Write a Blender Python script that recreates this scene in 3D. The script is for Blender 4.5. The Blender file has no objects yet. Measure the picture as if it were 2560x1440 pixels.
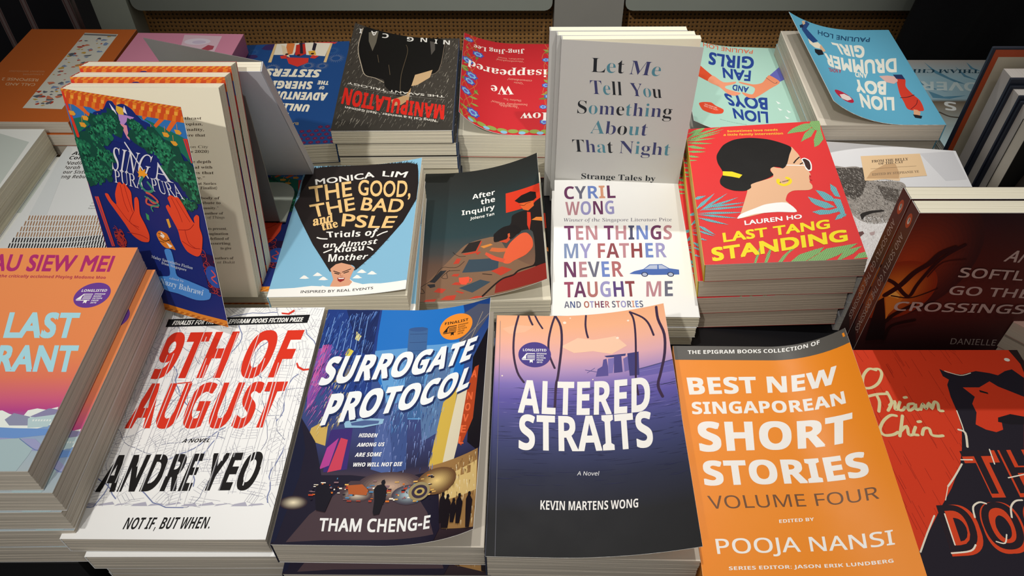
import bpy, math, os, random
from mathutils import Matrix, Vector, geometry
# ------------------------------------------------------------------ camera, world, lights, exposure
SC = bpy.context.scene
COL = SC.collection
CAM_Z = 1.295                      # metres above the floor; the table top is at 0.75
cam_data = bpy.data.cameras.new('camera')
cam_data.sensor_width = 36.0
cam_data.lens = 36.0 * 1934.0 / 2560.0
cam_data.clip_start = 0.02
cam = bpy.data.objects.new('camera', cam_data)
cam.location = (0, 0, CAM_Z)
cam.rotation_euler = (math.radians(90 - 45.3), 0, 0)
COL.objects.link(cam)
SC.camera = cam
SC.view_settings.view_transform = 'Standard'
SC.view_settings.look = 'None'
SC.view_settings.gamma = 1.0
SC.view_settings.exposure = 0.46
SC.view_settings.use_curve_mapping = False
world = bpy.data.worlds.new('shop_ambience')
SC.world = world
world.use_nodes = True
world.node_tree.nodes['Background'].inputs[0].default_value = (1.0, .97, .93, 1)
world.node_tree.nodes['Background'].inputs[1].default_value = 0.20
def lamp(name, loc, aim, power, radius, angle, color, blend=.5):
    d = bpy.data.lights.new(name, 'SPOT')
    d.energy = power; d.shadow_soft_size = radius; d.color = color
    d.spot_size = math.radians(angle); d.spot_blend = blend
    o = bpy.data.objects.new(name, d)
    o.location = loc
    o.rotation_euler = (Vector(aim) - Vector(loc)).to_track_quat('-Z', 'Y').to_euler()
    COL.objects.link(o)
    return o
WARM = (1.0, .97, .925)
lamp('track_spot_behind', (.22, 1.55, 2.72), (.19, .48, .80), 56, .022, 27, WARM, .75)
lamp('track_spot_above', (-.30, .12, 2.90), (-.08, .34, .82), 40, .025, 40, WARM, .9)
lamp('track_spot_front', (-.60, -.85, 2.45), (-.08, .78, .80), 58, .022, 30, WARM, 1.0)
lamp('added_cabinet_fill', (.5, -.3, 2.9), (.1, 1.08, .72), 60, .03, 24, WARM, 1.0)  # fill light added to brighten the cabinet and cane, not a shop lamp

# ------------------------------------------------------------------ helpers
def lin(c):
    if isinstance(c, int): c = ((c >> 16) & 255, (c >> 8) & 255, c & 255)
    return tuple((x / 255 / 12.92) if x <= 10 else ((x / 255 + .055) / 1.055) ** 2.4 for x in c)
def link(name, me, parent=None):
    o = bpy.data.objects.new(name, me)
    COL.objects.link(o)
    o.parent = parent
    return o
def tag(o, label=None, cat=None, group=None, kind=None):
    for k, v in (('label', label), ('category', cat), ('group', group), ('kind', kind)):
        if v: o[k] = v
    return o
def empty(name, M=None):
    o = link(name, None)
    if M is not None: o.matrix_world = M
    o.empty_display_size = .02
    return o
def dup(o, M, label, group=None, swap=None):
    """a copy of a thing with a copy of each of its parts"""
    c = o.copy(); COL.objects.link(c); c.matrix_world = M
    c['label'] = label
    if group: c['group'] = group
    for ch in list(o.children):
        d = ch.copy(); COL.objects.link(d); d.parent = c
        if swap and ch.name.split('.')[0] in swap: d.data = swap[ch.name.split('.')[0]]
        for g in ch.children:
            e = g.copy(); COL.objects.link(e); e.parent = d
    return c
class MB:
    """collects shapes into one mesh"""
    def __init__(s): s.v = []; s.f = []
    def box(s, x0, x1, y0, y1, z0, z1, bev=0):
        n = len(s.v)
        if bev <= 0:
            s.v += [(x, y, z) for z in (z0, z1) for x, y in ((x0, y0), (x1, y0), (x1, y1), (x0, y1))]
            s.f += [tuple(n + i for i in q) for q in ((3, 2, 1, 0), (4, 5, 6, 7), (0, 1, 5, 4), (1, 2, 6, 5), (2, 3, 7, 6), (3, 0, 4, 7))]
        else:
            lv = ((z0, bev), (z0 + bev, 0), (z1 - bev, 0), (z1, bev))
            for z, b in lv:
                s.v += [(x0 + b, y0 + b, z), (x1 - b, y0 + b, z), (x1 - b, y1 - b, z), (x0 + b, y1 - b, z)]
            s.f.append((n + 3, n + 2, n + 1, n)); s.f.append((n + 12, n + 13, n + 14, n + 15))
            for k in range(3):
                for i in range(4):
                    j = (i + 1) % 4
                    s.f.append((n + k * 4 + i, n + k * 4 + j, n + k * 4 + 4 + j, n + k * 4 + 4 + i))
        return s
    def prism(s, pts, axis, a, b):
        """extrude a 2-D outline along an axis (0 x, 1 y, 2 z)"""
        n = len(s.v); m = len(pts)
        for w in (a, b):
            for p, q in pts:
                s.v.append(((w, p, q), (p, w, q), (p, q, w))[axis])
        s.f.append(tuple(range(n + m - 1, n - 1, -1))); s.f.append(tuple(range(n + m, n + 2 * m)))
        for i in range(m):
            j = (i + 1) % m
            s.f.append((n + i, n + j, n + m + j, n + m + i))
        return s
    def build(s, name, mat, parent=None):
        me = bpy.data.meshes.new(name)
        me.from_pydata(s.v, [], s.f); me.materials.append(mat); me.update()
        return link(name, me, parent)

# ------------------------------------------------------------------ materials (all node based)
def new_mat(name):
    m = bpy.data.materials.new(name); m.use_nodes = True
    return m, m.node_tree.nodes, m.node_tree.links, m.node_tree.nodes['Principled BSDF']
def plain(name, col, rough=.5, noise=0.0, scale=60, metal=0.0, bump=0.0):
    m, n, l, p = new_mat(name)
    c = lin(col)
    p.inputs['Roughness'].default_value = rough; p.inputs['Metallic'].default_value = metal
    p.inputs['Base Color'].default_value = (*c, 1)
    if noise or bump:
        t = n.new('ShaderNodeTexCoord'); x = n.new('ShaderNodeTexNoise'); x.inputs['Scale'].default_value = scale; x.inputs['Detail'].default_value = 5
        l.new(t.outputs['Object'], x.inputs['Vector'])
        r = n.new('ShaderNodeMix'); r.data_type = 'RGBA'
        r.inputs[6].default_value = (*[q * (1 - noise) for q in c], 1); r.inputs[7].default_value = (*[min(1, q * (1 + noise)) for q in c], 1)
        l.new(x.outputs['Fac'], r.inputs[0]); l.new(r.outputs[2], p.inputs['Base Color'])
        if bump:
            b = n.new('ShaderNodeBump'); b.inputs['Strength'].default_value = bump; b.inputs['Distance'].default_value = .001
            l.new(x.outputs['Fac'], b.inputs['Height']); l.new(b.outputs['Normal'], p.inputs['Normal'])
    return m
def printed(name, rough, spec=.4):
    """ink on card: the colour of every printed shape is stored in the 'ink' attribute"""
    m, n, l, p = new_mat(name)
    a = n.new('ShaderNodeAttribute'); a.attribute_name = 'ink'
    l.new(a.outputs['Color'], p.inputs['Base Color'])
    t = n.new('ShaderNodeTexCoord'); x = n.new('ShaderNodeTexNoise'); x.inputs['Scale'].default_value = 45
    l.new(t.outputs['Object'], x.inputs['Vector'])
    r = n.new('ShaderNodeMapRange'); r.inputs['To Min'].default_value = rough * .85; r.inputs['To Max'].default_value = rough * 1.15
    l.new(x.outputs['Fac'], r.inputs['Value']); l.new(r.outputs['Result'], p.inputs['Roughness'])
    p.inputs['Specular IOR Level'].default_value = spec
    return m
def paper(name, col):
    """page edges: fine irregular lines along the thickness of the block"""
    m, n, l, p = new_mat(name)
    c = lin(col)
    t = n.new('ShaderNodeTexCoord'); mp = n.new('ShaderNodeMapping'); mp.inputs['Scale'].default_value = (4, 4, 1100)
    x = n.new('ShaderNodeTexNoise'); x.inputs['Scale'].default_value = 1.0; x.inputs['Detail'].default_value = 4; x.inputs['Roughness'].default_value = .7
    l.new(t.outputs['Object'], mp.inputs['Vector']); l.new(mp.outputs['Vector'], x.inputs['Vector'])
    r = n.new('ShaderNodeValToRGB')
    r.color_ramp.elements[0].position = .3; r.color_ramp.elements[0].color = (*[q * .84 for q in c], 1)
    r.color_ramp.elements[1].position = .6; r.color_ramp.elements[1].color = (*c, 1)
    l.new(x.outputs['Fac'], r.inputs['Fac']); l.new(r.outputs['Color'], p.inputs['Base Color'])
    b = n.new('ShaderNodeBump'); b.inputs['Strength'].default_value = .25; b.inputs['Distance'].default_value = .0003
    l.new(x.outputs['Fac'], b.inputs['Height']); l.new(b.outputs['Normal'], p.inputs['Normal'])
    p.inputs['Roughness'].default_value = .85; p.inputs['Specular IOR Level'].default_value = .15
    return m
def cane(name):
    """open-weave cane webbing: brown strands around rows of dark holes"""
    m, n, l, p = new_mat(name)
    t = n.new('ShaderNodeTexCoord'); mp = n.new('ShaderNodeMapping'); mp.inputs['Scale'].default_value = (150, 150, 150)
    l.new(t.outputs['Object'], mp.inputs['Vector'])
    v = n.new('ShaderNodeTexVoronoi'); v.inputs['Scale'].default_value = 1.0; v.inputs['Randomness'].default_value = .12
    l.new(mp.outputs['Vector'], v.inputs['Vector'])
    r = n.new('ShaderNodeValToRGB')
    r.color_ramp.elements[0].position = .20; r.color_ramp.elements[0].color = (*lin(0x3a2714), 1)
    r.color_ramp.elements[1].position = .30; r.color_ramp.elements[1].color = (*lin(0x9a6f3c), 1)
    l.new(v.outputs['Distance'], r.inputs['Fac'])
    w = n.new('ShaderNodeTexNoise'); w.inputs['Scale'].default_value = 9
    l.new(t.outputs['Object'], w.inputs['Vector'])
    x = n.new('ShaderNodeMix'); x.data_type = 'RGBA'; x.blend_type = 'MULTIPLY'; x.inputs[0].default_value = .6
    l.new(r.outputs['Color'], x.inputs[6]); l.new(w.outputs['Color'], x.inputs[7])
    l.new(r.outputs['Color'], p.inputs['Base Color'])
    b = n.new('ShaderNodeBump'); b.inputs['Strength'].default_value = .5; b.inputs['Distance'].default_value = .002
    l.new(v.outputs['Distance'], b.inputs['Height']); l.new(b.outputs['Normal'], p.inputs['Normal'])
    p.inputs['Roughness'].default_value = .6
    return m
MATTE = printed('matte_print', .6, .15); SATIN = printed('satin_print', .42, .2); GLOSS = printed('gloss_print', .24, .3)
CREAM = paper('cream_pages', 0xeae3cd); WHITE = paper('white_pages', 0xe6e4dc); GREY = paper('grey_pages', 0xd2c9ba); BUFF = paper('buff_pages', 0xc9b9a6)
def card(col, rough=.5):
    k = 'card_%06x' % col
    return bpy.data.materials.get(k) or plain(k, col, rough, noise=.03, scale=120)

# ------------------------------------------------------------------ lettering (Blender's own bundled fonts, built-in font if they are missing)
FONTS = {}
def font_file():
    try:
        d = bpy.utils.system_resource('DATAFILES', path='fonts')
        return bpy.data.fonts.load(os.path.join(d, 'NotoSansMath-Regular.woff2'))
    except Exception:
        return None
MATHF = font_file()
RANGES = {'b': (0x1d5d4, 0x1d5ee, 0x1d7ec), 'r': (0x1d5a0, 0x1d5ba, 0x1d7e2), 'i': (0x1d63c, 0x1d656, 0x1d7ec), 'sb': (0x1d400, 0x1d41a, 0x1d7ce), 'si': (0x1d434, 0x1d44e, 0x1d7ce)}
def encode(t, f):
    if f == 'g' or MATHF is None: return t
    up, lo, dg = RANGES[f]
    r = ''
    for ch in t:
        if 'A' <= ch <= 'Z': r += chr(up + ord(ch) - 65)
        elif 'a' <= ch <= 'z': r += 'ℎ' if (f == 'si' and ch == 'h') else chr(lo + ord(ch) - 97)
        elif '0' <= ch <= '9': r += chr(dg + ord(ch) - 48)
        else: r += ch
    return r
GL = {}
def raw_text(t, f, b, multi):
    c = bpy.data.curves.new('lettering', 'FONT')
    c.body = encode(t, f); c.size = 1.0; c.offset = min(b, 0); c.resolution_u = 4
    if b > 0: c.space_character = 1 + 1.6 * b
    if f != 'g' and MATHF: c.font = MATHF
    if f == 'si': c.shear = -.18
    if multi:
        for i in range(len(c.body_format)): c.body_format[i].material_index = i
        for i in range(len(t)): c.materials.append(None)
    o = bpy.data.objects.new('lettering', c); COL.objects.link(o)
    dg = bpy.context.evaluated_depsgraph_get()
    e = o.evaluated_get(dg); me = e.to_mesh()
    me.calc_loop_triangles()
    vs = [(v.co.x, v.co.y) for v in me.vertices]
    ts = [(tuple(q.vertices), q.material_index) for q in me.loop_triangles]
    if b > 0:                                            # heavier weight: the outline thickened all round
        n = len(vs); base_v, base_t = list(vs), list(ts)
        for k in range(4):
            dx, dy = ((b, b), (-b, b), (-b, -b), (b, -b))[k]
            vs += [(x + dx, y + dy) for x, y in base_v]
            ts += [(tuple(i + n * (k + 1) for i in q), m) for q, m in base_t]
    e.to_mesh_clear()
    bpy.data.objects.remove(o); bpy.data.curves.remove(c)
    return vs, ts
def glyphs(t, f, b, multi=False):
    k = (t, f, b, multi)
    if k not in GL:
        vs, ts = raw_text(t, f, b, multi)
        if ('H', f, b) not in GL:
            hv, _ = raw_text('H', f, b, False)
            GL[('H', f, b)] = max(v[1] for v in hv)
        cap = GL[('H', f, b)]
        x0 = min(v[0] for v in vs); x1 = max(v[0] for v in vs)
        GL[k] = ([((x - x0) / (x1 - x0), y / cap) for x, y in vs], ts)
    return GL[k]

# ------------------------------------------------------------------ printed artwork: flat shapes in millimetres on the cover, x from the spine, y from the foot
JIT = random.Random(99)
class Art:
    def __init__(s, W, L): s.W = W; s.L = L; s.items = []; s.lv = 1; s.stops = [(0, 0xffffff), (L, 0xffffff)]
    def bg(s, stops): s.stops = stops
    def add(s, verts, tris, cols, k=1, hs=None):
        if hs is None: hs = [JIT.uniform(0, .7)] * len(verts)   # a hair of height between shapes of one layer
        x0 = min(v[0] for v in verts); x1 = max(v[0] for v in verts); y0 = min(v[1] for v in verts); y1 = max(v[1] for v in verts)
        if k: s.lv = 1 + max([i[3] for i in s.items if i[4] < x1 and i[5] > x0 and i[6] < y1 and i[7] > y0], default=0)
        s.items.append((verts, tris, cols, s.lv, x0, x1, y0, y1, hs))
    def P(s, xy, c, k=1, s_=0):
        p = [(xy[i], xy[i + 1]) for i in range(0, len(xy), 2)]
        if s_:                                            # rounded outline through the given points
            n = len(p); o = []
            for i in range(n):
                a, b, d, e = p[i - 1], p[i], p[(i + 1) % n], p[(i + 2) % n]
                for j in range(4):
                    u = j / 4
                    o.append(tuple(.5 * (2 * b[m] + .8 * (d[m] - a[m]) * u + (2 * .8 * a[m] - (6 - .8 * 1) * b[m] + (6 - 2 * .8) * d[m] - .8 * e[m]) * u * u + (-.8 * a[m] + (4 - .8) * b[m] - (4 - .8) * d[m] + .8 * e[m]) * u ** 3) for m in (0, 1)))
            p = o
        t = geometry.tessellate_polygon([[Vector((a, b, 0)) for a, b in p]])
        s.add(p, [tuple(q) for q in t], [lin(c)] * len(p), k)
    def many(s, polys, c, k=1):
        v = []; t = []; hs = []
        for p in polys:
            n = len(v); v += p; hs += [JIT.uniform(0, .8)] * len(p)
            t += [(n, n + i, n + i + 1) for i in range(1, len(p) - 1)]
        s.add(v, t, [lin(c)] * len(v), k, hs)
    def strip(s, p, w):
        out = []
        for i in range(len(p)):
            a = p[max(0, i - 1)]; b = p[min(len(p) - 1, i + 1)]
            d = math.hypot(b[0] - a[0], b[1] - a[1]) or 1
            nx, ny = -(b[1] - a[1]) / d * w / 2, (b[0] - a[0]) / d * w / 2
            out.append(((p[i][0] + nx, p[i][1] + ny), (p[i][0] - nx, p[i][1] - ny)))
        return [[out[i][0], out[i][1], out[i + 1][1], out[i + 1][0]] for i in range(len(p) - 1)]
    def N(s, xy, w, c, k=1):
        p = [(xy[i], xy[i + 1]) for i in range(0, len(xy), 2)]
        if len(p) > 2:                                   # smooth the stroke
            q = []
            for i in range(len(p) - 1):
                a = p[max(0, i - 1)]; b = p[i]; d = p[i + 1]; e = p[min(len(p) - 1, i + 2)]
                for j in range(4):
                    u = j / 4
                    q.append(tuple(.5 * (2 * b[m] + (d[m] - a[m]) * u + (2 * a[m] - 5 * b[m] + 4 * d[m] - e[m]) * u * u + (3 * b[m] - a[m] - 3 * d[m] + e[m]) * u ** 3) for m in (0, 1)))
            p = q + [p[-1]]
        polys = s.strip(p, w)
        for e in (p[0], p[-1]): polys.append([(e[0] + w / 2 * math.cos(i * .785), e[1] + w / 2 * math.sin(i * .785)) for i in range(8)])
        s.many(polys, c, k)
    def E(s, x, y, rx, ry, c, k=1):
        s.many([[(x + rx * math.cos(i * math.pi / 20), y + ry * math.sin(i * math.pi / 20)) for i in range(40)]], c, k)
    def T(s, t, q, c, f='b', b=0.0, k=1):
        multi = isinstance(c, list)
        vs, ts = glyphs(t, f, b, multi)
        if len(q) == 6: q = q + [q[2] + q[4] - q[0], q[3] + q[5] - q[1]]
        def mp(u, w):
            return tuple((1 - u) * (1 - w) * q[m] + u * (1 - w) * q[2 + m] + (1 - u) * w * q[4 + m] + u * w * q[6 + m] for m in (0, 1))
        m = max(1, len(vs) // (5 if b > 0 else 1))
        hs = [.8 - .18 * (i // m) for i in range(len(vs))]
        if not multi:
            s.add([mp(*v) for v in vs], [a for a, _ in ts], [lin(c)] * len(vs), k, hs)
        else:
            cols = [lin(c[0])] * len(vs)
            for a, mi in ts:
                for i in a: cols[i] = lin(c[min(mi, len(c) - 1)])
            s.add([mp(*v) for v in vs], [a for a, _ in ts], cols, k, hs)
    def badge(s, x, y, r, word, year, c, tc):
        s.E(x, y, r, r, c)
        def t(a, x0, x1, yb, h, f='b'): s.T(a, [x + x0 * r, y + yb * r, x + x1 * r, y + yb * r, x + x0 * r, y + (yb + h) * r], tc, f, k=0)
        s.lv += 1
        t(word, -.72, .72, .26, .2)
        for i, w in enumerate(('EPIGRAM', 'BOOKS', 'FICTION', 'PRIZE', year)): t(w, .12, (.72, .56, .66, .52, .46)[i], .02 - i * .17, .11)
        def g(*p): s.P([v for a, b in p for v in (x + a * r, y + b * r)], tc, k=0)
        g((-.8, -.35), (-.5, .1), (.02, .1), (.02, .04), (-.44, .04), (-.52, -.08), (-.52, -.35))
        for i in range(3): g((-.46, -.04 - i * .11), (.02, -.04 - i * .11), (.02, -.09 - i * .11), (-.46, -.09 - i * .11))
        g((-.8, -.38), (.0, -.38), (.0, -.44), (-.74, -.44)); g((-.3, -.44), (-.12, -.44), (-.12, -.66), (-.21, -.58), (-.3, -.66))

def bend_fn(W, L, T, bend):
    """maps a point of the cover (u, v metres, h above the sheet) to the book's own coordinates, with the cover lifted or curled"""
    if not bend: return lambda u, v, h: (u - W / 2, v - L / 2, T + h)
    a0, u0, cn, cf, p = bend
    cache = {}
    N, NV = 26, 20
    def table(j):
        if j not in cache:
            xs = [0.0]; zs = [0.0]; th = []
            for i in range(N):
                t = max(0.0, ((i + .5) / N - u0) / (1 - u0)) ** p
                a = math.radians(a0 + (cn + (cf - cn) * j / NV) * t)
                xs.append(xs[-1] + math.cos(a) * W / N); zs.append(zs[-1] + math.sin(a) * W / N); th.append(a)
            cache[j] = (xs, zs, [th[0]] + [(th[i] + th[i + 1]) / 2 for i in range(N - 1)] + [th[-1]])
        return cache[j]
    def row(j, s):
        xs, zs, th = table(j); i = min(int(s), N - 1); r = s - i
        return xs[i] + (xs[i + 1] - xs[i]) * r, zs[i] + (zs[i + 1] - zs[i]) * r, th[i] + (th[i + 1] - th[i]) * r
    def f(u, v, h):
        s = min(max(u / W, 0), 1) * N; q = min(max(v / L, 0), 1) * NV; j = min(int(q), NV - 1); r = q - j
        x0, z0, t0 = row(j, s); x1, z1, t1 = row(j + 1, s)
        x, z, a = x0 + (x1 - x0) * r, z0 + (z1 - z0) * r, t0 + (t1 - t0) * r
        return (x - math.sin(a) * h - W / 2, v - L / 2, T + z + math.cos(a) * h)
    return f
def clip(poly, ax, lo, hi):
    for val, sgn in ((lo, 1), (hi, -1)):
        out = []
        for i in range(len(poly)):
            a = poly[i]; b = poly[(i + 1) % len(poly)]
            da = (a[0][ax] - val) * sgn; db = (b[0][ax] - val) * sgn
            if da >= 0: out.append(a)
            if (da >= 0) != (db >= 0):
                t = da / (da - db)
                out.append((tuple(a[0][m] + (b[0][m] - a[0][m]) * t for m in (0, 1)), tuple(a[1][m] + (b[1][m] - a[1][m]) * t for m in (0, 1, 2))))
        poly = out
        if len(poly) < 3: return []
    return poly
STEP = 2e-5
def cover_mesh(name, art, T, bend, mat, inside=0xeeece6, thick=.00035):
    """one mesh: the card of the front cover with every printed shape lying on it"""
    W, L = art.W / 1000, art.L / 1000
    F = bend_fn(W, L, T, bend)
    V = []; FC = []; CO = []; NO = []
    def nrm(u, v, sg=1):
        a, b = F(u, v, 0), F(u, v, .001)
        return tuple((q - p) * 1000 * sg for p, q in zip(a, b))
    us = [W * i / 26 for i in range(27)] if bend else [0, W]
    ys = sorted(set([0, art.L] + [min(max(y, 0), art.L) for y, _ in art.stops] + ([art.L * i / 20 for i in range(21)] if bend else [])))
    st = sorted(art.stops)
    def col_at(y):
        if y <= st[0][0]: return lin(st[0][1])
        for (ya, ca), (yb, cb) in zip(st, st[1:]):
            if y <= yb:
                t = (y - ya) / max(yb - ya, 1e-6); a, b = lin(ca), lin(cb)
                return tuple(a[m] + (b[m] - a[m]) * t for m in (0, 1, 2))
        return lin(st[-1][1])
    nu = len(us); ic = lin(inside)
    for hh, cf in ((0, None), (-thick, ic)):
        for y in ys:
            for u in us: V.append(F(u, y / 1000, hh)); CO.append(cf or col_at(y)); NO.append(nrm(u, y / 1000, -1 if cf else 1))
    nb = nu * len(ys)
    for j in range(len(ys) - 1):
        for i in range(nu - 1):
            a = j * nu + i
            FC.append((a, a + 1, a + nu + 1, a + nu)); FC.append((nb + a + nu, nb + a + nu + 1, nb + a + 1, nb + a))
    per = [i for i in range(nu)] + [j * nu + nu - 1 for j in range(1, len(ys))] + [(len(ys) - 1) * nu + i for i in range(nu - 2, -1, -1)] + [j * nu for j in range(len(ys) - 2, 0, -1)]
    ec = lin(0xf0eee8)
    n = len(V)
    for i in per: V.append(V[i]); CO.append(ec); NO.append(NO[i])
    for i in per: V.append(V[nb + i]); CO.append(ec); NO.append(NO[i])
    m = len(per)
    for i in range(m):
        j = (i + 1) % m
        FC.append((n + i, n + m + i, n + m + j, n + j))
    gx = [art.W * i / 26 for i in range(27)] if bend else [0, art.W]
    gy = [art.L * i / 20 for i in range(21)] if bend else [0, art.L]
    for verts, tris, cols, lv, _a, _b, _c, _d, hs in art.items:
        hs = [2e-5 + (lv + q) * STEP for q in hs]
        inside_all = all(0 <= x <= art.W and 0 <= y <= art.L for x, y in verts)
        if not bend and inside_all:
            n = len(V)
            V += [F(x / 1000, y / 1000, h) for (x, y), h in zip(verts, hs)]; CO += cols
            for t in tris:
                a, b, c = (verts[i] for i in t)
                ar = (b[0] - a[0]) * (c[1] - a[1]) - (b[1] - a[1]) * (c[0] - a[0])
                FC.append(tuple(n + i for i in (t if ar > 0 else t[::-1])))
            continue
        for t in tris:
            a, b, c = (verts[i] for i in t)
            ar = (b[0] - a[0]) * (c[1] - a[1]) - (b[1] - a[1]) * (c[0] - a[0])
            if abs(ar) < 1e-9: continue
            if ar < 0: t = t[::-1]
            base = [(verts[i], cols[i]) for i in t]; h = hs[t[0]]
            x0 = min(p[0][0] for p in base); x1 = max(p[0][0] for p in base); y0 = min(p[0][1] for p in base); y1 = max(p[0][1] for p in base)
            for i in range(len(gx) - 1):
                if gx[i + 1] <= x0 or gx[i] >= x1: continue
                px = base if gx[i] <= x0 and x1 <= gx[i + 1] else clip(base, 0, gx[i], gx[i + 1])
                if not px: continue
                for j in range(len(gy) - 1):
                    if gy[j + 1] <= y0 or gy[j] >= y1: continue
                    q = px if gy[j] <= y0 and y1 <= gy[j + 1] else clip(px, 1, gy[j], gy[j + 1])
                    if len(q) < 3: continue
                    n = len(V)
                    for (x, y), cc in q: V.append(F(x / 1000, y / 1000, h)); CO.append(cc); NO.append(nrm(x / 1000, y / 1000))
                    FC.append(tuple(range(n, n + len(q))))
    me = bpy.data.meshes.new(name)
    me.from_pydata(V, [], FC); me.materials.append(mat)
    if bend:                                             # smooth shading along the curl
        me.polygons.foreach_set('use_smooth', [True] * len(FC))
        me.normals_split_custom_set_from_vertices(NO)
    at = me.color_attributes.new('ink', 'FLOAT_COLOR', 'POINT')
    flat = []
    for c in CO: flat += [c[0], c[1], c[2], 1.0]
    at.data.foreach_set('color', flat)
    me.update()
    return me
def page_mesh(W, L, T, mat, seed=1, gap=.0008):
    """a block of paper built of gathered sections whose edges do not quite line up"""
    rnd = random.Random(seed)
    n = max(6, int(T / .0011)); z0 = .0004; z1 = T - .0006
    V = []; FC = []
    for k in range(n):
        a = z0 + (z1 - z0) * k / n; b = z0 + (z1 - z0) * (k + 1) / n
        jx = rnd.uniform(-.0003, .0001); jy = rnd.uniform(-.0002, .0001); jf = rnd.uniform(-.0002, .0001)
        for z in (a, b): V += [(-W / 2 + gap, -L / 2 - jy, z), (W / 2 + jx - .0002, -L / 2 - jf, z), (W / 2 + jx - .0002, L / 2 + jf, z), (-W / 2 + gap, L / 2 + jy, z)]
    for r in range(2 * n - 1):
        for i in range(4):
            j = (i + 1) % 4
            FC.append((r * 4 + i, r * 4 + j, r * 4 + 4 + j, r * 4 + 4 + i))
    FC.append((3, 2, 1, 0)); m = (2 * n - 1) * 4; FC.append((m, m + 1, m + 2, m + 3))
    me = bpy.data.meshes.new('page_block')
    me.from_pydata(V, [], FC); me.materials.append(mat); me.update()
    return me

# ------------------------------------------------------------------ drawing aids for busy covers
R = random.Random(7)
def inside(x, y, p):
    c = False; j = len(p) - 1
    for i in range(len(p)):
        if (p[i][1] > y) != (p[j][1] > y) and x < (p[j][0] - p[i][0]) * (y - p[i][1]) / (p[j][1] - p[i][1]) + p[i][0]: c = not c
        j = i
    return c
def pairs(l): return [(l[i], l[i + 1]) for i in range(0, len(l), 2)]
def streets(A):
    r = random.Random(3); thin = []; mid = []; blue = []
    def seg(x, y, X, Y, w, lst):
        d = math.hypot(X - x, Y - y)
        if d < .5 or min(y, Y) < 22: return
        lst += A.strip([(x, y), (X, Y)], w)
    for gx in range(11):
        for gy in range(14):
            cx, cy, an, s = gx * 13 + r.uniform(-5, 5), 26 + gy * 13 + r.uniform(-5, 5), r.uniform(0, 3.1), r.uniform(5, 9)
            ca, sa = math.cos(an), math.sin(an); sp = r.uniform(1.7, 3)
            for i in range(-2, 3):
                o = i * sp + r.uniform(-.3, .3); a, b = -s * r.uniform(.4, 1), s * r.uniform(.4, 1)
                seg(cx + ca * a - sa * o, cy + sa * a + ca * o, cx + ca * b - sa * o, cy + sa * b + ca * o, .22, thin)
                if i % 2: seg(cx - sa * a + ca * o * 1.6, cy + ca * a + sa * o * 1.6, cx - sa * b * .7 + ca * o * 1.6, cy + ca * b * .7 + sa * o * 1.6, .2, thin)
    for _ in range(34):
        x, y, an = r.uniform(0, 130), r.uniform(26, 198), r.uniform(0, 6.28); p = [(x, y)]
        for i in range(9):
            an += r.uniform(-.45, .45); x += math.cos(an) * 5; y += math.sin(an) * 5; p.append((x, max(22, y)))
        (mid if _ % 3 else blue).extend(A.strip(p, .38 if _ % 3 else .75))
    A.many([q for q in thin], 0x9c9caa); A.many(mid, 0x7c8098); A.many(blue, 0x7d86ac)
    A.many([[(4 + i * 11, 23), (15 + i * 11, 23 + (i % 3)), (13 + i * 11, 25 + (i % 2)), (6 + i * 11, 24.5)] for i in range(11)], 0xb4b2c2, k=0)
def slices(A):
    r = random.Random(5); wh = []; gy = []; x = 3
    while x < 128:
        x += r.uniform(2.2, 6.5); t = r.uniform(-1.5, 1.5); a, b = r.uniform(22, 60), r.uniform(140, 181)
        wh.append([(x, a), (x + r.uniform(.25, .7), a), (x + t + .4, b), (x + t, b)])
        gy.append([(x + .7, a), (x + .85, a), (x + t + .75, b), (x + t + .6, b)])
    A.many(wh, 0xf6f6f4); A.many(gy, 0xa8a8b4)
def citylights(A, x0, y0, x1, y1):
    r = random.Random(4)
    for c in (0xd8742a, 0xe8e0d0, 0x4a8ab8, 0xb8402a, 0xe0b060, 0x8a6a70, 0x241c28):
        A.many([[(x, y), (x + w, y), (x + w, y + h), (x, y + h)] for x, y, w, h in [(r.uniform(x0, x1), y1 + abs(r.gauss(.5, .25)) * (y0 - y1), r.uniform(.5, 3.2), r.uniform(.4, 1.3)) for _ in range(22)]], c)
def waves(A):
    r = random.Random(8)
    for c in (0x3a3c6c, 0x7a74b0, 0x2c2e4c):
        l = []
        for _ in range(150):
            x = r.uniform(0, 128); w = r.uniform(4, 20); y = r.uniform(48, 128)
            if c == 0x7a74b0 and y < 92: continue
            if c == 0x3a3c6c and y < 75: continue
            l.append([(x, y), (x + w * .5, y - .22), (min(130, x + w), y), (x + w * .5, y + .2)])
        A.many(l, c)
def scratches(A):
    r = random.Random(9); l = []
    for _ in range(120):
        x = r.uniform(2, 95); y = r.uniform(10, 196); d = r.uniform(6, 26)
        l.append([(x, y), (x + .25, y), (x - .12 * d + .2, y + d), (x - .12 * d, y + d)])
    A.many([[(a, min(b, 198)) for a, b in q] for q in l], 0x8f1d12)
def band(A, f0, f1, n, c1, c2, c3):
    y0, y1, W = f0 * A.L, f1 * A.L, A.W
    A.many([[(0, y0), (W, y0), (W, y1), (0, y1)]], c1)
    w = W / n; h = (y1 - y0) / 2
    A.many([[(i * w, y0), (i * w + w * .55, y0), (i * w + w * .8, y0 + h), (i * w + w * .25, y0 + h)] for i in range(n)] + [[(i * w + w * .4, y0 + h), (min(W, i * w + w), y0 + h), (min(W, i * w + w * 1.2), y1), (i * w + w * .7, y1)] for i in range(n)], c2)
    A.many([[(i * w, y0 + h), (i * w + w * .4, y0 + h), (i * w + w * .5, y0 + h * 1.6), (i * w + w * .1, y0 + h * 1.6)] for i in range(n)], c3)
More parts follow.
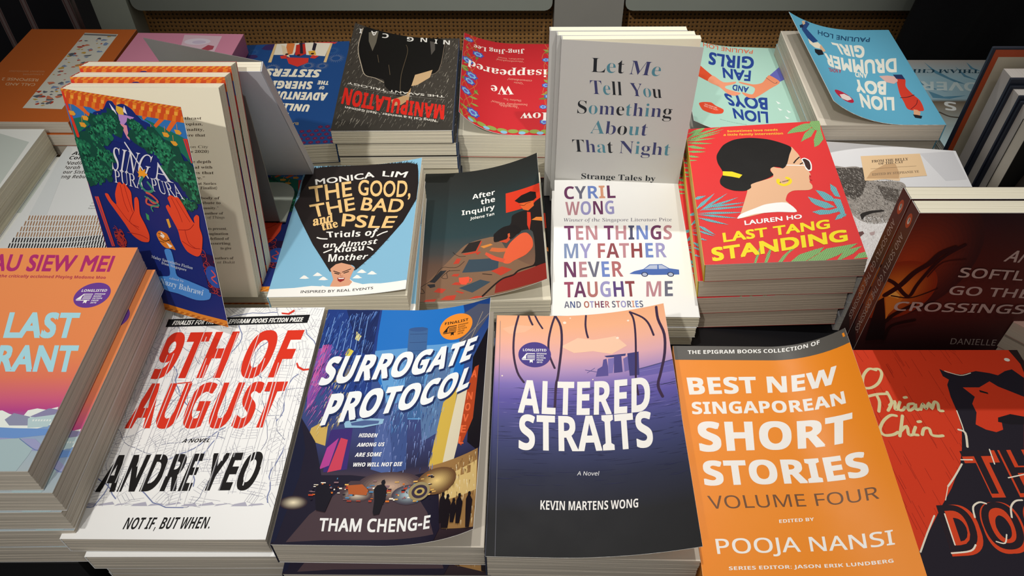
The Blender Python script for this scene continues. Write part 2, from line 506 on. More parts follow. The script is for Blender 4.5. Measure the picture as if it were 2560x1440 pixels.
def checks(A): band(A, .9375, .988, 15, 0xe07a26, 0xcf4f22, 0xeda33c); band(A, .988, 1.0, 24, 0xe08a2c, 0xd05a24, 0xe9a13c)
def basechecks(A): band(A, 0, .016, 20, 0xd98a34, 0xb4641f, 0xe6a64a)
def trees(A, l):
    r = random.Random(11); v = [(l[i], l[i + 1], l[i + 2]) for i in range(0, len(l), 3)]
    for c, n, k in ((0x164a3c, 9, .5), (0x1f6a4c, 26, .16), (0x2f8a60, 18, .1), (0x10382e, 10, .09)):
        q = []
        for x, y, s in v:
            for _ in range(n):
                a = r.uniform(0, 6.28); d = s * math.sqrt(r.random()) * .8; z = s * k * r.uniform(.6, 1.4)
                cx, cy = x + d * math.cos(a), y + d * .75 * math.sin(a)
                q.append([(cx + z * r.uniform(.6, 1.2) * math.cos(i * 1.05), cy + z * r.uniform(.6, 1.2) * math.sin(i * 1.05)) for i in range(6)])
        A.many(q, c)
def coral(A, l):
    p = pairs(l); r = random.Random(13)
    x0, x1, y0, y1 = min(a for a, _ in p), max(a for a, _ in p), min(b for _, b in p), max(b for _, b in p)
    A.many([[(x0, y0), (x1, y0), (x1, y1), (x0, y1)]], 0x2a1640)
    q = []
    for _ in range(34):
        x, y = r.uniform(x0, x1), r.uniform(y0, y1); a = r.uniform(0, 6); s = []
        for i in range(8): s.append((x + 2.4 * math.cos(a + i * .6), y + 2.4 * math.sin(a + i * .6) + i * .25))
        q += A.strip(s, .5)
    A.many(q, 0xb8382e)
def hair(A, l, c):
    p = pairs(l); r = random.Random(15); q = []
    for i in range(len(p)):
        a, b = p[i], p[(i + 1) % len(p)]
        d = math.hypot(b[0] - a[0], b[1] - a[1]); n = max(2, int(d / 1.1))
        nx, ny = (b[1] - a[1]) / d, -(b[0] - a[0]) / d
        if inside(a[0] + (b[0] - a[0]) / 2 + nx, a[1] + (b[1] - a[1]) / 2 + ny, p): nx, ny = -nx, -ny
        for k in range(n):
            t = k / n; x, y = a[0] + (b[0] - a[0]) * t, a[1] + (b[1] - a[1]) * t; h = r.uniform(.4, 3.0)
            q.append([(x - nx * 1.5 - .5, y - ny * 1.5), (x - nx * 1.5 + .9, y - ny * 1.5 + .3), (x + nx * h + r.uniform(-1, 1), y + ny * h + 1.2)])
    A.many(q, c)
def dots(A, l, c):
    p = pairs(l); q = []
    xs = [a for a, _ in p]; ys = [b for _, b in p]; y = min(ys); row = 0
    while y < max(ys):
        x = min(xs) + (row % 2) * .9
        while x < max(xs):
            if inside(x, y, p): q.append([(x - .24, y - .3), (x + .24, y - .24), (x + .28, y + .26), (x - .22, y + .3)])
            x += 1.8
        y += 1.6; row += 1
    if q: A.many(q, c)
def fur_in(A, l, cols, n, ang, ln, sd=.5, w=.22):
    p = pairs(l); r = random.Random(17)
    xs = [a for a, _ in p]; ys = [b for _, b in p]
    for c in cols:
        q = []
        while len(q) < n:
            x, y = r.uniform(min(xs), max(xs)), r.uniform(min(ys), max(ys))
            if not inside(x, y, p): continue
            a = ang + r.gauss(0, sd); d = r.uniform(.5, 1) * ln
            q.append([(x - w, y), (x + w, y), (x + d * math.cos(a), y + d * math.sin(a))])
        A.many(q, c)
def fur(A, l): fur_in(A, l, (0x5a534d, 0xb8b0a8, 0x3a3431, 0x8a837c, 0xd8d2ca, 0x2c2826), 420, 2.2, 3.6)
def fur2(A, l): fur_in(A, l, (0xe8e6e4, 0xb4aeaa, 0xf0efee), 220, -1.9, 5)
def glow(A, x, y, rx, ry, c0, c1, n=12):
    a, b = lin(c0), lin(c1)
    for i in range(n):
        t = i / (n - 1); s = 1 - t * .94
        A.E(x, y, rx * s, ry * s, c0); it = A.items[-1]; k = t ** 1.4
        A.items[-1] = (it[0], it[1], [tuple(a[m] + (b[m] - a[m]) * k for m in (0, 1, 2))] * len(it[0])) + it[3:]
def icons(A, l):
    a, b, c, d = pairs(l); r = random.Random(19)
    for col in (0xb8442e, 0x7f93b4, 0xc8a04a, 0x5f646e, 0xcf7a5a):
        q = []
        for _ in range(20):
            u, v = r.uniform(.06, .9), r.uniform(.03, .97)
            x = (a[0] * (1 - u) + b[0] * u) * (1 - v) + (d[0] * (1 - u) + c[0] * u) * v; y = (a[1] * (1 - u) + b[1] * u) * (1 - v) + (d[1] * (1 - u) + c[1] * u) * v
            s = r.uniform(2.2, 6.5); t = r.uniform(0, 3)
            q.append([(x + s * r.uniform(.3, 1) * math.cos(t + i * .9), y + s * r.uniform(.3, 1) * .7 * math.sin(t + i * .9)) for i in range(7)])
        A.many(q, col)
def flowers(A):
    r = random.Random(21); q = []; e = []
    for i in range(14):
        for j in range(6):
            x = 4 + i * 8 + (j % 2) * 4; y = 229 - j * 7.5
            if y < 190 + x * .33: continue
            q.append([(x + 3.2 * math.cos(k * .52) * (1 if k % 2 else .75), y + 3.2 * math.sin(k * .52) * (1 if k % 2 else .75)) for k in range(12)])
            e.append([(x + 1.1 * math.cos(k), y + 1.1 * math.sin(k)) for k in range(6)])
    A.many(q, 0x6a1f4a); A.many(e, 0x8a3a5a)
    for x, y, s, c in ((20, 24, 11, 0x5a86b4), (122, 20, 10, 0x5a86b4), (14, 44, 12, 0xb0b8c0), (128, 42, 9, 0x5a86b4), (30, 62, 9, 0xc8c4b8), (92, 62, 11, 0xd8d4c4), (48, 60, 10, 0xd8d4c4)):
        A.many([[(x + s * .45 * math.cos(i * .26 - .03), y + s * .45 * math.sin(i * .26 - .03)), (x + s * math.cos(i * .26), y + s * math.sin(i * .26)), (x + s * .45 * math.cos(i * .26 + .03), y + s * .45 * math.sin(i * .26 + .03))] for i in range(24)], c)
    A.many([[(100 + 16 * math.cos(i * .5) * r.uniform(.6, 1), 8 + 8 * math.sin(i * .5)) for i in range(12)], [(124 + 10 * math.cos(i * .5), 32 + 7 * math.sin(i * .5) * r.uniform(.7, 1)) for i in range(12)]], 0x3a2a5e)
def rain(A):
    r = random.Random(23)
    for c in (0x8a8478, 0x6a6458, 0x2a2622, 0xb4ac9c):
        A.many([[(x, y), (x + .3, y), (x + d * .25 + .2, y + d), (x + d * .25, y + d)] for x, y, d in [(r.uniform(0, 126), r.uniform(0, 190), r.uniform(2, 8)) for _ in range(260)]], c)
def vines(A):
    r = random.Random(25); W = A.W
    for side in (0, 1):
        q = []
        for k in range(4):
            p = []
            for i in range(24):
                y = i / 23 * A.L; x = 9 + 7 * math.sin(i * .7 + k * 1.7) + k * 2
                p.append((x if side == 0 else W - x, y))
            q += A.strip(p, .7)
        A.many(q, 0xb8703c)
        lf = []
        for i in range(26):
            x, y, a, s = r.uniform(1, 24), r.uniform(2, A.L - 2), r.uniform(0, 6.28), r.uniform(3, 6.5)
            if side: x = W - x
            ca, sa = math.cos(a), math.sin(a)
            lf.append([(x + ca * u * s - sa * w * s, y + sa * u * s + ca * w * s) for u, w in ((-1, 0), (-.3, .35), (.4, .3), (1, 0), (.4, -.3), (-.3, -.35))])
        A.many(lf[:14], 0x6a7a34); A.many(lf[14:], 0x8a9a4a)
        for c, s in ((0x4a4aa4, 1.0), (0x7fb4cc, .72), (0x5a5ab8, .4)):
            rr = random.Random(31 + side)
            A.many([[(fx + s * z * math.cos(i * .45) * (1 + .25 * (i % 2)), fy + s * z * math.sin(i * .45) * (1 + .25 * (i % 2))) for i in range(14)] for fx, fy, z in [((rr.uniform(6, 22) if side == 0 else W - rr.uniform(6, 22)), 18 + j * 27 + rr.uniform(-6, 6), rr.uniform(4, 7.5)) for j in range(7)]], c)
    A.many([[(20 + i * 12 + 6 * math.cos(t * .5), 198 + 4 * math.sin(t * .5)) for t in range(12)] for i in range(8)], 0x8a9a4a); A.many([[(26 + i * 20 + 4 * math.cos(t * .5), 201 + 3 * math.sin(t * .5)) for t in range(12)] for i in range(5)], 0x7fb4cc)

# ------------------------------------------------------------------ cover artwork
def art_grant(A):
    A.bg([(0,0xa9b6bb),(14.3,0xa3b4c0),(25.7,0x8fa6c8),(30.8,0x7fa0cc),(38.4,0x9a5f9e),(42.7,0xb8478a),(51.5,0xcf5f7e),(67.9,0xe2795f),(89.2,0xe98a55),(198,0xec9356)])
    A.P([80.6,42.1,90.2,42.8,95.6,40.2,104.6,37.5,105.9,42.7,111,44.1,117.2,43,123.5,45.2,125.1,32.2,117.3,29.3,103.1,29.7,85.8,30.9],0xe9efe8)
    A.P([94.7,35.9,98.2,40.7,109.1,38,111.8,31.5,99.4,31.6],0x8f92ad)
    A.P([108.5,36.6,118.9,44,125.5,42.9,124.4,36.5,123,30.6,111.2,29.7],0xb8cfd2)
    A.P([109.1,38,118.2,44,125,43.1,123.6,39.4,112.4,37.5],0x8c88ac)
    A.P([111.7,35.8,112.7,36.1,113,34.7,112,34.4],0xdfe9e6,k=0)
    A.P([113.4,35.7,114.4,36.1,114.7,34.7,113.7,34.4],0xdfe9e6,k=0)
    A.P([115.1,35.7,116.1,36.1,116.4,34.7,115.4,34.4],0xdfe9e6,k=0)
    A.P([116.8,35.7,117.8,36,118.1,34.7,117.1,34.3],0xdfe9e6,k=0)
    A.P([118.5,35.7,119.5,36,119.8,34.7,118.8,34.3],0xdfe9e6,k=0)
    A.P([120.2,35.7,121.2,36,121.5,34.7,120.5,34.3],0xdfe9e6,k=0)
    A.P([121.9,35.7,122.9,36,123.2,34.6,122.2,34.3],0xdfe9e6,k=0)
    A.P([85.8,30.9,103.1,29.7,125.1,28.9,124.7,24.7,106.3,22.4,89.3,23.4],0x6d95d0)
    A.P([89.3,23.4,106.3,22.4,119,22,125,17.4,125.3,13.4,112.7,14.3,91.9,17.7],0x9c9fc6)
    A.P([90.4,20.9,103.7,22.1,110.5,22.4,120.5,15,119.9,10.2,117,-1.7,100.9,-1.5],0xa6bcc0)
    A.N([109.9,22.1,122.3,14.2,125.7,15.8],0.5,0x6b7fae)
    A.T('LAU SIEW MEI',[18.4,167.1,112.2,165.3,13.9,184.6,110.7,181.7],0xb0306f,'g',b=0.025)
    A.T('Author of the critically acclaimed Playing Madame Mao',[17.7,160.3,112.2,157.4,16.7,163.2],0xb23a50,'i')
    A.T('THE LAST',[16.2,103.4,111,102.4,9,126,107.1,124.3],0xa9dbe6,'g',b=0.035)
    A.T('IMMIGRANT',[15,75.2,121.7,73.5,8.9,96.1,117.3,94.8],0xa9dbe6,'g',b=0.035)
    A.badge(108.5,141.3,12.3,'LONGLISTED','2016',0x6b3f96,0xf4f3ee)

def art_ninth(A):
    A.bg([(0,0xf6f6f4),(198,0xf6f6f4)])
    streets(A)
    A.P([7.7,186.9,121.2,191.4,120.6,182.6,8,178.6],0x17171a)
    A.T('FINALIST FOR THE 2017 EPIGRAM BOOKS FICTION PRIZE',[12.5,180.7,116.7,184.1,12.4,185.3],0xf4f3ee,'i',b=0.01)
    A.T('9TH OF',[12.4,128.5,115,129.4,12.5,172.5,120.2,175.1],0xdc3520,'b',b=0.012)
    A.T('AUGUST',[10.5,84,114,84.8,10.1,122.4,118.3,124.3],0xdc3520,'b',b=0.012)
    A.T('ANDRE YEO',[9.4,33.5,114.1,35.4,10.3,61,117,63.8],0x1e1c1c,'b',b=0.01)
    slices(A)
    A.T('A NOVEL',[55.3,71.3,74.4,71.8,55.5,74.4],0x1c1a1a,'i')
    A.T('NOT IF, BUT WHEN.',[37.7,6.7,93.4,7.5,37.6,14.7],0x222222,'i')
    A.P([-0.2,72.2,4,73.8,5.6,77.5,4.3,81.9,3.2,82.4,4,79.1,2.5,75.9,-1.5,74.3],0xd83a28)
    A.P([120.4,141.8,122.4,137.1,127.2,134.2,133.6,135.1,134.1,136.6,127.5,136.1,123.3,138.6,121.5,142.1],0xd83a28)
    A.P([97.3,194,103,193.3,106.9,197.1,108.1,195.4,104.2,191.4,98,192.3],0xd83a28)
    A.P([35.5,123.1,46,124.5,46.4,123.5,35.8,122.2],0xd83a28)

def art_surro(A):
    A.bg([(0,0x2a2026),(12,0x3a2a30),(40,0x564248),(55,0x2a2a44),(80,0x3a4274),(130,0x35508e),(197,0x183a78)])
    A.P([40.9,197.7,56.5,198.6,78.3,200.5,107.4,199.6,115.3,154.8,109.1,108.7,60,107.6,45.4,132.2],0x1f6fc0)
    A.P([42.2,154.7,82,160.1,108.6,158.9,98.6,91,61.7,94.1],0x5f9ad0)
    A.P([-1.3,196.3,14.6,196.5,42.6,197.3,43,148.9,45,114.3,32,107.2,9.5,122.7,-0.1,106.8],0x1f3a80)
    A.P([14.6,196.5,41,197.3,40.8,148.9,30.4,154.5],0x17285c)
    A.P([-0.4,156,9.1,161,10.8,131.7,5.5,106.8,2,100,-2.2,127.9],0x8a4a9e)
    A.P([2.6,160,6.9,161,4.2,120.8,0.3,122.5],0xc05aa0)
    A.N([18.6,190.6,18.5,154.4],0.5,0x7fa6dc)
    A.N([22.9,192.8,23.6,150.6],0.5,0x7fa6dc,k=0)
    A.N([13.5,184.3,13.3,150.4],0.5,0x7fa6dc,k=0)
    A.N([27.4,193.9,27.3,155.4],0.5,0x7fa6dc,k=0)
    A.N([6.6,188.4,5.9,158.1],0.5,0x7fa6dc,k=0)
    A.N([32.6,190.8,33,146.9],0.5,0x7fa6dc,k=0)
    A.N([3.8,178,2.2,154.1],0.5,0x7fa6dc,k=0)
    A.P([65.9,176.8,70.2,178.8,76.8,179,80.8,175.8,84,93.3,70,94.2],0x3d6294)
    A.E(73.4,176.7,7.3,2.2,0x35568a)
    A.N([67.5,171.8,80.3,171.8],0.4,0x2a4270)
    A.N([67.9,163.4,80.6,163.4],0.4,0x2a4270,k=0)
    A.N([68.3,155.2,80.9,155.2],0.4,0x2a4270,k=0)
    A.N([68.8,147.2,81.3,147.1],0.4,0x2a4270,k=0)
    A.N([69.2,139.3,81.6,139.2],0.4,0x2a4270,k=0)
    A.N([69.6,131.6,81.9,131.4],0.4,0x2a4270,k=0)
    A.N([70,124,82.2,123.8],0.4,0x2a4270,k=0)
    A.N([70.4,116.5,82.5,116.3],0.4,0x2a4270,k=0)
    A.N([70.8,109.2,82.8,109],0.4,0x2a4270,k=0)
    A.P([87.7,147.9,102.8,150.6,99.5,81,86,73.7,81.2,107.1],0x56749f)
    A.P([52.5,100.7,65.6,107.7,67.3,49,53.8,53.2],0x4a5f98)
    A.P([61.1,99.1,73,104.2,77.3,53.1,68.5,50.4],0x3a4f86)
    A.P([114.6,153,130.7,177.1,131.4,189.6,121.1,194,108.2,187.6,106.9,159.3],0x4c5166)
    A.N([108.6,158.9,130.6,179.3],0.8,0x8a7f78)
    A.N([115.3,154.8,125.1,183.8],0.6,0x9a8a78,k=0)
    A.P([132.4,168,138.8,67.7,129,56.4,120.3,65.8,119.6,139.7],0x15121a)
    A.P([22.5,157.3,26.7,154.5,24.2,146.8,20.9,150.5],0xd8c850)
    A.P([25.8,174.2,30.4,169.3,28.9,164.3,25.9,166.2],0xd8d090)
    A.P([18.5,137.3,26.6,141.2,26.1,126.5,16.4,124.5],0x8a7a58)
    A.P([8.3,85.2,19.1,93.5,20.5,71,7.5,75.6],0xc9a95a)
    A.P([22.2,83.8,36.9,85.6,38.2,53,23,50.6,21.1,67.9],0x3a2a70)
    A.P([30.1,77.5,35.1,76,34.3,52.9,25.6,50.6],0xc84058)
    A.P([22.1,69.5,28.7,77.4,25.9,55.8,19.9,52.7],0xb04090)
    A.P([98.9,104.3,109.4,115.6,107.1,87.3,106.3,53.1,92.8,53.6],0xcfae4a)
    A.P([109.7,112,117.3,114.9,114.7,77,110.6,53.5,102.6,54,105.5,79.6],0xd9cfb4)
    A.P([92.8,53.6,129.7,57.6,131.8,25,130.7,1.4,106.3,7.1,100.1,42.8],0x9a7446)
    A.P([102.8,43.6,129.7,48.7,130.8,26.7,104.5,26.3],0xd6b878)
    A.P([117.3,114.9,121.9,129.5,125.2,130.1,123.6,83.7,115.7,64.1,113.1,68],0xb2431f)
    fur_in(A,[-1,194.6,41.1,196.2,40.8,148.9,42.2,114.3,32,107.2,9.5,122.7,0.6,106.8,-1.1,148.3],(0x2c4f9c,0x3f6cb8,0x6a8fd0,0x16245a),100,-1.75,9,.05,.24)
    fur_in(A,[2,100,9.1,161,21.5,154.4,16.7,107,11.4,83.6],(0xa05ab0,0x6a3a8c,0xd07ab8),40,-1.9,9,.05,.24)
    fur_in(A,[43,148.9,108.7,156.8,98.6,91,62.9,84.3],(0x6fa6d8,0x4a80bc,0x8fb8e0,0x3a68a4),70,-1.7,8,.05,.24)
    fur_in(A,[48.8,107.4,95.3,129.8,99.1,53.2,64.9,47.5],(0x6a80b8,0x34467c,0x8a9ad0),60,-1.6,8,.05,.24)
    fur_in(A,[15.1,131.8,27.5,135.6,31.5,93.7,12.6,77.2],(0xd8c890,0xb49a6a,0xe8dcb0),30,-1.8,6,.05,.24)
    fur_in(A,[99.4,50.2,129,56.4,131.9,6.2,106.2,8.5],(0xe0c080,0x6a4a2a,0xf0e0b8),50,-1.5,5,.05,.24)
    A.T('A',[119.6,120.9,123.9,119.2,119.8,127.4],0xe8683a,'r',b=0.02)
    A.T('N',[117.4,101.9,121.7,100.4,117.6,108.1],0xe8683a,'r',b=0.02,k=0)
    A.T('O',[116.4,92.8,120.6,91.4,116.6,98.8],0xe8683a,'r',b=0.02,k=0)
    A.T('V',[115.4,83.9,119.6,82.5,115.6,89.8],0xe8683a,'r',b=0.02,k=0)
    A.T('E',[114.4,75.2,118.5,73.9,114.5,80.9],0xe8683a,'r',b=0.02,k=0)
    A.T('L',[113.4,66.7,117.5,65.4,113.6,72.3],0xe8683a,'r',b=0.02,k=0)
    A.P([-0.1,93.3,13.2,74.1,22.1,48.3,41.5,48.6,67.7,46,83.2,48.2,99.4,50.2,104.9,7.5,101.5,0.4,47.2,-1.8,1.2,-1.2,1.3,36.5],0x1e1a2c)
    A.P([-6.8,67.5,-0.1,93.3,7.8,67.7,8.2,46.7,2.7,2.7,-0.3,0.1],0x171a33)
    A.P([27.3,27.1,42.2,44.3,67.9,44.6,84.5,36.6,95.5,19.8,101.1,4.3,31.8,3.1,9.1,1.5,19.9,20.1],0x4a3a40)
    glow(A,68.4,40.3,22,11,0x4a3a40,0xc8a890)
    glow(A,8.2,28.2,9,4.95,0x33262e,0xf0e2c0)
    glow(A,47.6,34.3,10,5,0x4a3a40,0xe8d8c0)
    glow(A,82.1,34.0,12,7.2,0x46404c,0xb8d0d8)
    glow(A,100.2,41.3,14,9.8,0x6a4a30,0xe8c880)
    citylights(A,15.2,43.9,97.4,27.7)
    A.P([21,40.4,28.4,41.9,32,32.7,29.6,21.6,23.7,22.9,21.2,34],0x171420)
    A.P([40.8,40.6,50.3,41.5,54.8,37.3,54,33.7,42.5,34.3],0xb05a2c)
    A.E(88.6,35.4,7.4,6.7,0x9c8b62)
    A.E(88.8,35.2,5.4,4.8,0x3a3040)
    A.E(88.8,35.2,3.5,2.8,0xb8a060)
    A.E(88.8,35.2,1.9,1.5,0x2c2438)
    A.P([30,90.4,42.5,93.9,57.7,93.2,56.9,89.1,43.7,85.7,31.5,85.5],0x8fb8d4)
    A.P([34.9,89.6,44.1,91.9,54.5,91.6,54.1,89.4,43.4,87.3,35.9,87.5],0x4a5f90)
    A.P([62.7,44.5,64.2,45.3,65.1,43.4,64.6,41.4,66.7,38.8,66.6,30.4,65.2,27.6,64,20.7,60.5,20,59.7,22,59.6,30.3,58.2,38,60,40.9,62.9,41.7,62.3,43.1],0x120f18)
    A.P([104.6,31.8,106,32.1,106.8,30.2,106.2,29.3,108.1,25.5,107.8,18.7,106.9,10.9,104.3,11.5,103.6,21.7,103.4,27.1,104.6,29.6],0x1a141a)
    A.P([108.4,29.6,109.8,29.8,110.6,27.9,109.9,26.9,111.9,23.1,111.8,14.8,110.9,6.1,108.3,6.7,107.5,18.1,107.1,24.9,108.3,27.3],0x1a141a,k=0)
    A.P([117.3,27.8,118.8,27.9,119.6,26,118.9,25.1,121,21.2,120.7,14.6,119.6,7,116.8,7.8,116.2,17.9,116,23.2,117.2,25.6],0x1a141a,k=0)
    A.P([125.1,26.7,126.7,26.7,127.5,24.7,126.8,23.9,129,19.9,128.8,10.8,127.8,1.8,124.9,2.8,124,14.8,123.7,22.2,125,24.5],0x1a141a,k=0)
    A.P([113.1,25.6,114.6,25.7,115.3,23.8,114.7,22.9,116.6,19.1,116.1,15,114.9,8.9,112.3,9.6,111.8,17.7,111.8,21,113,23.4],0x1a141a,k=0)
    A.P([106.6,25.8,108,26,108.7,24.2,108.1,23.3,110,19.5,109.7,13.7,108.7,6.6,106.1,7.2,105.5,16.6,105.4,21.2,106.5,23.6],0x1a141a,k=0)
    A.T('SURROGATE',[7.2,121.2,118.4,137.5,11.2,147,124.2,157.8],0x1c2c5c,'b',b=0.02)
    A.T('SURROGATE',[6,122.3,117.2,139.1,10,148.1,122.9,159.5],0xeef1f2,'b',b=0.015)
    A.T('PROTOCOL',[14.9,86.6,118.6,111.6,18.4,112.9,123.8,130.4],0x1c2c5c,'b',b=0.02)
    A.T('PROTOCOL',[13.8,87.5,117.4,113.1,17.3,113.9,122.6,132],0xeef1f2,'b',b=0.015)
    A.T('HIDDEN',[42.1,78,54.9,78.1,42.2,81.1],0xf0f0f0,'i',b=0.01)
    A.T('AMONG US',[42,70.4,60.6,71.1,42,73.4],0xf0f0f0,'i',b=0.01)
    A.T('ARE SOME',[41.9,62.5,59.7,63.2,41.9,65.6],0xf0f0f0,'i',b=0.01)
    A.T('WHO WILL NOT DIE',[42,55,74.6,55.8,41.9,58],0xf0f0f0,'i',b=0.01)
    A.T('THAM CHENG-E',[27.6,9.3,97.9,9.1,27.2,17.8,97.9,17.8],0xf2f2f0,'r',b=0.02)
    A.badge(103.5,175.3,13.3,'FINALIST','2016',0xee8f2e,0x231a14)

def art_alter(A):
    A.bg([(0,0x242425),(29.5,0x262629),(56.6,0x2c2f44),(76.8,0x3a3f66),(98.2,0x4a4c82),(117.6,0x5f56a0),(131.1,0x8070b4),(143.2,0xb292bc),(155.8,0xdca9b0),(170.6,0xecb09a),(185.9,0xf0b088),(198,0xedab80)])
    A.P([62.5,174.7,73.8,171.9,91,173.4,98.7,162.7,87,156.4,73.2,160.8,59.1,160,49.4,166.7],0xf2c6a8)
    A.P([4.7,184.1,14.8,188.2,29.4,186.6,22.2,180.6,10.6,178.4],0xf0b896,k=0)
    A.E(52.9,190.7,1.3,1.3,0xf6e3d0,k=0)
    A.E(101.6,187.2,0.9,0.9,0xf6e3d0,k=0)
    A.E(92.3,171.3,1.1,1.1,0xf6e3d0,k=0)
    A.E(57.4,195.4,0.6,0.6,0xf6e3d0,k=0)
    A.E(6.0,138.1,0.6,0.6,0xf6e3d0,k=0)
    A.E(71.8,134.2,0.5,0.5,0xf6e3d0,k=0)
    waves(A)
    A.P([104.6,139.1,131.2,142.2,131.4,138.7,131,131.9,104.2,132.3],0x6c62a8)
    A.N([104.9,139.1,121.5,141.1,130.9,142],0.8,0x4a4a78)
    A.N([104.7,136.8,130.3,137.6],0.3,0x8a82c0)
    A.P([74,136.6,75.7,143.4,79.3,145.7,80.4,151.8,82.8,152.4,83.4,145.2,83.1,136.5],0x5a5090)
    A.P([81.3,155.3,89.7,155.4,97.3,155.2,96.7,153.2,86.7,153.3,82.9,153.7],0x3f3f74)
    A.P([83.9,152.3,88.8,152.5,86.4,138.7,83.2,138.6],0x7b6fae)
    A.P([88.5,154.9,93.8,154,93.6,138.5,87.3,138.5],0x4c4682)
    A.P([94.9,150.6,100,153.3,98.4,139.4,95,138.6],0x7468a6)
    A.P([98.3,155.1,106.7,155.2,105.2,133.8,98.3,134.2],0x423e76)
    A.N([66.8,143.3,74.9,140.9],0.5,0x55508c)
    A.N([68,140.6,73.7,144.5],0.4,0x55508c,k=0)
    A.N([17.1,197.8,14.2,180.4,13.9,159.7,17,141.8,21.9,132.4],1.6,0x3c2a44)
    A.N([25,198,26.2,193.4,28,188.5],1.6,0x3c2a44)
    A.N([29.7,198.9,32.4,191.6,35.7,184.8],1.4,0x3c2a44)
    A.N([45.7,198.3,42.6,186.8,40.2,171.4,40.7,158.4,44.4,145.9],1.6,0x3c2a44)
    A.N([45.7,198.3,49.8,186.8,50,167.7,46.7,138.8,45.1,130.2,43.8,108.6],1.8,0x3c2a44)
    A.N([69.7,197.2,68.9,187.7,69.3,179.9,70.2,174.5],1.5,0x3c2a44)
    A.N([103.6,195.9,105.8,187.9,105.9,172.4,104,147.2,102.4,130.1,102.8,116.6],1.5,0x3c2a44)
    A.N([103.6,195.9,112.4,188.3,116.7,180.4,119.2,168.3],1.5,0x3c2a44)
    A.N([124.1,196,124.1,183.1,127,167,125.2,149.3,120.6,133,117.3,121.9,119.4,111.6],2,0x3c2a44)
    A.T('ALTERED',[18,106,109.6,102,18.5,134.5,112.5,130.9],0xf1eee9,'b',b=0.006)
    A.T('STRAITS',[18.9,76,109,73.4,18.9,104.1,109.8,101.5],0xf1eee9,'b',b=0.006)
    A.T('A Novel',[57.4,56.2,71.4,55.5,58,59.2],0xe8e8e8,'r')
    A.T('KEVIN MARTENS WONG',[33.3,31.7,94.7,30.8,33.5,38.1,95.3,36.7],0xf1eeea,'b')
    A.N([3,191.9,5.8,0.2],0.3,0x6a6a72)
    A.badge(29.7,158.6,12.2,'LONGLISTED','2015',0x4a3d86,0xf0eeee)

def art_best(A):
    A.bg([(0,0xee8c1e),(197,0xee8c1e)])
    A.P([0,183.1,129,183.9,129,197,0,197],0x57544f)
    A.T('THE EPIGRAM BOOKS COLLECTION OF',[10.3,188.8,108.5,192.1,10.5,192.5,109.1,195.7],0xf4f3ee,'b')
    A.T('BEST NEW',[7.1,150.9,111.8,155.6,6.7,166.2,115.1,169.6],0xf3efe9,'b',b=0.01)
    A.T('SINGAPOREAN',[7.3,133.5,113.8,137.8,7.7,144,114.6,147.6],0xf3efe9,'b',b=0.008)
    A.T('SHORT',[8.8,103,110.5,108.4,9.3,126.9,115.9,129.4],0xf3efe9,'b',b=0.012)
    A.T('STORIES',[8.7,76.9,115,82.2,9.2,95.2,115.6,99.5],0xf3efe9,'b',b=0.012)
    A.T('VOLUME FOUR',[10.1,59.7,116.3,65.4,9.3,68.9,117.1,73.8],0x70492b,'r')
    A.T('EDITED BY',[52,50.9,74,53,52.2,53.2],0xf3efe9,'b')
    A.T('POOJA NANSI',[10.5,29.3,117.1,35.3,10.4,39.1,118.2,44.4],0xf3efe9,'r',b=0.006)
    A.T('SERIES EDITOR: JASON ERIK LUNDBERG',[16,19.1,113.4,24.4,16.1,21.3],0xf3efe9,'b')
    A.N([0.3,183.1,-0.9,25.8],0.25,0xd98628)

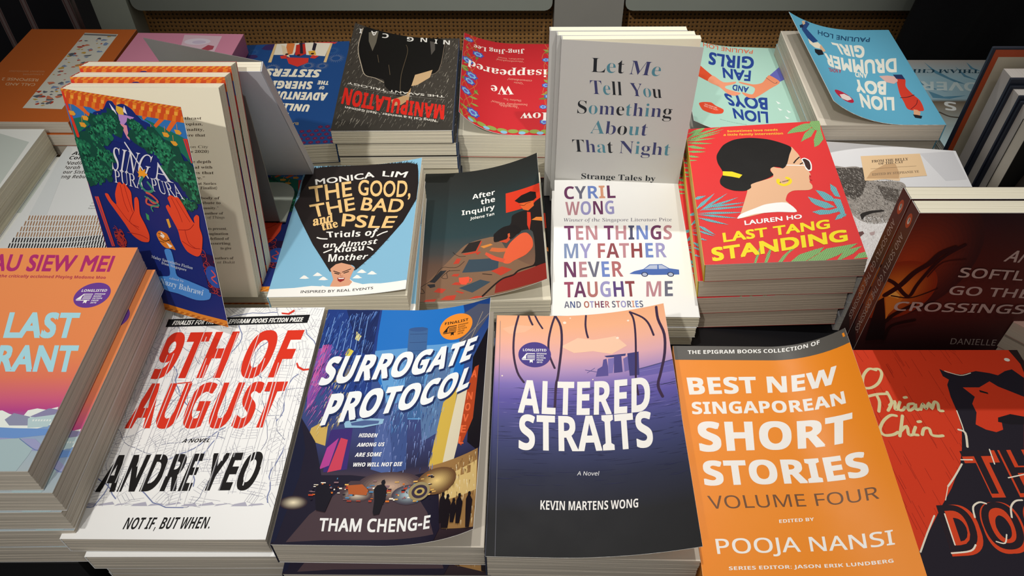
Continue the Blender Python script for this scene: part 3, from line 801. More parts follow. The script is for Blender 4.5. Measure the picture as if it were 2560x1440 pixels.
def art_dog(A):
    A.bg([(0,0xd23a1c),(198,0xd23a1c)])
    scratches(A)
    A.P([75,178.8,80.1,174.8,90.2,173.4,102.2,176.8,112,174.8,117.6,172.6,124.8,176.8,130.9,178.5,136.5,170.1,107,106.9,110.6,79.4,86.2,7.4,-3.3,7.4,2,27.5,13.9,41.6,30.5,61.3,43.1,75.4,56,92.9,63,106.9,70.1,124.4,72.5,139.6,73.1,152.2,75,163.5,78.2,168.4,74.9,171.8],0x201b26)
    A.P([85.7,161,98.2,161,108.5,166.8,112.9,161.8,118,158.6,128.1,152.2,119.8,134.2,111.1,135,101.5,130.4,99.4,122.9,93.5,120.7,87,122.9,81.4,127.4,86.5,138,86.6,145.8,91.2,152.2],0xd23a1c)
    A.P([97.1,158.6,102.6,156.2,102.5,154.6,96.9,156.6],0x1c1a1a)
    A.P([100.3,133.4,110.6,136.5,119.8,134.2,116.6,127.4,106.4,127.4,98.7,129.6],0x17121a)
    A.P([129.1,198.5,137,198,140,183.6,138.8,175.1,150.1,199.4],0x2a1a1a)
    A.E(131.4,188.0,2.2,1.7,0xece6da)
    A.N([67,122.9,70.8,120,67.5,108.3],1.6,0xe2d9c4)
    A.N([72.5,139.6,71.3,127.4,70.4,121.4],0.8,0xe2d9c4)
    A.N([57.8,94.3,49.1,84.7,41.2,76.8],1.2,0xe2d9c4)
    A.N([41.2,76.8,35.4,66.4],0.6,0xe2d9c4)
    A.N([23.5,55,14.3,42.8,5,29.8],1.1,0xe2d9c4)
    A.N([78.2,176.8,88.5,172.6,97.4,174.8],0.7,0xe2d9c4)
    A.T('THE',[60.2,70.2,137.1,71.5,60.3,104.8,138.7,106.9],0xd2431f,'b',b=0.03)
    A.T('THE',[60.2,70.2,137.1,71.5,60.3,104.8,138.7,106.9],0x241a22,'b',b=-0.012)
    A.T('DOGS',[24.4,28.7,126.4,34.5,27.5,62.5,128.1,67.6],0xd2431f,'b',b=0.03)
    A.T('DOGS',[24.4,28.7,126.4,34.5,27.5,62.5,128.1,67.6],0x241a22,'b',b=-0.012)
    A.N([58.6,97.7,66.5,97.7],1,0xe8dfcc)
    A.N([80.6,94.3,81.9,104.1,82.2,106.2],0.9,0xe8dfcc)
    A.N([85.3,83.4,97.4,86.1],0.9,0xe8dfcc)
    A.N([24.5,28.9,37.2,30.4,42.2,34.5],1.1,0xe8dfcc)
    A.N([49.8,53.8,51.8,61.3,57.3,64.8,61.5,63.8],1.2,0xe8dfcc)
    A.N([74.2,53.8,77.1,61.3,82,65.7,86.9,66.4],1.2,0xe8dfcc)
    A.N([30.8,56.3,29.5,41.6,28.9,34.5],0.9,0xe8dfcc)
    A.N([56.5,36.8,61.6,35.7,65.3,41.6],0.9,0xe8dfcc)
    A.N([25.3,177.7,20.3,178.8,13.8,171.8,10.6,161.8,15.7,160.5,23.1,165.1,28.5,173.4,28.2,178.5,23.6,178.5],2.3,0xd9cf9c)
    A.N([11.2,152.6,18.9,154.6,26.2,155],2.3,0xd9cf9c)
    A.N([18,153.8,18.1,147.4,14.7,138.8],2.3,0xd9cf9c)
    A.N([26.8,156.6,27.1,147.4,21.8,139.6],2.3,0xd9cf9c)
    A.N([24.5,144.3,29.7,148.2,27.5,141.1,29.7,140.8],2.3,0xd9cf9c)
    A.N([33.3,147.4,29.8,141.1,32.5,139.9,35.4,142.7],2.3,0xd9cf9c)
    A.N([37.9,151.4,39.7,151.8],2.3,0xd9cf9c)
    A.N([43,145.8,38.8,145,37.1,139.6,42.3,142.4,44.2,145.8,42.9,140.4,45.7,141.1],2.3,0xd9cf9c)
    A.N([46.1,140.4,50,145.8,50.2,141.1,54.8,146.6,54.6,141.1,59,147.4,60.9,145.8,59.6,139.9,62.2,139.3],2.3,0xd9cf9c)
    A.N([26.3,135,22,135.3,15.3,130.4,10.3,122.9,11.8,118.2,18.1,118.5,22.6,120.7],2.3,0xd9cf9c)
    A.N([30.8,135,26.7,125.9,22.6,117.3],2.3,0xd9cf9c)
    A.N([24.7,121.4,30.7,125.9,29.5,118.5,33.1,118.8],2.3,0xd9cf9c)
    A.N([36.7,125.1,33.2,119.2,36,118.2],2.3,0xd9cf9c)
    A.N([40.2,129.6,42.2,130],2.3,0xd9cf9c)
    A.N([39.2,118.5,42.4,123.7,46.1,123.7,46,118.5,49.9,117.3,53.8,117.7],2.3,0xd9cf9c)

def art_all(A):
    A.bg([(0,0xe4e7e6),(197,0xe4e7e6)])
    A.T("Alfian Sa'at",[11,177.8,66.6,177.8,10,184],0x222222,'i')
    A.T('Collected Plays',[11.8,169.5,71.3,169.5,10.8,175.6],0x222222,'i')
    A.T('Nadirah',[11.6,159.9,39,159.9,10.7,165.9],0x5c5a58,'i')
    A.T('Parah',[11.7,151.9,30.4,151.9,10.8,157.8],0x5c5a58,'i')
    A.T("Your Sister's Husband",[12.3,143.9,75.7,143.9,11.3,149.8],0x5c5a58,'i')
    A.T('Geng Rebut Cabinet',[11.9,135.8,69.8,135.8,11,141.5],0x5c5a58,'i')
    A.T('All is fair',[65.8,98.5,76.8,98.5,65.5,100.4],0x444444,'r')
    A.T('Characters',[65.5,93.4,76.5,93.4,65.2,95.3],0x444444,'r')
    A.T('Indoors',[65.5,88.7,76.4,88.7,65.2,90.6],0x444444,'r')
    A.T('Same',[65.3,84.8,76.2,84.8,65,86.7],0x444444,'r')
    A.P([-1.7,198.1,8,188.8,27.2,75.6,9.6,75.6],0xdadfdf)
    A.P([11.9,67,13.3,67,11.8,74.3,10.4,74.3],0xa78263)
    A.P([14.8,67,16.2,67,14.7,74.3,13.3,74.3],0xa78263,k=0)
    A.P([17.7,67,19,67,17.6,74.3,16.2,74.3],0xa78263,k=0)
    A.P([20.5,67,21.9,67,20.4,74.3,19.1,74.3],0xa78263,k=0)
    A.P([23.4,67,24.8,67,23.3,74.3,22,74.3],0xa78263,k=0)
    A.P([26.3,67,27.6,67,26.2,74.3,24.8,74.3],0xa78263,k=0)
    A.P([29.1,67,30.5,67,29.1,74.3,27.7,74.3],0xa78263,k=0)
    A.P([32,67,33.4,67,32,74.3,30.6,74.3],0xa78263,k=0)
    A.P([34.9,67,36.2,67,34.9,74.3,33.5,74.3],0xa78263,k=0)
    A.P([37.7,67,39.1,67,37.8,74.3,36.4,74.3],0xa78263,k=0)
    A.P([40.6,67,42,67,40.6,74.3,39.3,74.3],0xa78263,k=0)
    A.P([43.5,67,44.8,67,43.5,74.3,42.2,74.3],0xa78263,k=0)
    A.P([46.3,67,47.7,67,46.4,74.3,45,74.3],0xa78263,k=0)
    A.P([49.2,67,50.6,67,49.3,74.3,47.9,74.3],0xa78263,k=0)
    A.P([52.1,67,53.4,67,52.2,74.3,50.8,74.3],0xa78263,k=0)
    A.P([54.9,67,56.3,67,55.1,74.3,53.7,74.3],0xa78263,k=0)
    A.P([57.8,67.1,59.2,67.1,58,74.3,56.6,74.3],0xa78263,k=0)
    A.P([60.7,67.1,62,67.1,60.8,74.3,59.5,74.3],0xa78263,k=0)
    A.P([63.5,67.1,64.9,67.1,63.7,74.3,62.4,74.3],0xa78263,k=0)
    A.P([66.4,67.1,67.8,67.1,66.6,74.3,65.2,74.3],0xa78263,k=0)
    A.P([69.3,67.1,70.6,67.1,69.5,74.4,68.1,74.4],0xa78263,k=0)
    A.P([72.1,67.1,73.5,67.1,72.4,74.4,71,74.4],0xa78263,k=0)
    A.P([75,67.2,76.3,67.2,75.2,74.4,73.9,74.4],0xa78263,k=0)
    A.P([77.8,67.2,79.2,67.2,78.1,74.4,76.7,74.4],0xa78263,k=0)
    A.P([80.7,67.2,82,67.2,81,74.5,79.6,74.5],0xa78263,k=0)
    A.P([83.5,67.2,84.9,67.2,83.9,74.5,82.5,74.5],0xa78263,k=0)
    A.P([86.4,67.3,87.8,67.3,86.7,74.5,85.4,74.5],0xa78263,k=0)
    A.P([89.3,67.3,90.6,67.3,89.6,74.5,88.2,74.5],0xa78263,k=0)
    A.P([92.1,67.3,93.5,67.3,92.5,74.6,91.1,74.6],0xa78263,k=0)
    A.P([95,67.4,96.3,67.4,95.4,74.6,94,74.6],0xa78263,k=0)
    A.P([97.8,67.4,99.2,67.4,98.2,74.7,96.9,74.7],0xa78263,k=0)
    A.P([100.7,67.5,102,67.5,101.1,74.7,99.7,74.7],0xa78263,k=0)
    A.P([103.5,67.5,104.9,67.5,104,74.7,102.6,74.7],0xa78263,k=0)
    A.P([106.4,67.5,107.7,67.5,106.9,74.8,105.5,74.8],0xa78263,k=0)
    A.P([109.2,67.6,110.6,67.6,109.7,74.8,108.4,74.8],0xa78263,k=0)
    A.P([112.1,67.6,113.5,67.6,112.6,74.9,111.2,74.9],0xa78263,k=0)
    A.P([114.9,67.7,116.3,67.7,115.5,74.9,114.1,74.9],0xa78263,k=0)
    A.P([117.8,67.7,119.2,67.7,118.3,75,117,75],0xa78263,k=0)
    A.P([120.7,67.8,122,67.8,121.2,75,119.8,75],0xa78263,k=0)
    A.P([123.5,67.8,124.9,67.8,124.1,75.1,122.7,75.1],0xa78263,k=0)
    A.P([126.4,67.9,127.7,67.9,127,75.1,125.6,75.1],0xa78263,k=0)
    A.P([129.2,67.9,130.6,67.9,129.8,75.2,128.5,75.2],0xa78263,k=0)
    A.P([132.1,68,133.4,68,132.7,75.2,131.3,75.2],0xa78263,k=0)
    A.P([134.9,68,136.3,68,135.6,75.3,134.2,75.3],0xa78263,k=0)
    A.P([11.7,58.6,13.1,58.6,11.6,65.7,10.2,65.7],0xa78263)
    A.P([14.6,58.6,15.9,58.6,14.4,65.7,13.1,65.7],0xa78263,k=0)
    A.P([17.4,58.6,18.7,58.6,17.3,65.7,15.9,65.7],0xa78263,k=0)
    A.P([20.2,58.6,21.6,58.6,20.1,65.7,18.8,65.7],0xa78263,k=0)
    A.P([23.1,58.6,24.4,58.6,23,65.7,21.7,65.7],0xa78263,k=0)
    A.P([25.9,58.6,27.3,58.6,25.9,65.7,24.5,65.7],0xa78263,k=0)
    A.P([28.8,58.6,30.1,58.6,28.7,65.7,27.4,65.7],0xa78263,k=0)
    A.P([31.6,58.6,33,58.6,31.6,65.7,30.2,65.7],0xa78263,k=0)
    A.P([34.5,58.6,35.8,58.6,34.5,65.7,33.1,65.7],0xa78263,k=0)
    A.P([37.3,58.6,38.7,58.6,37.3,65.7,36,65.7],0xa78263,k=0)
    A.P([40.2,58.6,41.5,58.6,40.2,65.7,38.8,65.7],0xa78263,k=0)
    A.P([43,58.6,44.4,58.6,43.1,65.7,41.7,65.7],0xa78263,k=0)
    A.P([45.9,58.6,47.2,58.6,45.9,65.7,44.6,65.7],0xa78263,k=0)
    A.P([48.7,58.6,50,58.6,48.8,65.7,47.4,65.7],0xa78263,k=0)
    A.P([51.5,58.6,52.9,58.6,51.7,65.7,50.3,65.7],0xa78263,k=0)
    A.P([54.4,58.6,55.7,58.6,54.5,65.7,53.1,65.7],0xa78263,k=0)
    A.P([57.2,58.6,58.6,58.6,57.4,65.8,56,65.8],0xa78263,k=0)
    A.P([60,58.7,61.4,58.7,60.2,65.8,58.8,65.8],0xa78263,k=0)
    A.P([62.8,58.8,64.2,58.8,63,65.9,61.7,65.9],0xa78263,k=0)
    A.P([65.7,58.9,67,58.9,65.9,66,64.5,66],0xa78263,k=0)
    A.P([68.5,59,69.8,59,68.7,66.1,67.3,66.1],0xa78263,k=0)
    A.P([71.3,59.1,72.6,59.1,71.5,66.2,70.1,66.2],0xa78263,k=0)
    A.P([74.1,59.2,75.4,59.2,74.3,66.3,73,66.3],0xa78263,k=0)
    A.P([76.9,59.3,78.2,59.3,77.1,66.4,75.8,66.4],0xa78263,k=0)
    A.P([79.7,59.4,81,59.4,80,66.6,78.6,66.6],0xa78263,k=0)
    A.P([82.5,59.6,83.8,59.6,82.8,66.7,81.4,66.7],0xa78263,k=0)
    A.P([85.2,59.7,86.6,59.7,85.6,66.9,84.2,66.9],0xa78263,k=0)
    A.P([88,59.9,89.4,59.9,88.4,67,87,67],0xa78263,k=0)
    A.P([90.8,60.1,92.2,60.1,91.2,67.2,89.8,67.2],0xa78263,k=0)
    A.P([93.6,60.3,95,60.3,94,67.4,92.6,67.4],0xa78263,k=0)
    A.P([96.4,60.4,97.7,60.4,96.8,67.6,95.4,67.6],0xa78263,k=0)
    A.P([99.2,60.6,100.5,60.6,99.6,67.8,98.2,67.8],0xa78263,k=0)
    A.P([102,60.8,103.3,60.8,102.4,68,101,68],0xa78263,k=0)
    A.P([104.7,61,106.1,61,105.2,68.2,103.8,68.2],0xa78263,k=0)
    A.P([107.5,61.2,108.9,61.2,108,68.4,106.6,68.4],0xa78263,k=0)
    A.P([110.3,61.5,111.6,61.5,110.8,68.6,109.4,68.6],0xa78263,k=0)
    A.P([113.1,61.7,114.4,61.7,113.6,68.8,112.2,68.8],0xa78263,k=0)
    A.P([115.8,61.9,117.2,61.9,116.4,69.1,115,69.1],0xa78263,k=0)
    A.P([118.6,62.2,120,62.2,119.1,69.3,117.8,69.3],0xa78263,k=0)
    A.P([121.4,62.4,122.7,62.4,121.9,69.6,120.6,69.6],0xa78263,k=0)
    A.P([124.1,62.6,125.5,62.6,124.7,69.8,123.4,69.8],0xa78263,k=0)
    A.P([126.9,62.9,128.3,62.9,127.5,70.1,126.2,70.1],0xa78263,k=0)
    A.P([129.7,63.2,131,63.2,130.3,70.3,128.9,70.3],0xa78263,k=0)
    A.P([132.5,63.4,133.8,63.4,133.1,70.6,131.7,70.6],0xa78263,k=0)
    A.P([11.5,50.2,12.8,50.2,11.3,57.2,10,57.2],0xa78263)
    A.P([14.3,50.2,15.6,50.2,14.2,57.2,12.8,57.2],0xa78263,k=0)
    A.P([17.1,50.2,18.5,50.2,17,57.2,15.7,57.2],0xa78263,k=0)
    A.P([20,50.2,21.3,50.2,19.9,57.2,18.5,57.2],0xa78263,k=0)
    A.P([22.8,50.2,24.1,50.2,22.7,57.2,21.4,57.2],0xa78263,k=0)
    A.P([25.6,50.2,26.9,50.2,25.5,57.2,24.2,57.2],0xa78263,k=0)
    A.P([28.4,50.2,29.8,50.2,28.4,57.2,27,57.2],0xa78263,k=0)
    A.P([31.3,50.2,32.6,50.2,31.2,57.2,29.9,57.2],0xa78263,k=0)
    A.P([34.1,50.2,35.4,50.2,34.1,57.2,32.7,57.2],0xa78263,k=0)
    A.P([36.9,50.2,38.2,50.2,36.9,57.2,35.6,57.2],0xa78263,k=0)
    A.P([39.7,50.2,41.1,50.2,39.8,57.2,38.4,57.2],0xa78263,k=0)
    A.P([42.5,50.2,43.9,50.2,42.6,57.2,41.2,57.2],0xa78263,k=0)
    A.P([45.4,50.2,46.7,50.2,45.4,57.2,44.1,57.2],0xa78263,k=0)
    A.P([48.2,50.2,49.5,50.2,48.3,57.2,46.9,57.2],0xa78263,k=0)
    A.P([51,50.2,52.4,50.2,51.1,57.2,49.8,57.2],0xa78263,k=0)
    A.P([53.8,50.3,55.2,50.3,54,57.3,52.6,57.3],0xa78263,k=0)
    A.P([56.6,50.3,58,50.3,56.8,57.3,55.4,57.3],0xa78263,k=0)
    A.P([59.4,50.4,60.8,50.4,59.6,57.4,58.2,57.4],0xa78263,k=0)
    A.P([62.2,50.5,63.5,50.5,62.4,57.5,61,57.5],0xa78263,k=0)
    A.P([65,50.6,66.3,50.6,65.2,57.6,63.8,57.6],0xa78263,k=0)
    A.P([67.8,50.7,69.1,50.7,68,57.8,66.6,57.8],0xa78263,k=0)
    A.P([70.5,50.9,71.9,50.9,70.8,57.9,69.4,57.9],0xa78263,k=0)
    A.P([73.3,51,74.6,51,73.5,58.1,72.2,58.1],0xa78263,k=0)
    A.P([76.1,51.2,77.4,51.2,76.3,58.2,75,58.2],0xa78263,k=0)
    A.P([78.8,51.4,80.2,51.4,79.1,58.4,77.7,58.4],0xa78263,k=0)
    A.P([81.6,51.6,82.9,51.6,81.9,58.6,80.5,58.6],0xa78263,k=0)
    A.P([84.3,51.8,85.7,51.8,84.6,58.8,83.3,58.8],0xa78263,k=0)
    A.P([87.1,52,88.4,52,87.4,59,86,59],0xa78263,k=0)
    A.P([89.8,52.2,91.2,52.2,90.2,59.3,88.8,59.3],0xa78263,k=0)
    A.P([92.6,52.4,93.9,52.4,92.9,59.5,91.6,59.5],0xa78263,k=0)
    A.P([95.3,52.7,96.6,52.7,95.7,59.7,94.3,59.7],0xa78263,k=0)
    A.P([98,52.9,99.4,52.9,98.4,60,97.1,60],0xa78263,k=0)
    A.P([100.8,53.2,102.1,53.2,101.2,60.2,99.8,60.2],0xa78263,k=0)
    A.P([103.5,53.5,104.8,53.5,103.9,60.5,102.6,60.5],0xa78263,k=0)
    A.P([106.2,53.7,107.6,53.7,106.7,60.8,105.3,60.8],0xa78263,k=0)
    A.P([109,54,110.3,54,109.4,61.1,108.1,61.1],0xa78263,k=0)
    A.P([111.7,54.3,113,54.3,112.2,61.4,110.8,61.4],0xa78263,k=0)
    A.P([114.4,54.6,115.8,54.6,114.9,61.7,113.6,61.7],0xa78263,k=0)
    A.P([117.1,54.9,118.5,54.9,117.7,62,116.3,62],0xa78263,k=0)
    A.P([119.9,55.3,121.2,55.3,120.4,62.3,119.1,62.3],0xa78263,k=0)
    A.P([122.6,55.6,123.9,55.6,123.2,62.7,121.8,62.7],0xa78263,k=0)
    A.P([125.3,55.9,126.7,55.9,125.9,63,124.6,63],0xa78263,k=0)
    A.P([128,56.3,129.4,56.3,128.7,63.4,127.3,63.4],0xa78263,k=0)
    A.P([130.8,56.6,132.1,56.6,131.4,63.7,130,63.7],0xa78263,k=0)
    A.P([11.3,42,12.6,42,11.1,48.9,9.8,48.9],0xa78263)
    A.P([14.1,42,15.4,42,13.9,48.9,12.6,48.9],0xa78263,k=0)
    A.P([16.9,42,18.2,42,16.8,48.9,15.4,48.9],0xa78263,k=0)
    A.P([19.7,42,21,42,19.6,48.9,18.2,48.9],0xa78263,k=0)
    A.P([22.5,42,23.8,42,22.4,48.9,21.1,48.9],0xa78263,k=0)
    A.P([25.3,42,26.6,42,25.2,48.9,23.9,48.9],0xa78263,k=0)
    A.P([28.1,42,29.4,42,28,48.9,26.7,48.9],0xa78263,k=0)
    A.P([30.9,42,32.2,42,30.9,48.9,29.5,48.9],0xa78263,k=0)
    A.P([33.7,42,35,42,33.7,48.9,32.3,48.9],0xa78263,k=0)
    A.P([36.5,42,37.8,42,36.5,48.9,35.2,48.9],0xa78263,k=0)
    A.P([39.3,42,40.6,42,39.3,48.9,38,48.9],0xa78263,k=0)
    A.P([42.1,42,43.4,42,42.1,48.9,40.8,48.9],0xa78263,k=0)
    A.P([44.9,42,46.2,42,45,48.9,43.6,48.9],0xa78263,k=0)
    A.P([47.7,42,49,42,47.8,48.9,46.4,48.9],0xa78263,k=0)
    A.P([50.5,42,51.8,42,50.6,48.9,49.3,48.9],0xa78263,k=0)
    A.P([53.3,42.1,54.6,42.1,53.4,49,52.1,49],0xa78263,k=0)
    A.P([56.1,42.1,57.4,42.1,56.2,49,54.9,49],0xa78263,k=0)
    A.P([58.8,42.2,60.2,42.2,59,49.1,57.6,49.1],0xa78263,k=0)
    A.P([61.6,42.3,62.9,42.3,61.7,49.3,60.4,49.3],0xa78263,k=0)
    A.P([64.3,42.5,65.7,42.5,64.5,49.4,63.2,49.4],0xa78263,k=0)
    A.P([67.1,42.6,68.4,42.6,67.3,49.6,65.9,49.6],0xa78263,k=0)
    A.P([69.8,42.8,71.1,42.8,70,49.7,68.7,49.7],0xa78263,k=0)
    A.P([72.5,43,73.9,43,72.8,49.9,71.4,49.9],0xa78263,k=0)
    A.P([75.2,43.2,76.6,43.2,75.5,50.1,74.2,50.1],0xa78263,k=0)
    A.P([78,43.4,79.3,43.4,78.2,50.4,76.9,50.4],0xa78263,k=0)
    A.P([80.7,43.7,82,43.7,81,50.6,79.6,50.6],0xa78263,k=0)
    A.P([83.4,43.9,84.7,43.9,83.7,50.9,82.4,50.9],0xa78263,k=0)
    A.P([86.1,44.2,87.4,44.2,86.4,51.1,85.1,51.1],0xa78263,k=0)
    A.P([88.8,44.5,90.1,44.5,89.2,51.4,87.8,51.4],0xa78263,k=0)
    A.P([91.5,44.7,92.8,44.7,91.9,51.7,90.5,51.7],0xa78263,k=0)
    A.P([94.2,45,95.5,45,94.6,52,93.2,52],0xa78263,k=0)
    A.P([96.9,45.4,98.2,45.4,97.3,52.3,96,52.3],0xa78263,k=0)
    A.P([99.6,45.7,100.9,45.7,100,52.6,98.7,52.6],0xa78263,k=0)
    A.P([102.3,46,103.6,46,102.7,53,101.4,53],0xa78263,k=0)
    A.P([105,46.3,106.3,46.3,105.4,53.3,104.1,53.3],0xa78263,k=0)
    A.P([107.7,46.7,109,46.7,108.1,53.7,106.8,53.7],0xa78263,k=0)
    A.P([110.3,47.1,111.7,47.1,110.8,54,109.5,54],0xa78263,k=0)
    A.P([113,47.4,114.4,47.4,113.5,54.4,112.2,54.4],0xa78263,k=0)
    A.P([115.7,47.8,117,47.8,116.2,54.8,114.9,54.8],0xa78263,k=0)
    A.P([118.4,48.2,119.7,48.2,118.9,55.2,117.6,55.2],0xa78263,k=0)
    A.P([121.1,48.6,122.4,48.6,121.6,55.6,120.3,55.6],0xa78263,k=0)
    A.P([123.7,49,125.1,49,124.3,56,123,56],0xa78263,k=0)
    A.P([126.4,49.5,127.8,49.5,127,56.5,125.7,56.5],0xa78263,k=0)
    A.P([129.1,49.9,130.4,49.9,129.7,56.9,128.4,56.9],0xa78263,k=0)
    A.P([11,33.9,12.4,33.9,10.9,40.7,9.6,40.7],0x222022)
    A.P([13.8,33.9,15.2,33.9,13.7,40.7,12.4,40.7],0x222022,k=0)
    A.P([16.6,33.9,17.9,33.9,16.5,40.7,15.2,40.7],0x222022,k=0)
    A.P([19.4,33.9,20.7,33.9,19.3,40.7,18,40.7],0x222022,k=0)
    A.P([22.2,33.9,23.5,33.9,22.1,40.7,20.8,40.7],0x222022,k=0)
    A.P([25,33.9,26.3,33.9,24.9,40.7,23.6,40.7],0x222022,k=0)
    A.P([27.7,33.9,29.1,33.9,27.7,40.7,26.4,40.7],0x222022,k=0)
    A.P([30.5,33.9,31.8,33.9,30.5,40.7,29.2,40.7],0x222022,k=0)
    A.P([33.3,33.9,34.6,33.9,33.3,40.7,32,40.7],0x222022,k=0)
    A.P([36.1,33.9,37.4,33.9,36.1,40.7,34.8,40.7],0x222022,k=0)
    A.P([38.9,33.9,40.2,33.9,38.9,40.7,37.6,40.7],0x222022,k=0)
    A.P([41.6,33.9,43,33.9,41.7,40.7,40.4,40.7],0x222022,k=0)
    A.P([44.4,33.9,45.7,33.9,44.5,40.7,43.2,40.7],0x222022,k=0)
    A.P([47.2,33.9,48.5,33.9,47.3,40.7,46,40.7],0x222022,k=0)
    A.P([50,33.9,51.3,33.9,50.1,40.7,48.8,40.7],0x222022,k=0)
    A.P([52.8,34,54.1,34,52.9,40.8,51.5,40.8],0x222022,k=0)
    A.P([55.5,34.1,56.8,34.1,55.6,40.9,54.3,40.9],0x222022,k=0)
    A.P([58.2,34.2,59.6,34.2,58.4,41,57.1,41],0x222022,k=0)
    A.P([61,34.3,62.3,34.3,61.1,41.1,59.8,41.1],0x222022,k=0)
    A.P([63.7,34.5,65,34.5,63.9,41.3,62.5,41.3],0x222022,k=0)
    A.P([66.4,34.7,67.7,34.7,66.6,41.5,65.2,41.5],0x222022,k=0)
    A.P([69.1,34.9,70.4,34.9,69.3,41.7,68,41.7],0x222022,k=0)
    A.P([71.8,35.1,73.1,35.1,72,41.9,70.7,41.9],0x222022,k=0)
    A.P([74.5,35.3,75.8,35.3,74.7,42.2,73.4,42.2],0x222022,k=0)
    A.P([77.1,35.6,78.5,35.6,77.4,42.4,76.1,42.4],0x222022,k=0)
    A.P([79.8,35.9,81.1,35.9,80.1,42.7,78.8,42.7],0x222022,k=0)
    A.P([82.5,36.2,83.8,36.2,82.8,43,81.5,43],0x222022,k=0)
    A.P([85.2,36.5,86.5,36.5,85.5,43.3,84.1,43.3],0x222022,k=0)
    A.P([87.8,36.8,89.1,36.8,88.2,43.7,86.8,43.7],0x222022,k=0)
    A.P([90.5,37.2,91.8,37.2,90.8,44,89.5,44],0x222022,k=0)
    A.P([93.1,37.5,94.5,37.5,93.5,44.4,92.2,44.4],0x222022,k=0)
    A.P([95.8,37.9,97.1,37.9,96.2,44.7,94.9,44.7],0x222022,k=0)
    A.P([98.4,38.3,99.8,38.3,98.9,45.1,97.5,45.1],0x222022,k=0)
    A.P([101.1,38.6,102.4,38.6,101.5,45.5,100.2,45.5],0x222022,k=0)
    A.P([103.7,39,105.1,39,104.2,45.9,102.8,45.9],0x222022,k=0)
    A.P([106.4,39.5,107.7,39.5,106.8,46.3,105.5,46.3],0x222022,k=0)
    A.P([109,39.9,110.3,39.9,109.5,46.8,108.2,46.8],0x222022,k=0)
    A.P([111.7,40.3,113,40.3,112.2,47.2,110.8,47.2],0x222022,k=0)
    A.P([114.3,40.8,115.6,40.8,114.8,47.7,113.5,47.7],0x222022,k=0)
    A.P([116.9,41.3,118.3,41.3,117.5,48.2,116.1,48.2],0x222022,k=0)
    A.P([119.6,41.7,120.9,41.7,120.1,48.6,118.8,48.6],0x222022,k=0)
    A.P([122.2,42.2,123.5,42.2,122.8,49.1,121.4,49.1],0x222022,k=0)
    A.P([124.8,42.7,126.2,42.7,125.4,49.7,124.1,49.7],0x222022,k=0)
    A.P([127.5,43.2,128.8,43.2,128,50.2,126.7,50.2],0x222022,k=0)
    A.P([10.8,26,12.1,26,10.7,32.7,9.4,32.7],0x222022)
    A.P([13.6,26,14.9,26,13.5,32.7,12.1,32.7],0x222022,k=0)
    A.P([16.4,26,17.7,26,16.2,32.7,14.9,32.7],0x222022,k=0)
    A.P([19.1,26,20.4,26,19,32.7,17.7,32.7],0x222022,k=0)
    A.P([21.9,26,23.2,26,21.8,32.7,20.5,32.7],0x222022,k=0)
    A.P([24.6,26,26,26,24.6,32.7,23.3,32.7],0x222022,k=0)
    A.P([27.4,26,28.7,26,27.4,32.7,26,32.7],0x222022,k=0)
    A.P([30.2,26,31.5,26,30.1,32.7,28.8,32.7],0x222022,k=0)
    A.P([32.9,26,34.2,26,32.9,32.7,31.6,32.7],0x222022,k=0)
    A.P([35.7,26,37,26,35.7,32.7,34.4,32.7],0x222022,k=0)
    A.P([38.4,26,39.8,26,38.5,32.7,37.1,32.7],0x222022,k=0)
    A.P([41.2,26,42.5,26,41.2,32.7,39.9,32.7],0x222022,k=0)
    A.P([44,26,45.3,26,44,32.7,42.7,32.7],0x222022,k=0)
    A.P([46.7,26,48,26,46.8,32.7,45.5,32.7],0x222022,k=0)
    A.P([49.5,26,50.8,26,49.6,32.7,48.3,32.7],0x222022,k=0)
    A.P([52.2,26,53.5,26,52.3,32.7,51,32.7],0x222022,k=0)
    A.P([54.9,26.1,56.3,26.1,55.1,32.8,53.8,32.8],0x222022,k=0)
    A.P([57.6,26.2,59,26.2,57.8,32.9,56.5,32.9],0x222022,k=0)
    A.P([60.3,26.4,61.7,26.4,60.5,33.1,59.2,33.1],0x222022,k=0)
    A.P([63,26.6,64.3,26.6,63.2,33.3,61.9,33.3],0x222022,k=0)
    A.P([65.7,26.8,67,26.8,65.9,33.5,64.6,33.5],0x222022,k=0)
    A.P([68.4,27.1,69.7,27.1,68.6,33.8,67.3,33.8],0x222022,k=0)
    A.P([71,27.3,72.3,27.3,71.3,34,69.9,34],0x222022,k=0)
    A.P([73.7,27.6,75,27.6,73.9,34.3,72.6,34.3],0x222022,k=0)
    A.P([76.3,27.9,77.6,27.9,76.6,34.6,75.3,34.6],0x222022,k=0)
    A.P([79,28.2,80.3,28.2,79.2,34.9,77.9,34.9],0x222022,k=0)
    A.P([81.6,28.6,82.9,28.6,81.9,35.3,80.6,35.3],0x222022,k=0)
    A.P([84.2,28.9,85.5,28.9,84.5,35.6,83.2,35.6],0x222022,k=0)
    A.P([86.9,29.3,88.2,29.3,87.2,36,85.9,36],0x222022,k=0)
    A.P([89.5,29.7,90.8,29.7,89.8,36.4,88.5,36.4],0x222022,k=0)
    A.P([92.1,30.1,93.4,30.1,92.5,36.8,91.1,36.8],0x222022,k=0)
    A.P([94.7,30.5,96,30.5,95.1,37.3,93.8,37.3],0x222022,k=0)
    A.P([97.3,30.9,98.6,30.9,97.7,37.7,96.4,37.7],0x222022,k=0)
    A.P([99.9,31.4,101.2,31.4,100.3,38.2,99,38.2],0x222022,k=0)
    A.P([102.5,31.8,103.8,31.8,102.9,38.6,101.6,38.6],0x222022,k=0)
    A.P([105.1,32.3,106.4,32.3,105.6,39.1,104.2,39.1],0x222022,k=0)
    A.P([107.7,32.8,109,32.8,108.2,39.6,106.8,39.6],0x222022,k=0)
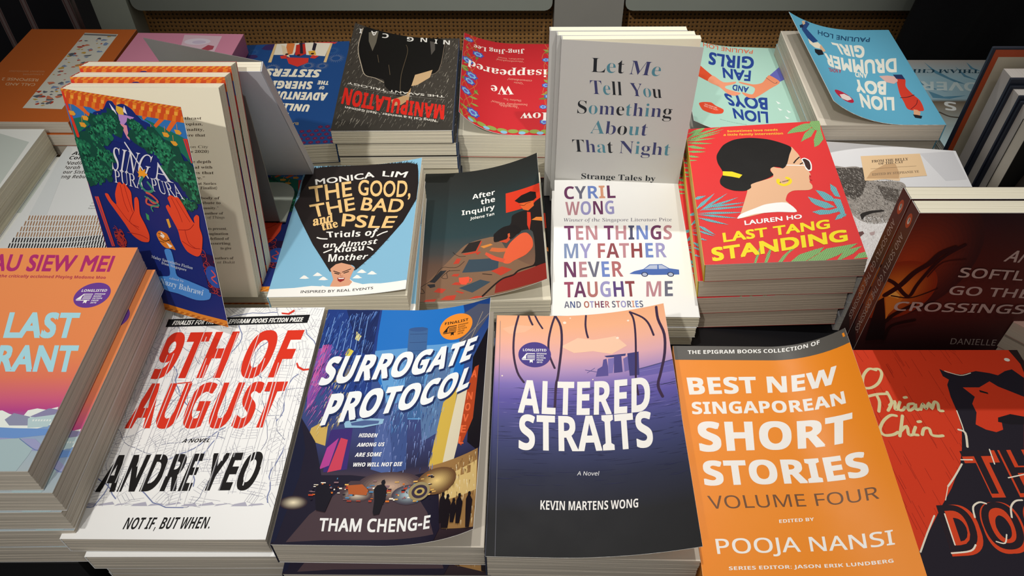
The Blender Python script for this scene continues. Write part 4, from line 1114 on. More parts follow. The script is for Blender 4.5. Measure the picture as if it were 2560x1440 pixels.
    A.P([110.3,33.3,111.6,33.3,110.8,40.1,109.5,40.1],0x222022,k=0)
    A.P([112.9,33.9,114.2,33.9,113.4,40.7,112.1,40.7],0x222022,k=0)
    A.P([115.5,34.4,116.8,34.4,116,41.2,114.7,41.2],0x222022,k=0)
    A.P([118.1,35,119.4,35,118.6,41.8,117.3,41.8],0x222022,k=0)
    A.P([120.7,35.5,122,35.5,121.2,42.3,119.9,42.3],0x222022,k=0)
    A.P([123.2,36.1,124.6,36.1,123.8,42.9,122.5,42.9],0x222022,k=0)
    A.P([125.8,36.7,127.1,36.7,126.4,43.5,125.1,43.5],0x222022,k=0)
    A.P([10.6,18.1,11.9,18.1,10.5,24.7,9.2,24.7],0x222022)
    A.P([13.4,18.1,14.7,18.1,13.2,24.7,11.9,24.7],0x222022,k=0)
    A.P([16.1,18.1,17.4,18.1,16,24.7,14.7,24.7],0x222022,k=0)
    A.P([18.8,18.1,20.1,18.1,18.7,24.7,17.4,24.7],0x222022,k=0)
    A.P([21.6,18.1,22.9,18.1,21.5,24.7,20.2,24.7],0x222022,k=0)
    A.P([24.3,18.1,25.6,18.1,24.3,24.7,23,24.7],0x222022,k=0)
    A.P([27.1,18.1,28.4,18.1,27,24.7,25.7,24.7],0x222022,k=0)
    A.P([29.8,18.1,31.1,18.1,29.8,24.7,28.5,24.7],0x222022,k=0)
    A.P([32.5,18.1,33.8,18.1,32.5,24.7,31.2,24.7],0x222022,k=0)
    A.P([35.3,18.1,36.6,18.1,35.3,24.7,34,24.7],0x222022,k=0)
    A.P([38,18.1,39.3,18.1,38,24.7,36.7,24.7],0x222022,k=0)
    A.P([40.8,18.1,42.1,18.1,40.8,24.7,39.5,24.7],0x222022,k=0)
    A.P([43.5,18.1,44.8,18.1,43.6,24.7,42.3,24.7],0x222022,k=0)
    A.P([46.2,18.1,47.5,18.1,46.3,24.7,45,24.7],0x222022,k=0)
    A.P([49,18.1,50.3,18.1,49.1,24.7,47.8,24.7],0x222022,k=0)
    A.P([51.7,18.2,53,18.2,51.8,24.8,50.5,24.8],0x222022,k=0)
    A.P([54.4,18.3,55.7,18.3,54.5,24.9,53.2,24.9],0x222022,k=0)
    A.P([57.1,18.4,58.4,18.4,57.2,25,55.9,25],0x222022,k=0)
    A.P([59.7,18.6,61,18.6,59.9,25.2,58.6,25.2],0x222022,k=0)
    A.P([62.4,18.8,63.7,18.8,62.6,25.4,61.3,25.4],0x222022,k=0)
    A.P([65,19.1,66.3,19.1,65.2,25.7,63.9,25.7],0x222022,k=0)
    A.P([67.7,19.3,69,19.3,67.9,26,66.6,26],0x222022,k=0)
    A.P([70.3,19.6,71.6,19.6,70.5,26.3,69.2,26.3],0x222022,k=0)
    A.P([72.9,19.9,74.2,19.9,73.1,26.6,71.8,26.6],0x222022,k=0)
    A.P([75.5,20.3,76.8,20.3,75.8,26.9,74.5,26.9],0x222022,k=0)
    A.P([78.1,20.6,79.4,20.6,78.4,27.3,77.1,27.3],0x222022,k=0)
    A.P([80.7,21,82,21,81,27.7,79.7,27.7],0x222022,k=0)
    A.P([83.3,21.4,84.6,21.4,83.6,28.1,82.3,28.1],0x222022,k=0)
    A.P([85.9,21.8,87.2,21.8,86.2,28.5,84.9,28.5],0x222022,k=0)
    A.P([88.5,22.3,89.8,22.3,88.8,28.9,87.5,28.9],0x222022,k=0)
    A.P([91,22.7,92.4,22.7,91.4,29.4,90.1,29.4],0x222022,k=0)
    A.P([93.6,23.2,94.9,23.2,94,29.9,92.7,29.9],0x222022,k=0)
    A.P([96.2,23.7,97.5,23.7,96.6,30.4,95.3,30.4],0x222022,k=0)
    A.P([98.8,24.2,100.1,24.2,99.2,30.9,97.8,30.9],0x222022,k=0)
    A.P([101.3,24.7,102.6,24.7,101.7,31.4,100.4,31.4],0x222022,k=0)
    A.P([103.9,25.3,105.2,25.3,104.3,32,103,32],0x222022,k=0)
    A.P([106.4,25.8,107.7,25.8,106.9,32.5,105.6,32.5],0x222022,k=0)
    A.P([109,26.4,110.3,26.4,109.4,33.1,108.1,33.1],0x222022,k=0)
    A.P([111.5,27,112.8,27,112,33.7,110.7,33.7],0x222022,k=0)
    A.P([114.1,27.6,115.4,27.6,114.6,34.3,113.2,34.3],0x222022,k=0)
    A.P([116.6,28.2,117.9,28.2,117.1,35,115.8,35],0x222022,k=0)
    A.P([119.1,28.9,120.5,28.9,119.7,35.6,118.4,35.6],0x222022,k=0)
    A.P([121.7,29.5,123,29.5,122.2,36.3,120.9,36.3],0x222022,k=0)
    A.P([124.2,30.2,125.5,30.2,124.8,37,123.5,37],0x222022,k=0)

def art_pale(A):
    A.bg([(0,0xeef0ea),(198,0xeef0ea)])
    A.P([87.3,189.5,125.9,173.5,128.7,100.6,40.9,100.6,15.5,185.8],0xccd4cc)

def art_sing(A):
    A.bg([(0,0x1a2a72),(198,0x18266a)])
    A.P([-4.3,170,42.4,168.9,32.6,159.7,23.1,156.1,19.3,148.3,6.7,141.6,-0,134.4],0x3272b4)
    A.P([62.6,168.4,111.9,168.7,113.3,151.4,114.5,133.8,104.1,139.4,86.8,147.7,74.7,157.9],0x3272b4)
    A.P([2.7,151.1,23.1,156.1,19.3,148.3,6.7,141.6,-0,134.4,0.7,145.8],0x1f6d58)
    A.P([69.8,162,80.7,157.5,89.7,146.9,104.1,139.4,110,133.7,114.4,133.1,112.4,147.7,106.2,152.2],0x1f6d58,s_=1)
    A.P([2.4,165.1,15.7,164.9,20.8,158.9,24.8,156.3,21.1,155.3,13.7,159.8],0xe0662a)
    A.P([17.4,165.1,29.6,164.7,36.2,160.8,32.6,159.7],0xe0662a)
    A.P([74.2,161.4,78.6,165.4,82.9,164.8,75.1,159.2],0xe0662a)
    A.P([83.5,156.7,92.6,164.3,97.8,164.4,85.3,155.2],0xe0662a)
    A.P([94.4,155.2,102.8,163.9,108,164,97,153.8],0xe0662a)
    checks(A)
    A.P([0,170.9,2.2,170.9,6,136.6,2.8,135.6],0xd83a2a)
    A.P([27.5,159.1,23,153.7,19.5,147.7,26,141.7,52.9,139.3,67.9,146.3,103.8,138.2,114.4,133.1,103.9,138.8,90,148.2,80.5,156.9,71.4,159.9,66.4,165.7,59.6,168.6,54.7,168,51.1,166.7,48.9,169.4,43.9,168.8,37.5,162.1],0x1a2a72,s_=1)
    A.P([45.7,168.1,49.8,163,50.8,159,47.7,160.4],0xe9e6f0)
    A.P([59.8,167.5,60.7,161.4,57,163.3],0xe2dfec,k=0)
    A.P([51.9,166.8,57.9,165.8,57.4,161,53,159.6,50.7,163.1],0xdcae3c)
    A.P([51.8,160.6,60.1,160.8,66.9,160.2,64,158.3,58.6,156.4,54.3,152.9,51.4,153.7],0xb58ac8)
    A.P([51.8,153.8,57.6,153.3,57.1,147.2,57.1,142.4,54.8,143.9,53.4,147.9],0xd98fa0)
    A.P([1.6,157.1,6.9,157.3,8.4,155.2,6.3,153.8,2.2,154],0xe09c34)
    A.N([4.8,157.5,5.7,161.6],0.5,0xd88a3a,k=0)
    A.P([14.2,155,19.4,155.2,21,153.2,18.9,151.7,14.8,151.9],0xe09c34,k=0)
    A.N([17.4,155.4,18.2,159.4],0.5,0xd88a3a,k=0)
    A.P([27.1,154.2,32.3,154.4,33.8,152.4,31.8,150.9,27.8,151.1],0xe09c34,k=0)
    A.N([30.2,154.6,31.1,158.6],0.5,0xd88a3a,k=0)
    A.P([9.6,149.5,14.8,149.7,16.4,147.6,14.3,146.1,10.2,146.3],0xe09c34,k=0)
    A.N([12.7,149.9,13.7,154],0.5,0xd88a3a,k=0)
    A.P([77.5,152.7,82.3,152.9,83.8,150.9,82,149.5,78.3,149.7],0xe09c34,k=0)
    A.N([80.4,153.1,81,157],0.5,0xd88a3a,k=0)
    A.P([90.1,152.9,94.9,153.1,96.4,151.2,94.7,149.7,90.9,149.9],0xe09c34,k=0)
    A.N([93,153.3,93.5,157.2],0.5,0xd88a3a,k=0)
    A.P([102,156.3,106.6,156.4,108.2,154.5,106.5,153.1,102.8,153.3],0xe09c34,k=0)
    A.N([104.8,156.6,105.3,160.5],0.5,0xd88a3a,k=0)
    A.P([96.1,147.5,100.8,147.7,102.4,145.8,100.6,144.4,96.9,144.5],0xe09c34,k=0)
    A.N([98.9,147.9,99.5,151.8],0.5,0xd88a3a,k=0)
    trees(A,[35.3,149.2,13,26,141.7,11,43.7,154.5,8,13.5,126,15,21.7,120.8,13,2.8,111.3,11,28.8,126.4,9,72.4,145.7,11,81.3,142.1,13,87.9,138.2,12,92.9,129.2,14,102.5,122.7,13,109.1,118.8,10,66.2,153.3,7,10.8,107.3,9])
    trees(A,[4.3,129.3,12,10.2,117.3,10,21.8,113.1,8,107.3,119,12,112,110.2,10,100,126.4,11,100.2,101.3,7])
    A.T('SING',[31.1,116.8,65.5,116.4,37.9,134.7,77.2,133.6],0xd9dbe4,'si')
    A.T('A',[71.7,115.9,90.2,115.7,68.1,129.8,83.6,129],0xd9dbe4,'si',k=0)
    A.N([51.5,140,66.1,115.6],1.3,0xd9dbe4,k=0)
    A.T('PURA',[30.2,106.5,59.2,105.4,32,116.6,60.7,116.3],0xd9dbe4,'si')
    A.T('PURA',[66.7,106,97.5,104.2,67.8,116,92.7,114.9],0xd9dbe4,'si',k=0)
    A.P([54.9,120.8,57.4,118.7,60.6,123.1,61.6,120.3,65.3,122.4,64.3,119.3,66.5,118.2,63.5,116.7,61.7,115,59.4,116.1,56,114.6,57.5,117.3],0xf0a02c,s_=1)
    A.N([60.6,115.3,56.3,109.6,60.9,104.4,67.8,106.6,64.5,112],2,0x3d8a72)
    A.N([60.6,103.4,65.2,102.2,70.1,98,64.5,96,60.6,99.3,57.9,94.8,62.5,93.6,68.8,93.7],1.8,0xc8564c)
    A.N([58.2,99.9,66.2,97.3,70.4,95,62.2,92.5,62.4,89],1.2,0x3d8a72)
    A.P([15.9,94.9,19.4,95.3,21.6,90.5,25.4,88,27,96.6,33,106.3,35.9,107.3,37.4,106,39.8,107.4,42.1,104.8,44.5,100.6,42.7,91.1,42.6,84.8,46.2,95.8,49.4,97.9,50.2,94.5,48,83.7,50.6,75.8,52.2,67.6,49.7,61.2,41.7,60.1,33.8,64,28.7,72.7,21.7,83.1,17.4,89.7],0xe2492b,s_=1)
    A.P([80.8,102.8,84.6,105.5,87.9,104.6,91.6,104.7,94.9,99.4,98.6,91,101.6,86.5,102.1,90.7,105.3,93.8,107.6,92.7,105.8,84.3,106.5,76.2,102,62.8,96.6,58.5,88,60.9,83.9,68.6,83.4,77.9,78.7,89.4,76.9,95.1,79.7,97.2,81.5,95,81.5,99],0xe2492b,k=0,s_=1)
    A.N([35.2,105.1,34.5,91.7,36.3,83.7],0.5,0x9c1f1a)
    A.N([39.2,105.8,39.7,93.6,40.5,84.4],0.5,0x9c1f1a,k=0)
    A.N([24.7,87.9,32.7,76.7,42.3,70],0.5,0x9c1f1a,k=0)
    A.N([28.9,65.2,42.2,65.6,49.5,63.8],0.5,0x9c1f1a,k=0)
    A.N([41.9,84.7,34.7,74.9,43,72.2],0.5,0x9c1f1a,k=0)
    A.N([84.6,103.5,88.3,93.2,89.8,85.3],0.5,0x9c1f1a,k=0)
    A.N([88.7,103.2,93.4,94.1,97.5,86.8],0.5,0x9c1f1a,k=0)
    A.N([84.1,78,94.4,80.1,100.7,85.4],0.5,0x9c1f1a,k=0)
    A.N([90.6,79.3,91.5,69.1,97.8,65.1],0.5,0x9c1f1a,k=0)
    A.N([85.2,68.9,94.2,65.4,101.6,65.9],0.5,0x9c1f1a,k=0)
    A.P([59.4,69,63.2,72.9,67.6,72.7,70.9,71.3,73,65.3,75.7,59.5,71.3,59.6,66.1,59.1,61.8,62],0xe0802c,s_=1)
    A.P([64.9,72.2,67.9,69.6,65.9,67.1,63.2,68.7],0xf0e8dc)
    A.P([67.6,64.2,73.3,62.2,70.1,59.9],0xf0ece4,k=0)
    A.N([61.5,67.3,66.6,65.1,72.3,67.3],0.6,0x2a1a14)
    A.N([61.8,70.6,65.5,70.2],0.5,0x2a1a14,k=0)
    A.N([61.1,64,65.5,63.8],0.5,0x2a1a14,k=0)
    A.N([69.9,67.9,72.6,64.2],0.5,0x2a1a14,k=0)
    A.P([73.5,84.3,76.3,85.3,76.8,78.7,74.5,77.2],0xe0a23a)
    A.P([53.8,85.8,56.5,84.3,55.8,79.9,53.4,80.6],0x3c9a5a,k=0)
    A.P([64.2,57.1,71,58.5,71.7,47.8,71.1,36.5,82.1,34.5,99,31.7,102.8,29.2,99.2,22.2,85.4,18.3,67.7,19.8,53.4,20.5,49.8,30.6,62.8,34.7,64.9,44.1],0x4a8ad2,s_=1)
    coral(A,[117.6,46.9,110.5,62.5,114.4,28.6,101.2,49.8])
    coral(A,[15.3,64.7,23.2,56.4,15.8,50.4])
    A.E(109.5,44.0,7.7,9.3,0x2d4fa0)
    A.N([108.4,49.2,111.1,45.5,106.7,42.3,110.7,38.9],1.2,0xd8504a)
    A.T('Malay Speculative Fiction',[47.8,47.1,89,46,49,49.7],0xb9c4da,'sb')
    A.T('from Singapore',[57.4,43.8,82.1,42.9,58.4,46.2],0xb9c4da,'sb')
    A.T('edited by',[61.9,31.6,76.3,32.1,62.7,33.5],0xd0d8e8,'si')
    A.T('Nazry Bahrawi',[50,24.9,93.4,24.2,52.6,30.3],0xbcd4ec,'sb')
    A.P([108.5,150.7,113.2,151.3,114.8,134.3,111.3,133.8],0xd8392a)
    A.P([114.4,90,118.7,90.8,126.6,9,122.8,11.5],0xdc3a2a,k=0)
    A.P([3.6,90.5,7.9,91.2,10.6,49.4,6.9,48.6],0xd8453a,k=0)
    A.N([116,89.3,124.1,10.7],0.5,0x6a4a8a)
    A.N([110.2,150,112.7,134],0.5,0x6a4a8a,k=0)
    A.N([5.5,90.3,8.8,49],0.5,0x6a4a8a,k=0)
    A.P([0,0,112.4,0,112.4,6,86,5.4,52,6.2,26,5.2,0,6],0xe08a2c)
    basechecks(A)

def art_singpage(A):
    A.T('of the best in Southeast',[48.9,150,95.6,150,49.4,152],0x55483a,'sb')
    A.T('Asian tales, dystopian,',[50.4,145.7,95.7,145.7,50.8,147.7],0x55483a,'sb')
    A.T('sharp on marginality,',[51.8,141.5,95.9,141.5,52.3,143.5],0x55483a,'sb')
    A.T('a vision of the future that',[49.5,137.2,95.9,137.2,50,139.2],0x55483a,'sb')
    A.T('author of Lion City',[59.2,128.3,96.1,128.3,59.6,130.3],0x55483a,'si')
    A.T('(Fiction Prize 2020)',[60.2,124.6,96.1,124.6,60.6,126.6],0x55483a,'sb')
    A.T('stories with the depth',[55.3,116.6,96.3,116.6,55.7,118.7],0x55483a,'sb')
    A.T('that they deal with',[59.3,112.2,96.4,112.2,59.7,114.3],0x55483a,'sb')
    A.T('and in tales that',[60.8,107.8,96.5,107.8,61.3,110],0x55483a,'sb')
    A.T('we are."',[73.1,103.7,88.8,103.7,73.6,105.8],0x55483a,'sb')
    A.T('Debut Series',[76,99.1,96.7,99.1,76.4,101.2],0x55483a,'sb')
    A.T('Prize Finalist)',[75.2,95.5,96.7,95.5,75.7,97.7],0x55483a,'sb')
    A.T('a rich body of',[69.9,87.2,97.2,87.2,70.4,89.3],0x55483a,'sb')
    A.T('and a tribute to',[69.1,83.2,97.1,83.2,69.5,85.3],0x55483a,'sb')
    A.T('our community."',[68.2,78.9,94.6,78.9,68.6,81],0x55483a,'sb')
    A.T('author of',[83.1,74.4,97.5,74.4,83.5,76.5],0x55483a,'sb')
    A.T('A Book of Things',[72.4,70.9,97.8,70.9,72.9,73.1],0x55483a,'si')
    A.T('past to present,',[76.5,61.2,98,61.2,76.9,63.4],0x55483a,'sb')
    A.T('imagination',[79.6,56.8,98.2,56.8,80,59],0x55483a,'sb')
    A.T('defined of',[82.8,52.5,98.1,52.5,83.2,54.7],0x55483a,'sb')
    A.T('asserting',[82,48.3,98.4,48.3,82.4,50.6],0x55483a,'sb')
    A.T('to give',[89.8,44,98.4,44,90.2,46.3],0x55483a,'sb')
    A.T('authors of',[83.5,35.1,98.5,35.1,83.9,37.4],0x55483a,'sb')
    A.T('at Bukit',[84.8,31.4,98.8,31.4,85.3,33.7],0x55483a,'si')

def art_psle(A):
    A.bg([(0,0x86b9d4),(198,0x86bcd8)])
    A.P([2,167,7.5,172.9,16.2,175.4,25.1,176.8,39.2,177.1,53.3,178,69.7,177.7,84.2,177,103.3,173.4,112.3,167.6,113.9,156.6,115.5,138.7,115.5,114.5,105.4,85.6,92.6,63.8,82.5,47,69.5,29.6,66.8,36.1,52.5,37,47.7,28.4,37.9,45,26.6,63.7,10.9,94.4,-0.1,117.9,2.4,129.9,1,153.3],0x261f1e)
    hair(A,[115.5,114.5,92.6,63.8,82.5,47,69.5,29.6,47.7,28.4,26.6,63.7,10.9,94.4,-0.1,117.9,2.4,129.9,1.3,163,2,167,7.5,172.9,16.2,175.4,25.1,176.8,39.2,177.1,53.3,178,69.7,177.7,84.2,177,103.3,173.4,112.3,167.6],0x261f1e)
    A.T('MONICA',[14.6,148.2,70.2,157.7,12.6,156.5,68.4,166.7],0xf4f1ea,'g',b=0.02)
    A.T('LIM',[77.9,157.9,101.4,150.9,77.6,166,103.7,159.3],0xf4f1ea,'g',b=0.02,k=0)
    A.T('THE',[15,121.7,52.2,130.9,8.4,145.2,48.2,152.9],0xf0c784,'g',b=0.015)
    A.T('GOOD,',[57.4,132.1,109.1,120.1,55.3,155,108.4,144.7],0xf0c784,'g',b=0.015,k=0)
    A.T('THE',[20.3,99.9,58,110,13.8,117.9,54.5,128.2],0xf0c784,'g',b=0.015,k=0)
    A.T('BAD',[62.9,109.2,103.1,99.6,63.4,127.5,104.3,118.1],0xf0c784,'g',b=0.015,k=0)
    A.T('PSLE',[48.5,87.6,96,79.7,47.3,105,99.9,94.8],0xf0c784,'g',b=0.015)
    A.T('and',[22.7,88.4,40.1,93.7,20,101.3],0xf0c784,'sb',b=0.01)
    A.T('the',[32.2,81.9,45.8,86.5,29,92.5],0xf0c784,'sb',b=0.01,k=0)
    A.T('Trials of',[39.7,72.4,83.6,72.3,35.6,80.1,83.6,80.6],0xf4f1ea,'i')
    A.T('an Almost',[36.9,59,84.5,60.9,35.2,65.3,84.3,67.6],0xf4f1ea,'i')
    A.T('Kiasu',[47.4,52.6,74.2,53.8,45.9,60],0xf4f1ea,'i')
    A.T('Mother',[43.9,41.1,77.7,42.5,41.4,50.8,78.2,48.9],0xf4f1ea,'i')
    A.N([29.2,72.4,32.7,70.9,38.2,70.4],1.5,0xf4f1ea)
    A.N([83.3,71.4,87.7,74.1,91.7,75.4],1.5,0xf4f1ea)
    A.N([38.4,52.8,40.8,54.3,44.5,56.6],1.5,0xf4f1ea)
    A.N([76.2,57.7,79.7,55.2,81.3,53],1.5,0xf4f1ea)
    A.P([50.1,10,51.2,17.2,55,20.7,64.7,20.1,69.7,15.4,77.2,12.2,81.4,6.3,41.5,7.9,43.3,12.6],0xf0eee8)
    A.P([50,10.6,51.7,19.6,48.5,28.4,47.2,32.1,48.9,37.1,55.7,39.4,64.1,36.3,68.3,32.2,66.9,26.1,65.7,18.8,68.4,15.5,66,10.9,56.6,10.4],0xd99e7d)
    A.P([47.4,32.8,51.4,38.3,57.4,39.8,64,37.3,69.1,32.7,66.8,36.1,58.7,43.1,50.8,42.2,46.2,34.7],0x261f1e)
    A.N([50.5,29.5,56.2,26.8],0.9,0x2a1a16)
    A.N([58.3,27.9,64.9,31.2],0.9,0x2a1a16,k=0)
    A.N([51.8,27,55.5,25.6],1,0x1a1210,k=0)
    A.N([59.8,26.6,63.5,28.2],1,0x1a1210,k=0)
    A.P([54.9,21.3,57.9,21.8,61.5,21,61.1,17.9,58.3,15.9,55.9,17.6],0x8f2a28)
    A.P([55.6,21.1,61.1,20.7,60.4,19.6,56.2,19.7],0xf4efe6)
    A.N([57.1,26.8,57.1,23.7,59.4,23.2],0.6,0xb57458,k=0)
    A.P([22.8,21,24.5,23.4,25.9,25.1,27.9,24.1,29.5,22.4,31.2,21.3,28,20.7],0xf2f0ea)
    A.P([33.5,24.1,35.3,26.5,36.7,28.3,38.7,27.2,40.3,25.5,42,24.4,38.8,23.8],0xf2f0ea,k=0)
    A.P([39.2,19.1,40.9,21.5,42.4,23.2,44.3,22.2,45.9,20.4,47.6,19.4,44.4,18.7],0xf2f0ea,k=0)
    A.P([70.9,26.1,72.8,28.4,74.4,29.9,76.3,28.7,77.9,26.8,79.6,25.6,76.3,25.2],0xf2f0ea,k=0)
    A.P([80.1,23.2,82.1,25.4,83.7,26.9,85.6,25.6,87.2,23.7,88.9,22.4,85.6,22.2],0xf2f0ea,k=0)
    A.P([67.8,19.8,69.7,22.1,71.2,23.7,73.1,22.5,74.7,20.6,76.5,19.5,73.2,19.1],0xf2f0ea,k=0)
    A.P([-4.1,8.8,20.5,10.1,34.7,12.2,46.1,11.3,58.2,10.6,70.2,11.8,84.2,11.9,93.2,10.6,103.8,10.4,115.4,10.3,120.4,-5.5,120.4,-15.8,0.5,-12.3],0xf4f2ec)
    A.T('INSPIRED BY REAL EVENTS',[27,4,87.5,4.9,26.9,7,87.4,7.7],0x3a3634,'g',b=0.01)

def art_inq(A):
    A.bg([(0,0x8a6248),(13,0x83604a),(48.2,0x6a5244),(64.3,0x4a4a48),(87.7,0x2c4145),(122.8,0x283a3c),(162.3,0x272c2b),(194,0x232422)])
    A.P([87.4,143.1,126,140.7,126.8,109.9,87,111.8],0xd63a22)
    A.P([134,110.6,119.4,114.5,113.3,105.4,103.4,107,93.5,104.6,90.8,91.7,74,84.2,76.2,71.6,83.2,72.5,92.6,70.5,102.3,77.9,114.1,70.3,114.3,28.3,104.9,25.1,85.8,34.5,89.1,28.6,128,20.9],0x221d1c,s_=1)
    A.P([1,-3.8,1.6,12.9,5.4,20.3,22.7,44.4,35.3,62.6,48.6,77.1,76.3,79.2,89.6,48.8,111.8,23.4,126.5,15.7,125.4,-1.5,70.9,0.1,39,-3.7],0x82634c,s_=1)
    A.P([40.9,63.5,48.6,77.1,61,78.6,55.5,64.1],0x2a2422)
    A.P([42.1,62.5,55.5,64.1,60.6,77.9,61.8,76.7,56.7,61.4,45.5,60.3],0xc0442c,k=0)
    A.P([42.5,36.2,48.9,53.3,78.7,48.8,77.4,34.2,75.7,32.5],0x3a4a56)
    A.P([39.7,16,60.1,23.6,70,18.1,52.6,8],0x3a4a56,k=0)
    A.P([12.1,25.4,21.7,40.5,27.7,40.9,17,24.5],0x2c2c30,k=0)
    A.P([9.6,22.4,17,23,17.7,19.2,13,17.8],0x2c2c30,k=0)
    A.P([70.6,32.4,81.3,35.3,91.3,27.7,80,23.4],0xbf3f2c)
    A.P([16.4,12.5,20.4,17.6,27.9,15.7,24.4,10.7],0xbf3f2c,k=0)
    A.P([32.6,21.3,36.3,24,42.8,23.1,40.7,19.6],0xbf3f2c,k=0)
    A.P([6.1,-1.8,9.5,2.5,19.4,3.6,17,-1.4],0xbf3f2c,k=0)
    A.P([22.6,2.1,28.2,6.8,37.7,7.4,35.8,1],0xbf3f2c,k=0)
    A.P([36.6,11.9,38.7,12.7,45.1,9.3,43,8.2],0xbf3f2c,k=0)
    A.P([55.6,60.8,59,63,60.7,61.3,57.3,58],0xbf3f2c,k=0)
    A.P([33.5,49.1,37.2,56.7,41.1,55.7,39,49.2],0xbf3f2c,k=0)
    A.P([32.3,32.8,34.4,35.3,40.1,35,38.3,31.3],0xbf3f2c,k=0)
    A.P([49.5,0.6,55.9,3,64.4,1.5,60.2,-0.8],0xbf3f2c,k=0)
    A.P([39.4,29.7,49.2,29.7,49.6,24.3,46.6,19.5,42.3,20.2,40,23.5],0xe8553a)
    A.N([49.2,27.7,51.7,26.2,50.9,22.5,48.2,22.3],1,0xe8553a,k=0)
    A.P([82.6,40.3,83.9,51,90.1,64.9,101,73.5,108.1,71.7,113,60.9,113,49.4,105.6,41.9,93.9,39.1,88.2,36.7],0xe2603c,s_=1)
    A.P([64.6,57,65.8,60,75.9,50.5,84.9,44.2,82.6,40.3,71.3,47.9],0xd8553a,k=0)
    A.P([69.2,60.6,71.5,64.9,88.7,58.1,89.7,53.6,78.3,56.2],0xcf6a3c,k=0)
    A.P([60.1,69.6,70.4,71,72.7,68.6,63.5,66.3],0xd8883a,k=0)
    A.P([73.9,72.4,74.6,84,83.6,91.1,95.5,89.6,102.4,79.6,98.6,74.6,90.4,79.8,86.7,71.2,79.7,71.3],0x1e1a1a,s_=1)
    A.P([79.1,71.5,86.7,72,89.1,75.3,90.4,69.7,86.6,66.3,80.8,70.1],0xc8492c)
    A.P([88.1,79.1,90.2,79.6,90.5,73.9,88.2,74],0xd05a34,k=0)
    A.P([96.7,126.7,104.4,132.2,114.6,133.1,120.2,128.8,120.6,119.3,116.3,116.3,101.5,120.7],0x1c1818)
    A.P([101.4,119.8,117,116.8,117.2,108.5,110.7,104.1,105.4,108.7],0xd9602c)
    A.N([102,117.7,106.8,114.3,108.8,116,113.8,116],0.6,0x2a1a14)
    A.P([109.5,103,113.1,100.2,113.1,87.9,110.8,73.7,108.8,83.2],0xcf3a24)
    A.P([113.7,88.4,118.8,89.9,125.4,86,125.7,79.8],0xd98038,k=0)
    A.P([73.6,2.3,75.4,15,88.9,21,126.9,21.5,126,-1.1,103.9,1.6],0x8c2a22)
    A.N([62.3,1.6,73.2,12.7,82.1,18.9,92.2,19.8,100.3,24.1,126.9,21.5],2,0x241a18)
    A.N([62.3,30.8,71.2,27.2],0.8,0x241a18)
    A.N([1,13.7,5.4,20.3,14.6,29.1,22.7,44.4,30.3,44.6,38,44.6,44.5,51.6],0.5,0x2a1f1c)
    A.N([2.9,9.2,4.5,17.3,8,11.3,2.8,11.4],0.5,0x2a1f1c)
    A.N([30.4,40.7,23.1,31.9,28.6,30,28.3,39.3,40.3,39.6],0.5,0x2a1f1c)
    A.N([33,66.1,35.3,62.6,39.9,59.1,45.5,58.7],0.5,0x2a1f1c)
    A.T('After',[51.5,145,75.7,146.4,51.4,152.9],0xf2f0ea,'b')
    A.T('the',[60.6,134.2,75.8,134.6,60.4,142.5],0xf2f0ea,'b')
    A.T('Inquiry',[40.7,121.1,75.4,122.6,40.5,128.6],0xf2f0ea,'b')
    A.T('Jolene Tan',[49.4,112.3,74.6,113.2,49.4,116.6],0xf2f0ea,'b')

def art_ten(A):
    A.bg([(0,0xf4f3ef),(198,0xf4f3ef)])
    A.T('CYRIL',[10.2,165.4,63.5,167.5,9.8,186.5,63.4,188.8],[0x6c3a5e,0x6b6b7d,0x6f86c4,0xd6997a,0x6c3a5e],'b')
    A.T('WONG',[11.1,139.2,61,141.6,11.1,160.7],[0xb9868e,0x9a96c4,0x6c3a5e,0x9a96c4],'b')
    A.T('Winner of the Singapore Literature Prize',[9.4,129.3,117.8,130.7,9.4,134.5],0x666070,'si')
    A.T('TEN THINGS',[10.6,101.5,115.2,103.3,9.9,122.8,117.2,124.3],[0x7a3f68,0xb9868e,0xb9868e,0x000000,0x7a3f68,0xb9868e,0x4f4f6a,0x6f86c4,0x6c3a5e,0xb9868e],'b')
    A.T('MY FATHER',[10.3,75.1,108,77.4,10,96.1,109,98.1],[0x7f8fb4,0x9a96c4,0x000000,0xb06a6c,0x8c4a52,0xb9868e,0x8c4448,0x6f86c4,0x9a96c4],'b')
    A.T('NEVER',[10.4,49,65.5,50.6,10,70],[0x6c3a5e,0xb9868e,0x6b6b7d,0x6f86c4,0xb06a6c],'b')
    A.T('TAUGHT',[10.4,22.8,75.4,24.9,10.1,42.8],[0x9c4a62,0x6c3a5e,0xb0706c,0x9a96c4,0x5c447c,0x8c4448],'b')
    A.T('ME',[84.7,24.8,108.8,25.8,86.2,44.4],[0xb9868e,0x6b6b7d],'b',k=0)
    A.T('AND OTHER STORIES',[10.4,9.6,81.3,11.6,10.1,17.7],[0x6b6b7d,0x4a5a8a,0x6b6b7d,0x000000,0xb06a5c,0x9a96c4,0x8c4448,0x6c3a5e,0xb06a6c,0x000000,0x6b6b7d,0xb0706c,0x9a96c4,0x6b6b7d,0xd6997a,0x6f86c4,0x6b6b7d],'b')
    A.P([71.1,54.6,76,58.1,84.7,61.1,90.6,67.3,102.4,67.9,108.9,62.3,117.7,60.6,117.4,54,92.7,53.1,72.6,54.2],0x4a6ab0)
    A.P([85.5,61.1,91,66.2,98.1,66.7,97.6,61.2],0xb6c0d8)
    A.P([99.2,66.7,102.3,66.8,108.1,61.8,99,61.3],0xb6c0d8,k=0)
    A.E(85.3,53.7,3.1,3.1,0x2a3350)
    A.E(85.3,53.7,2.2,2.2,0xaeb8d0)
    A.E(109.4,54.0,3.1,3.1,0x2a3350,k=0)
    A.E(109.4,54.0,2.2,2.2,0xaeb8d0)

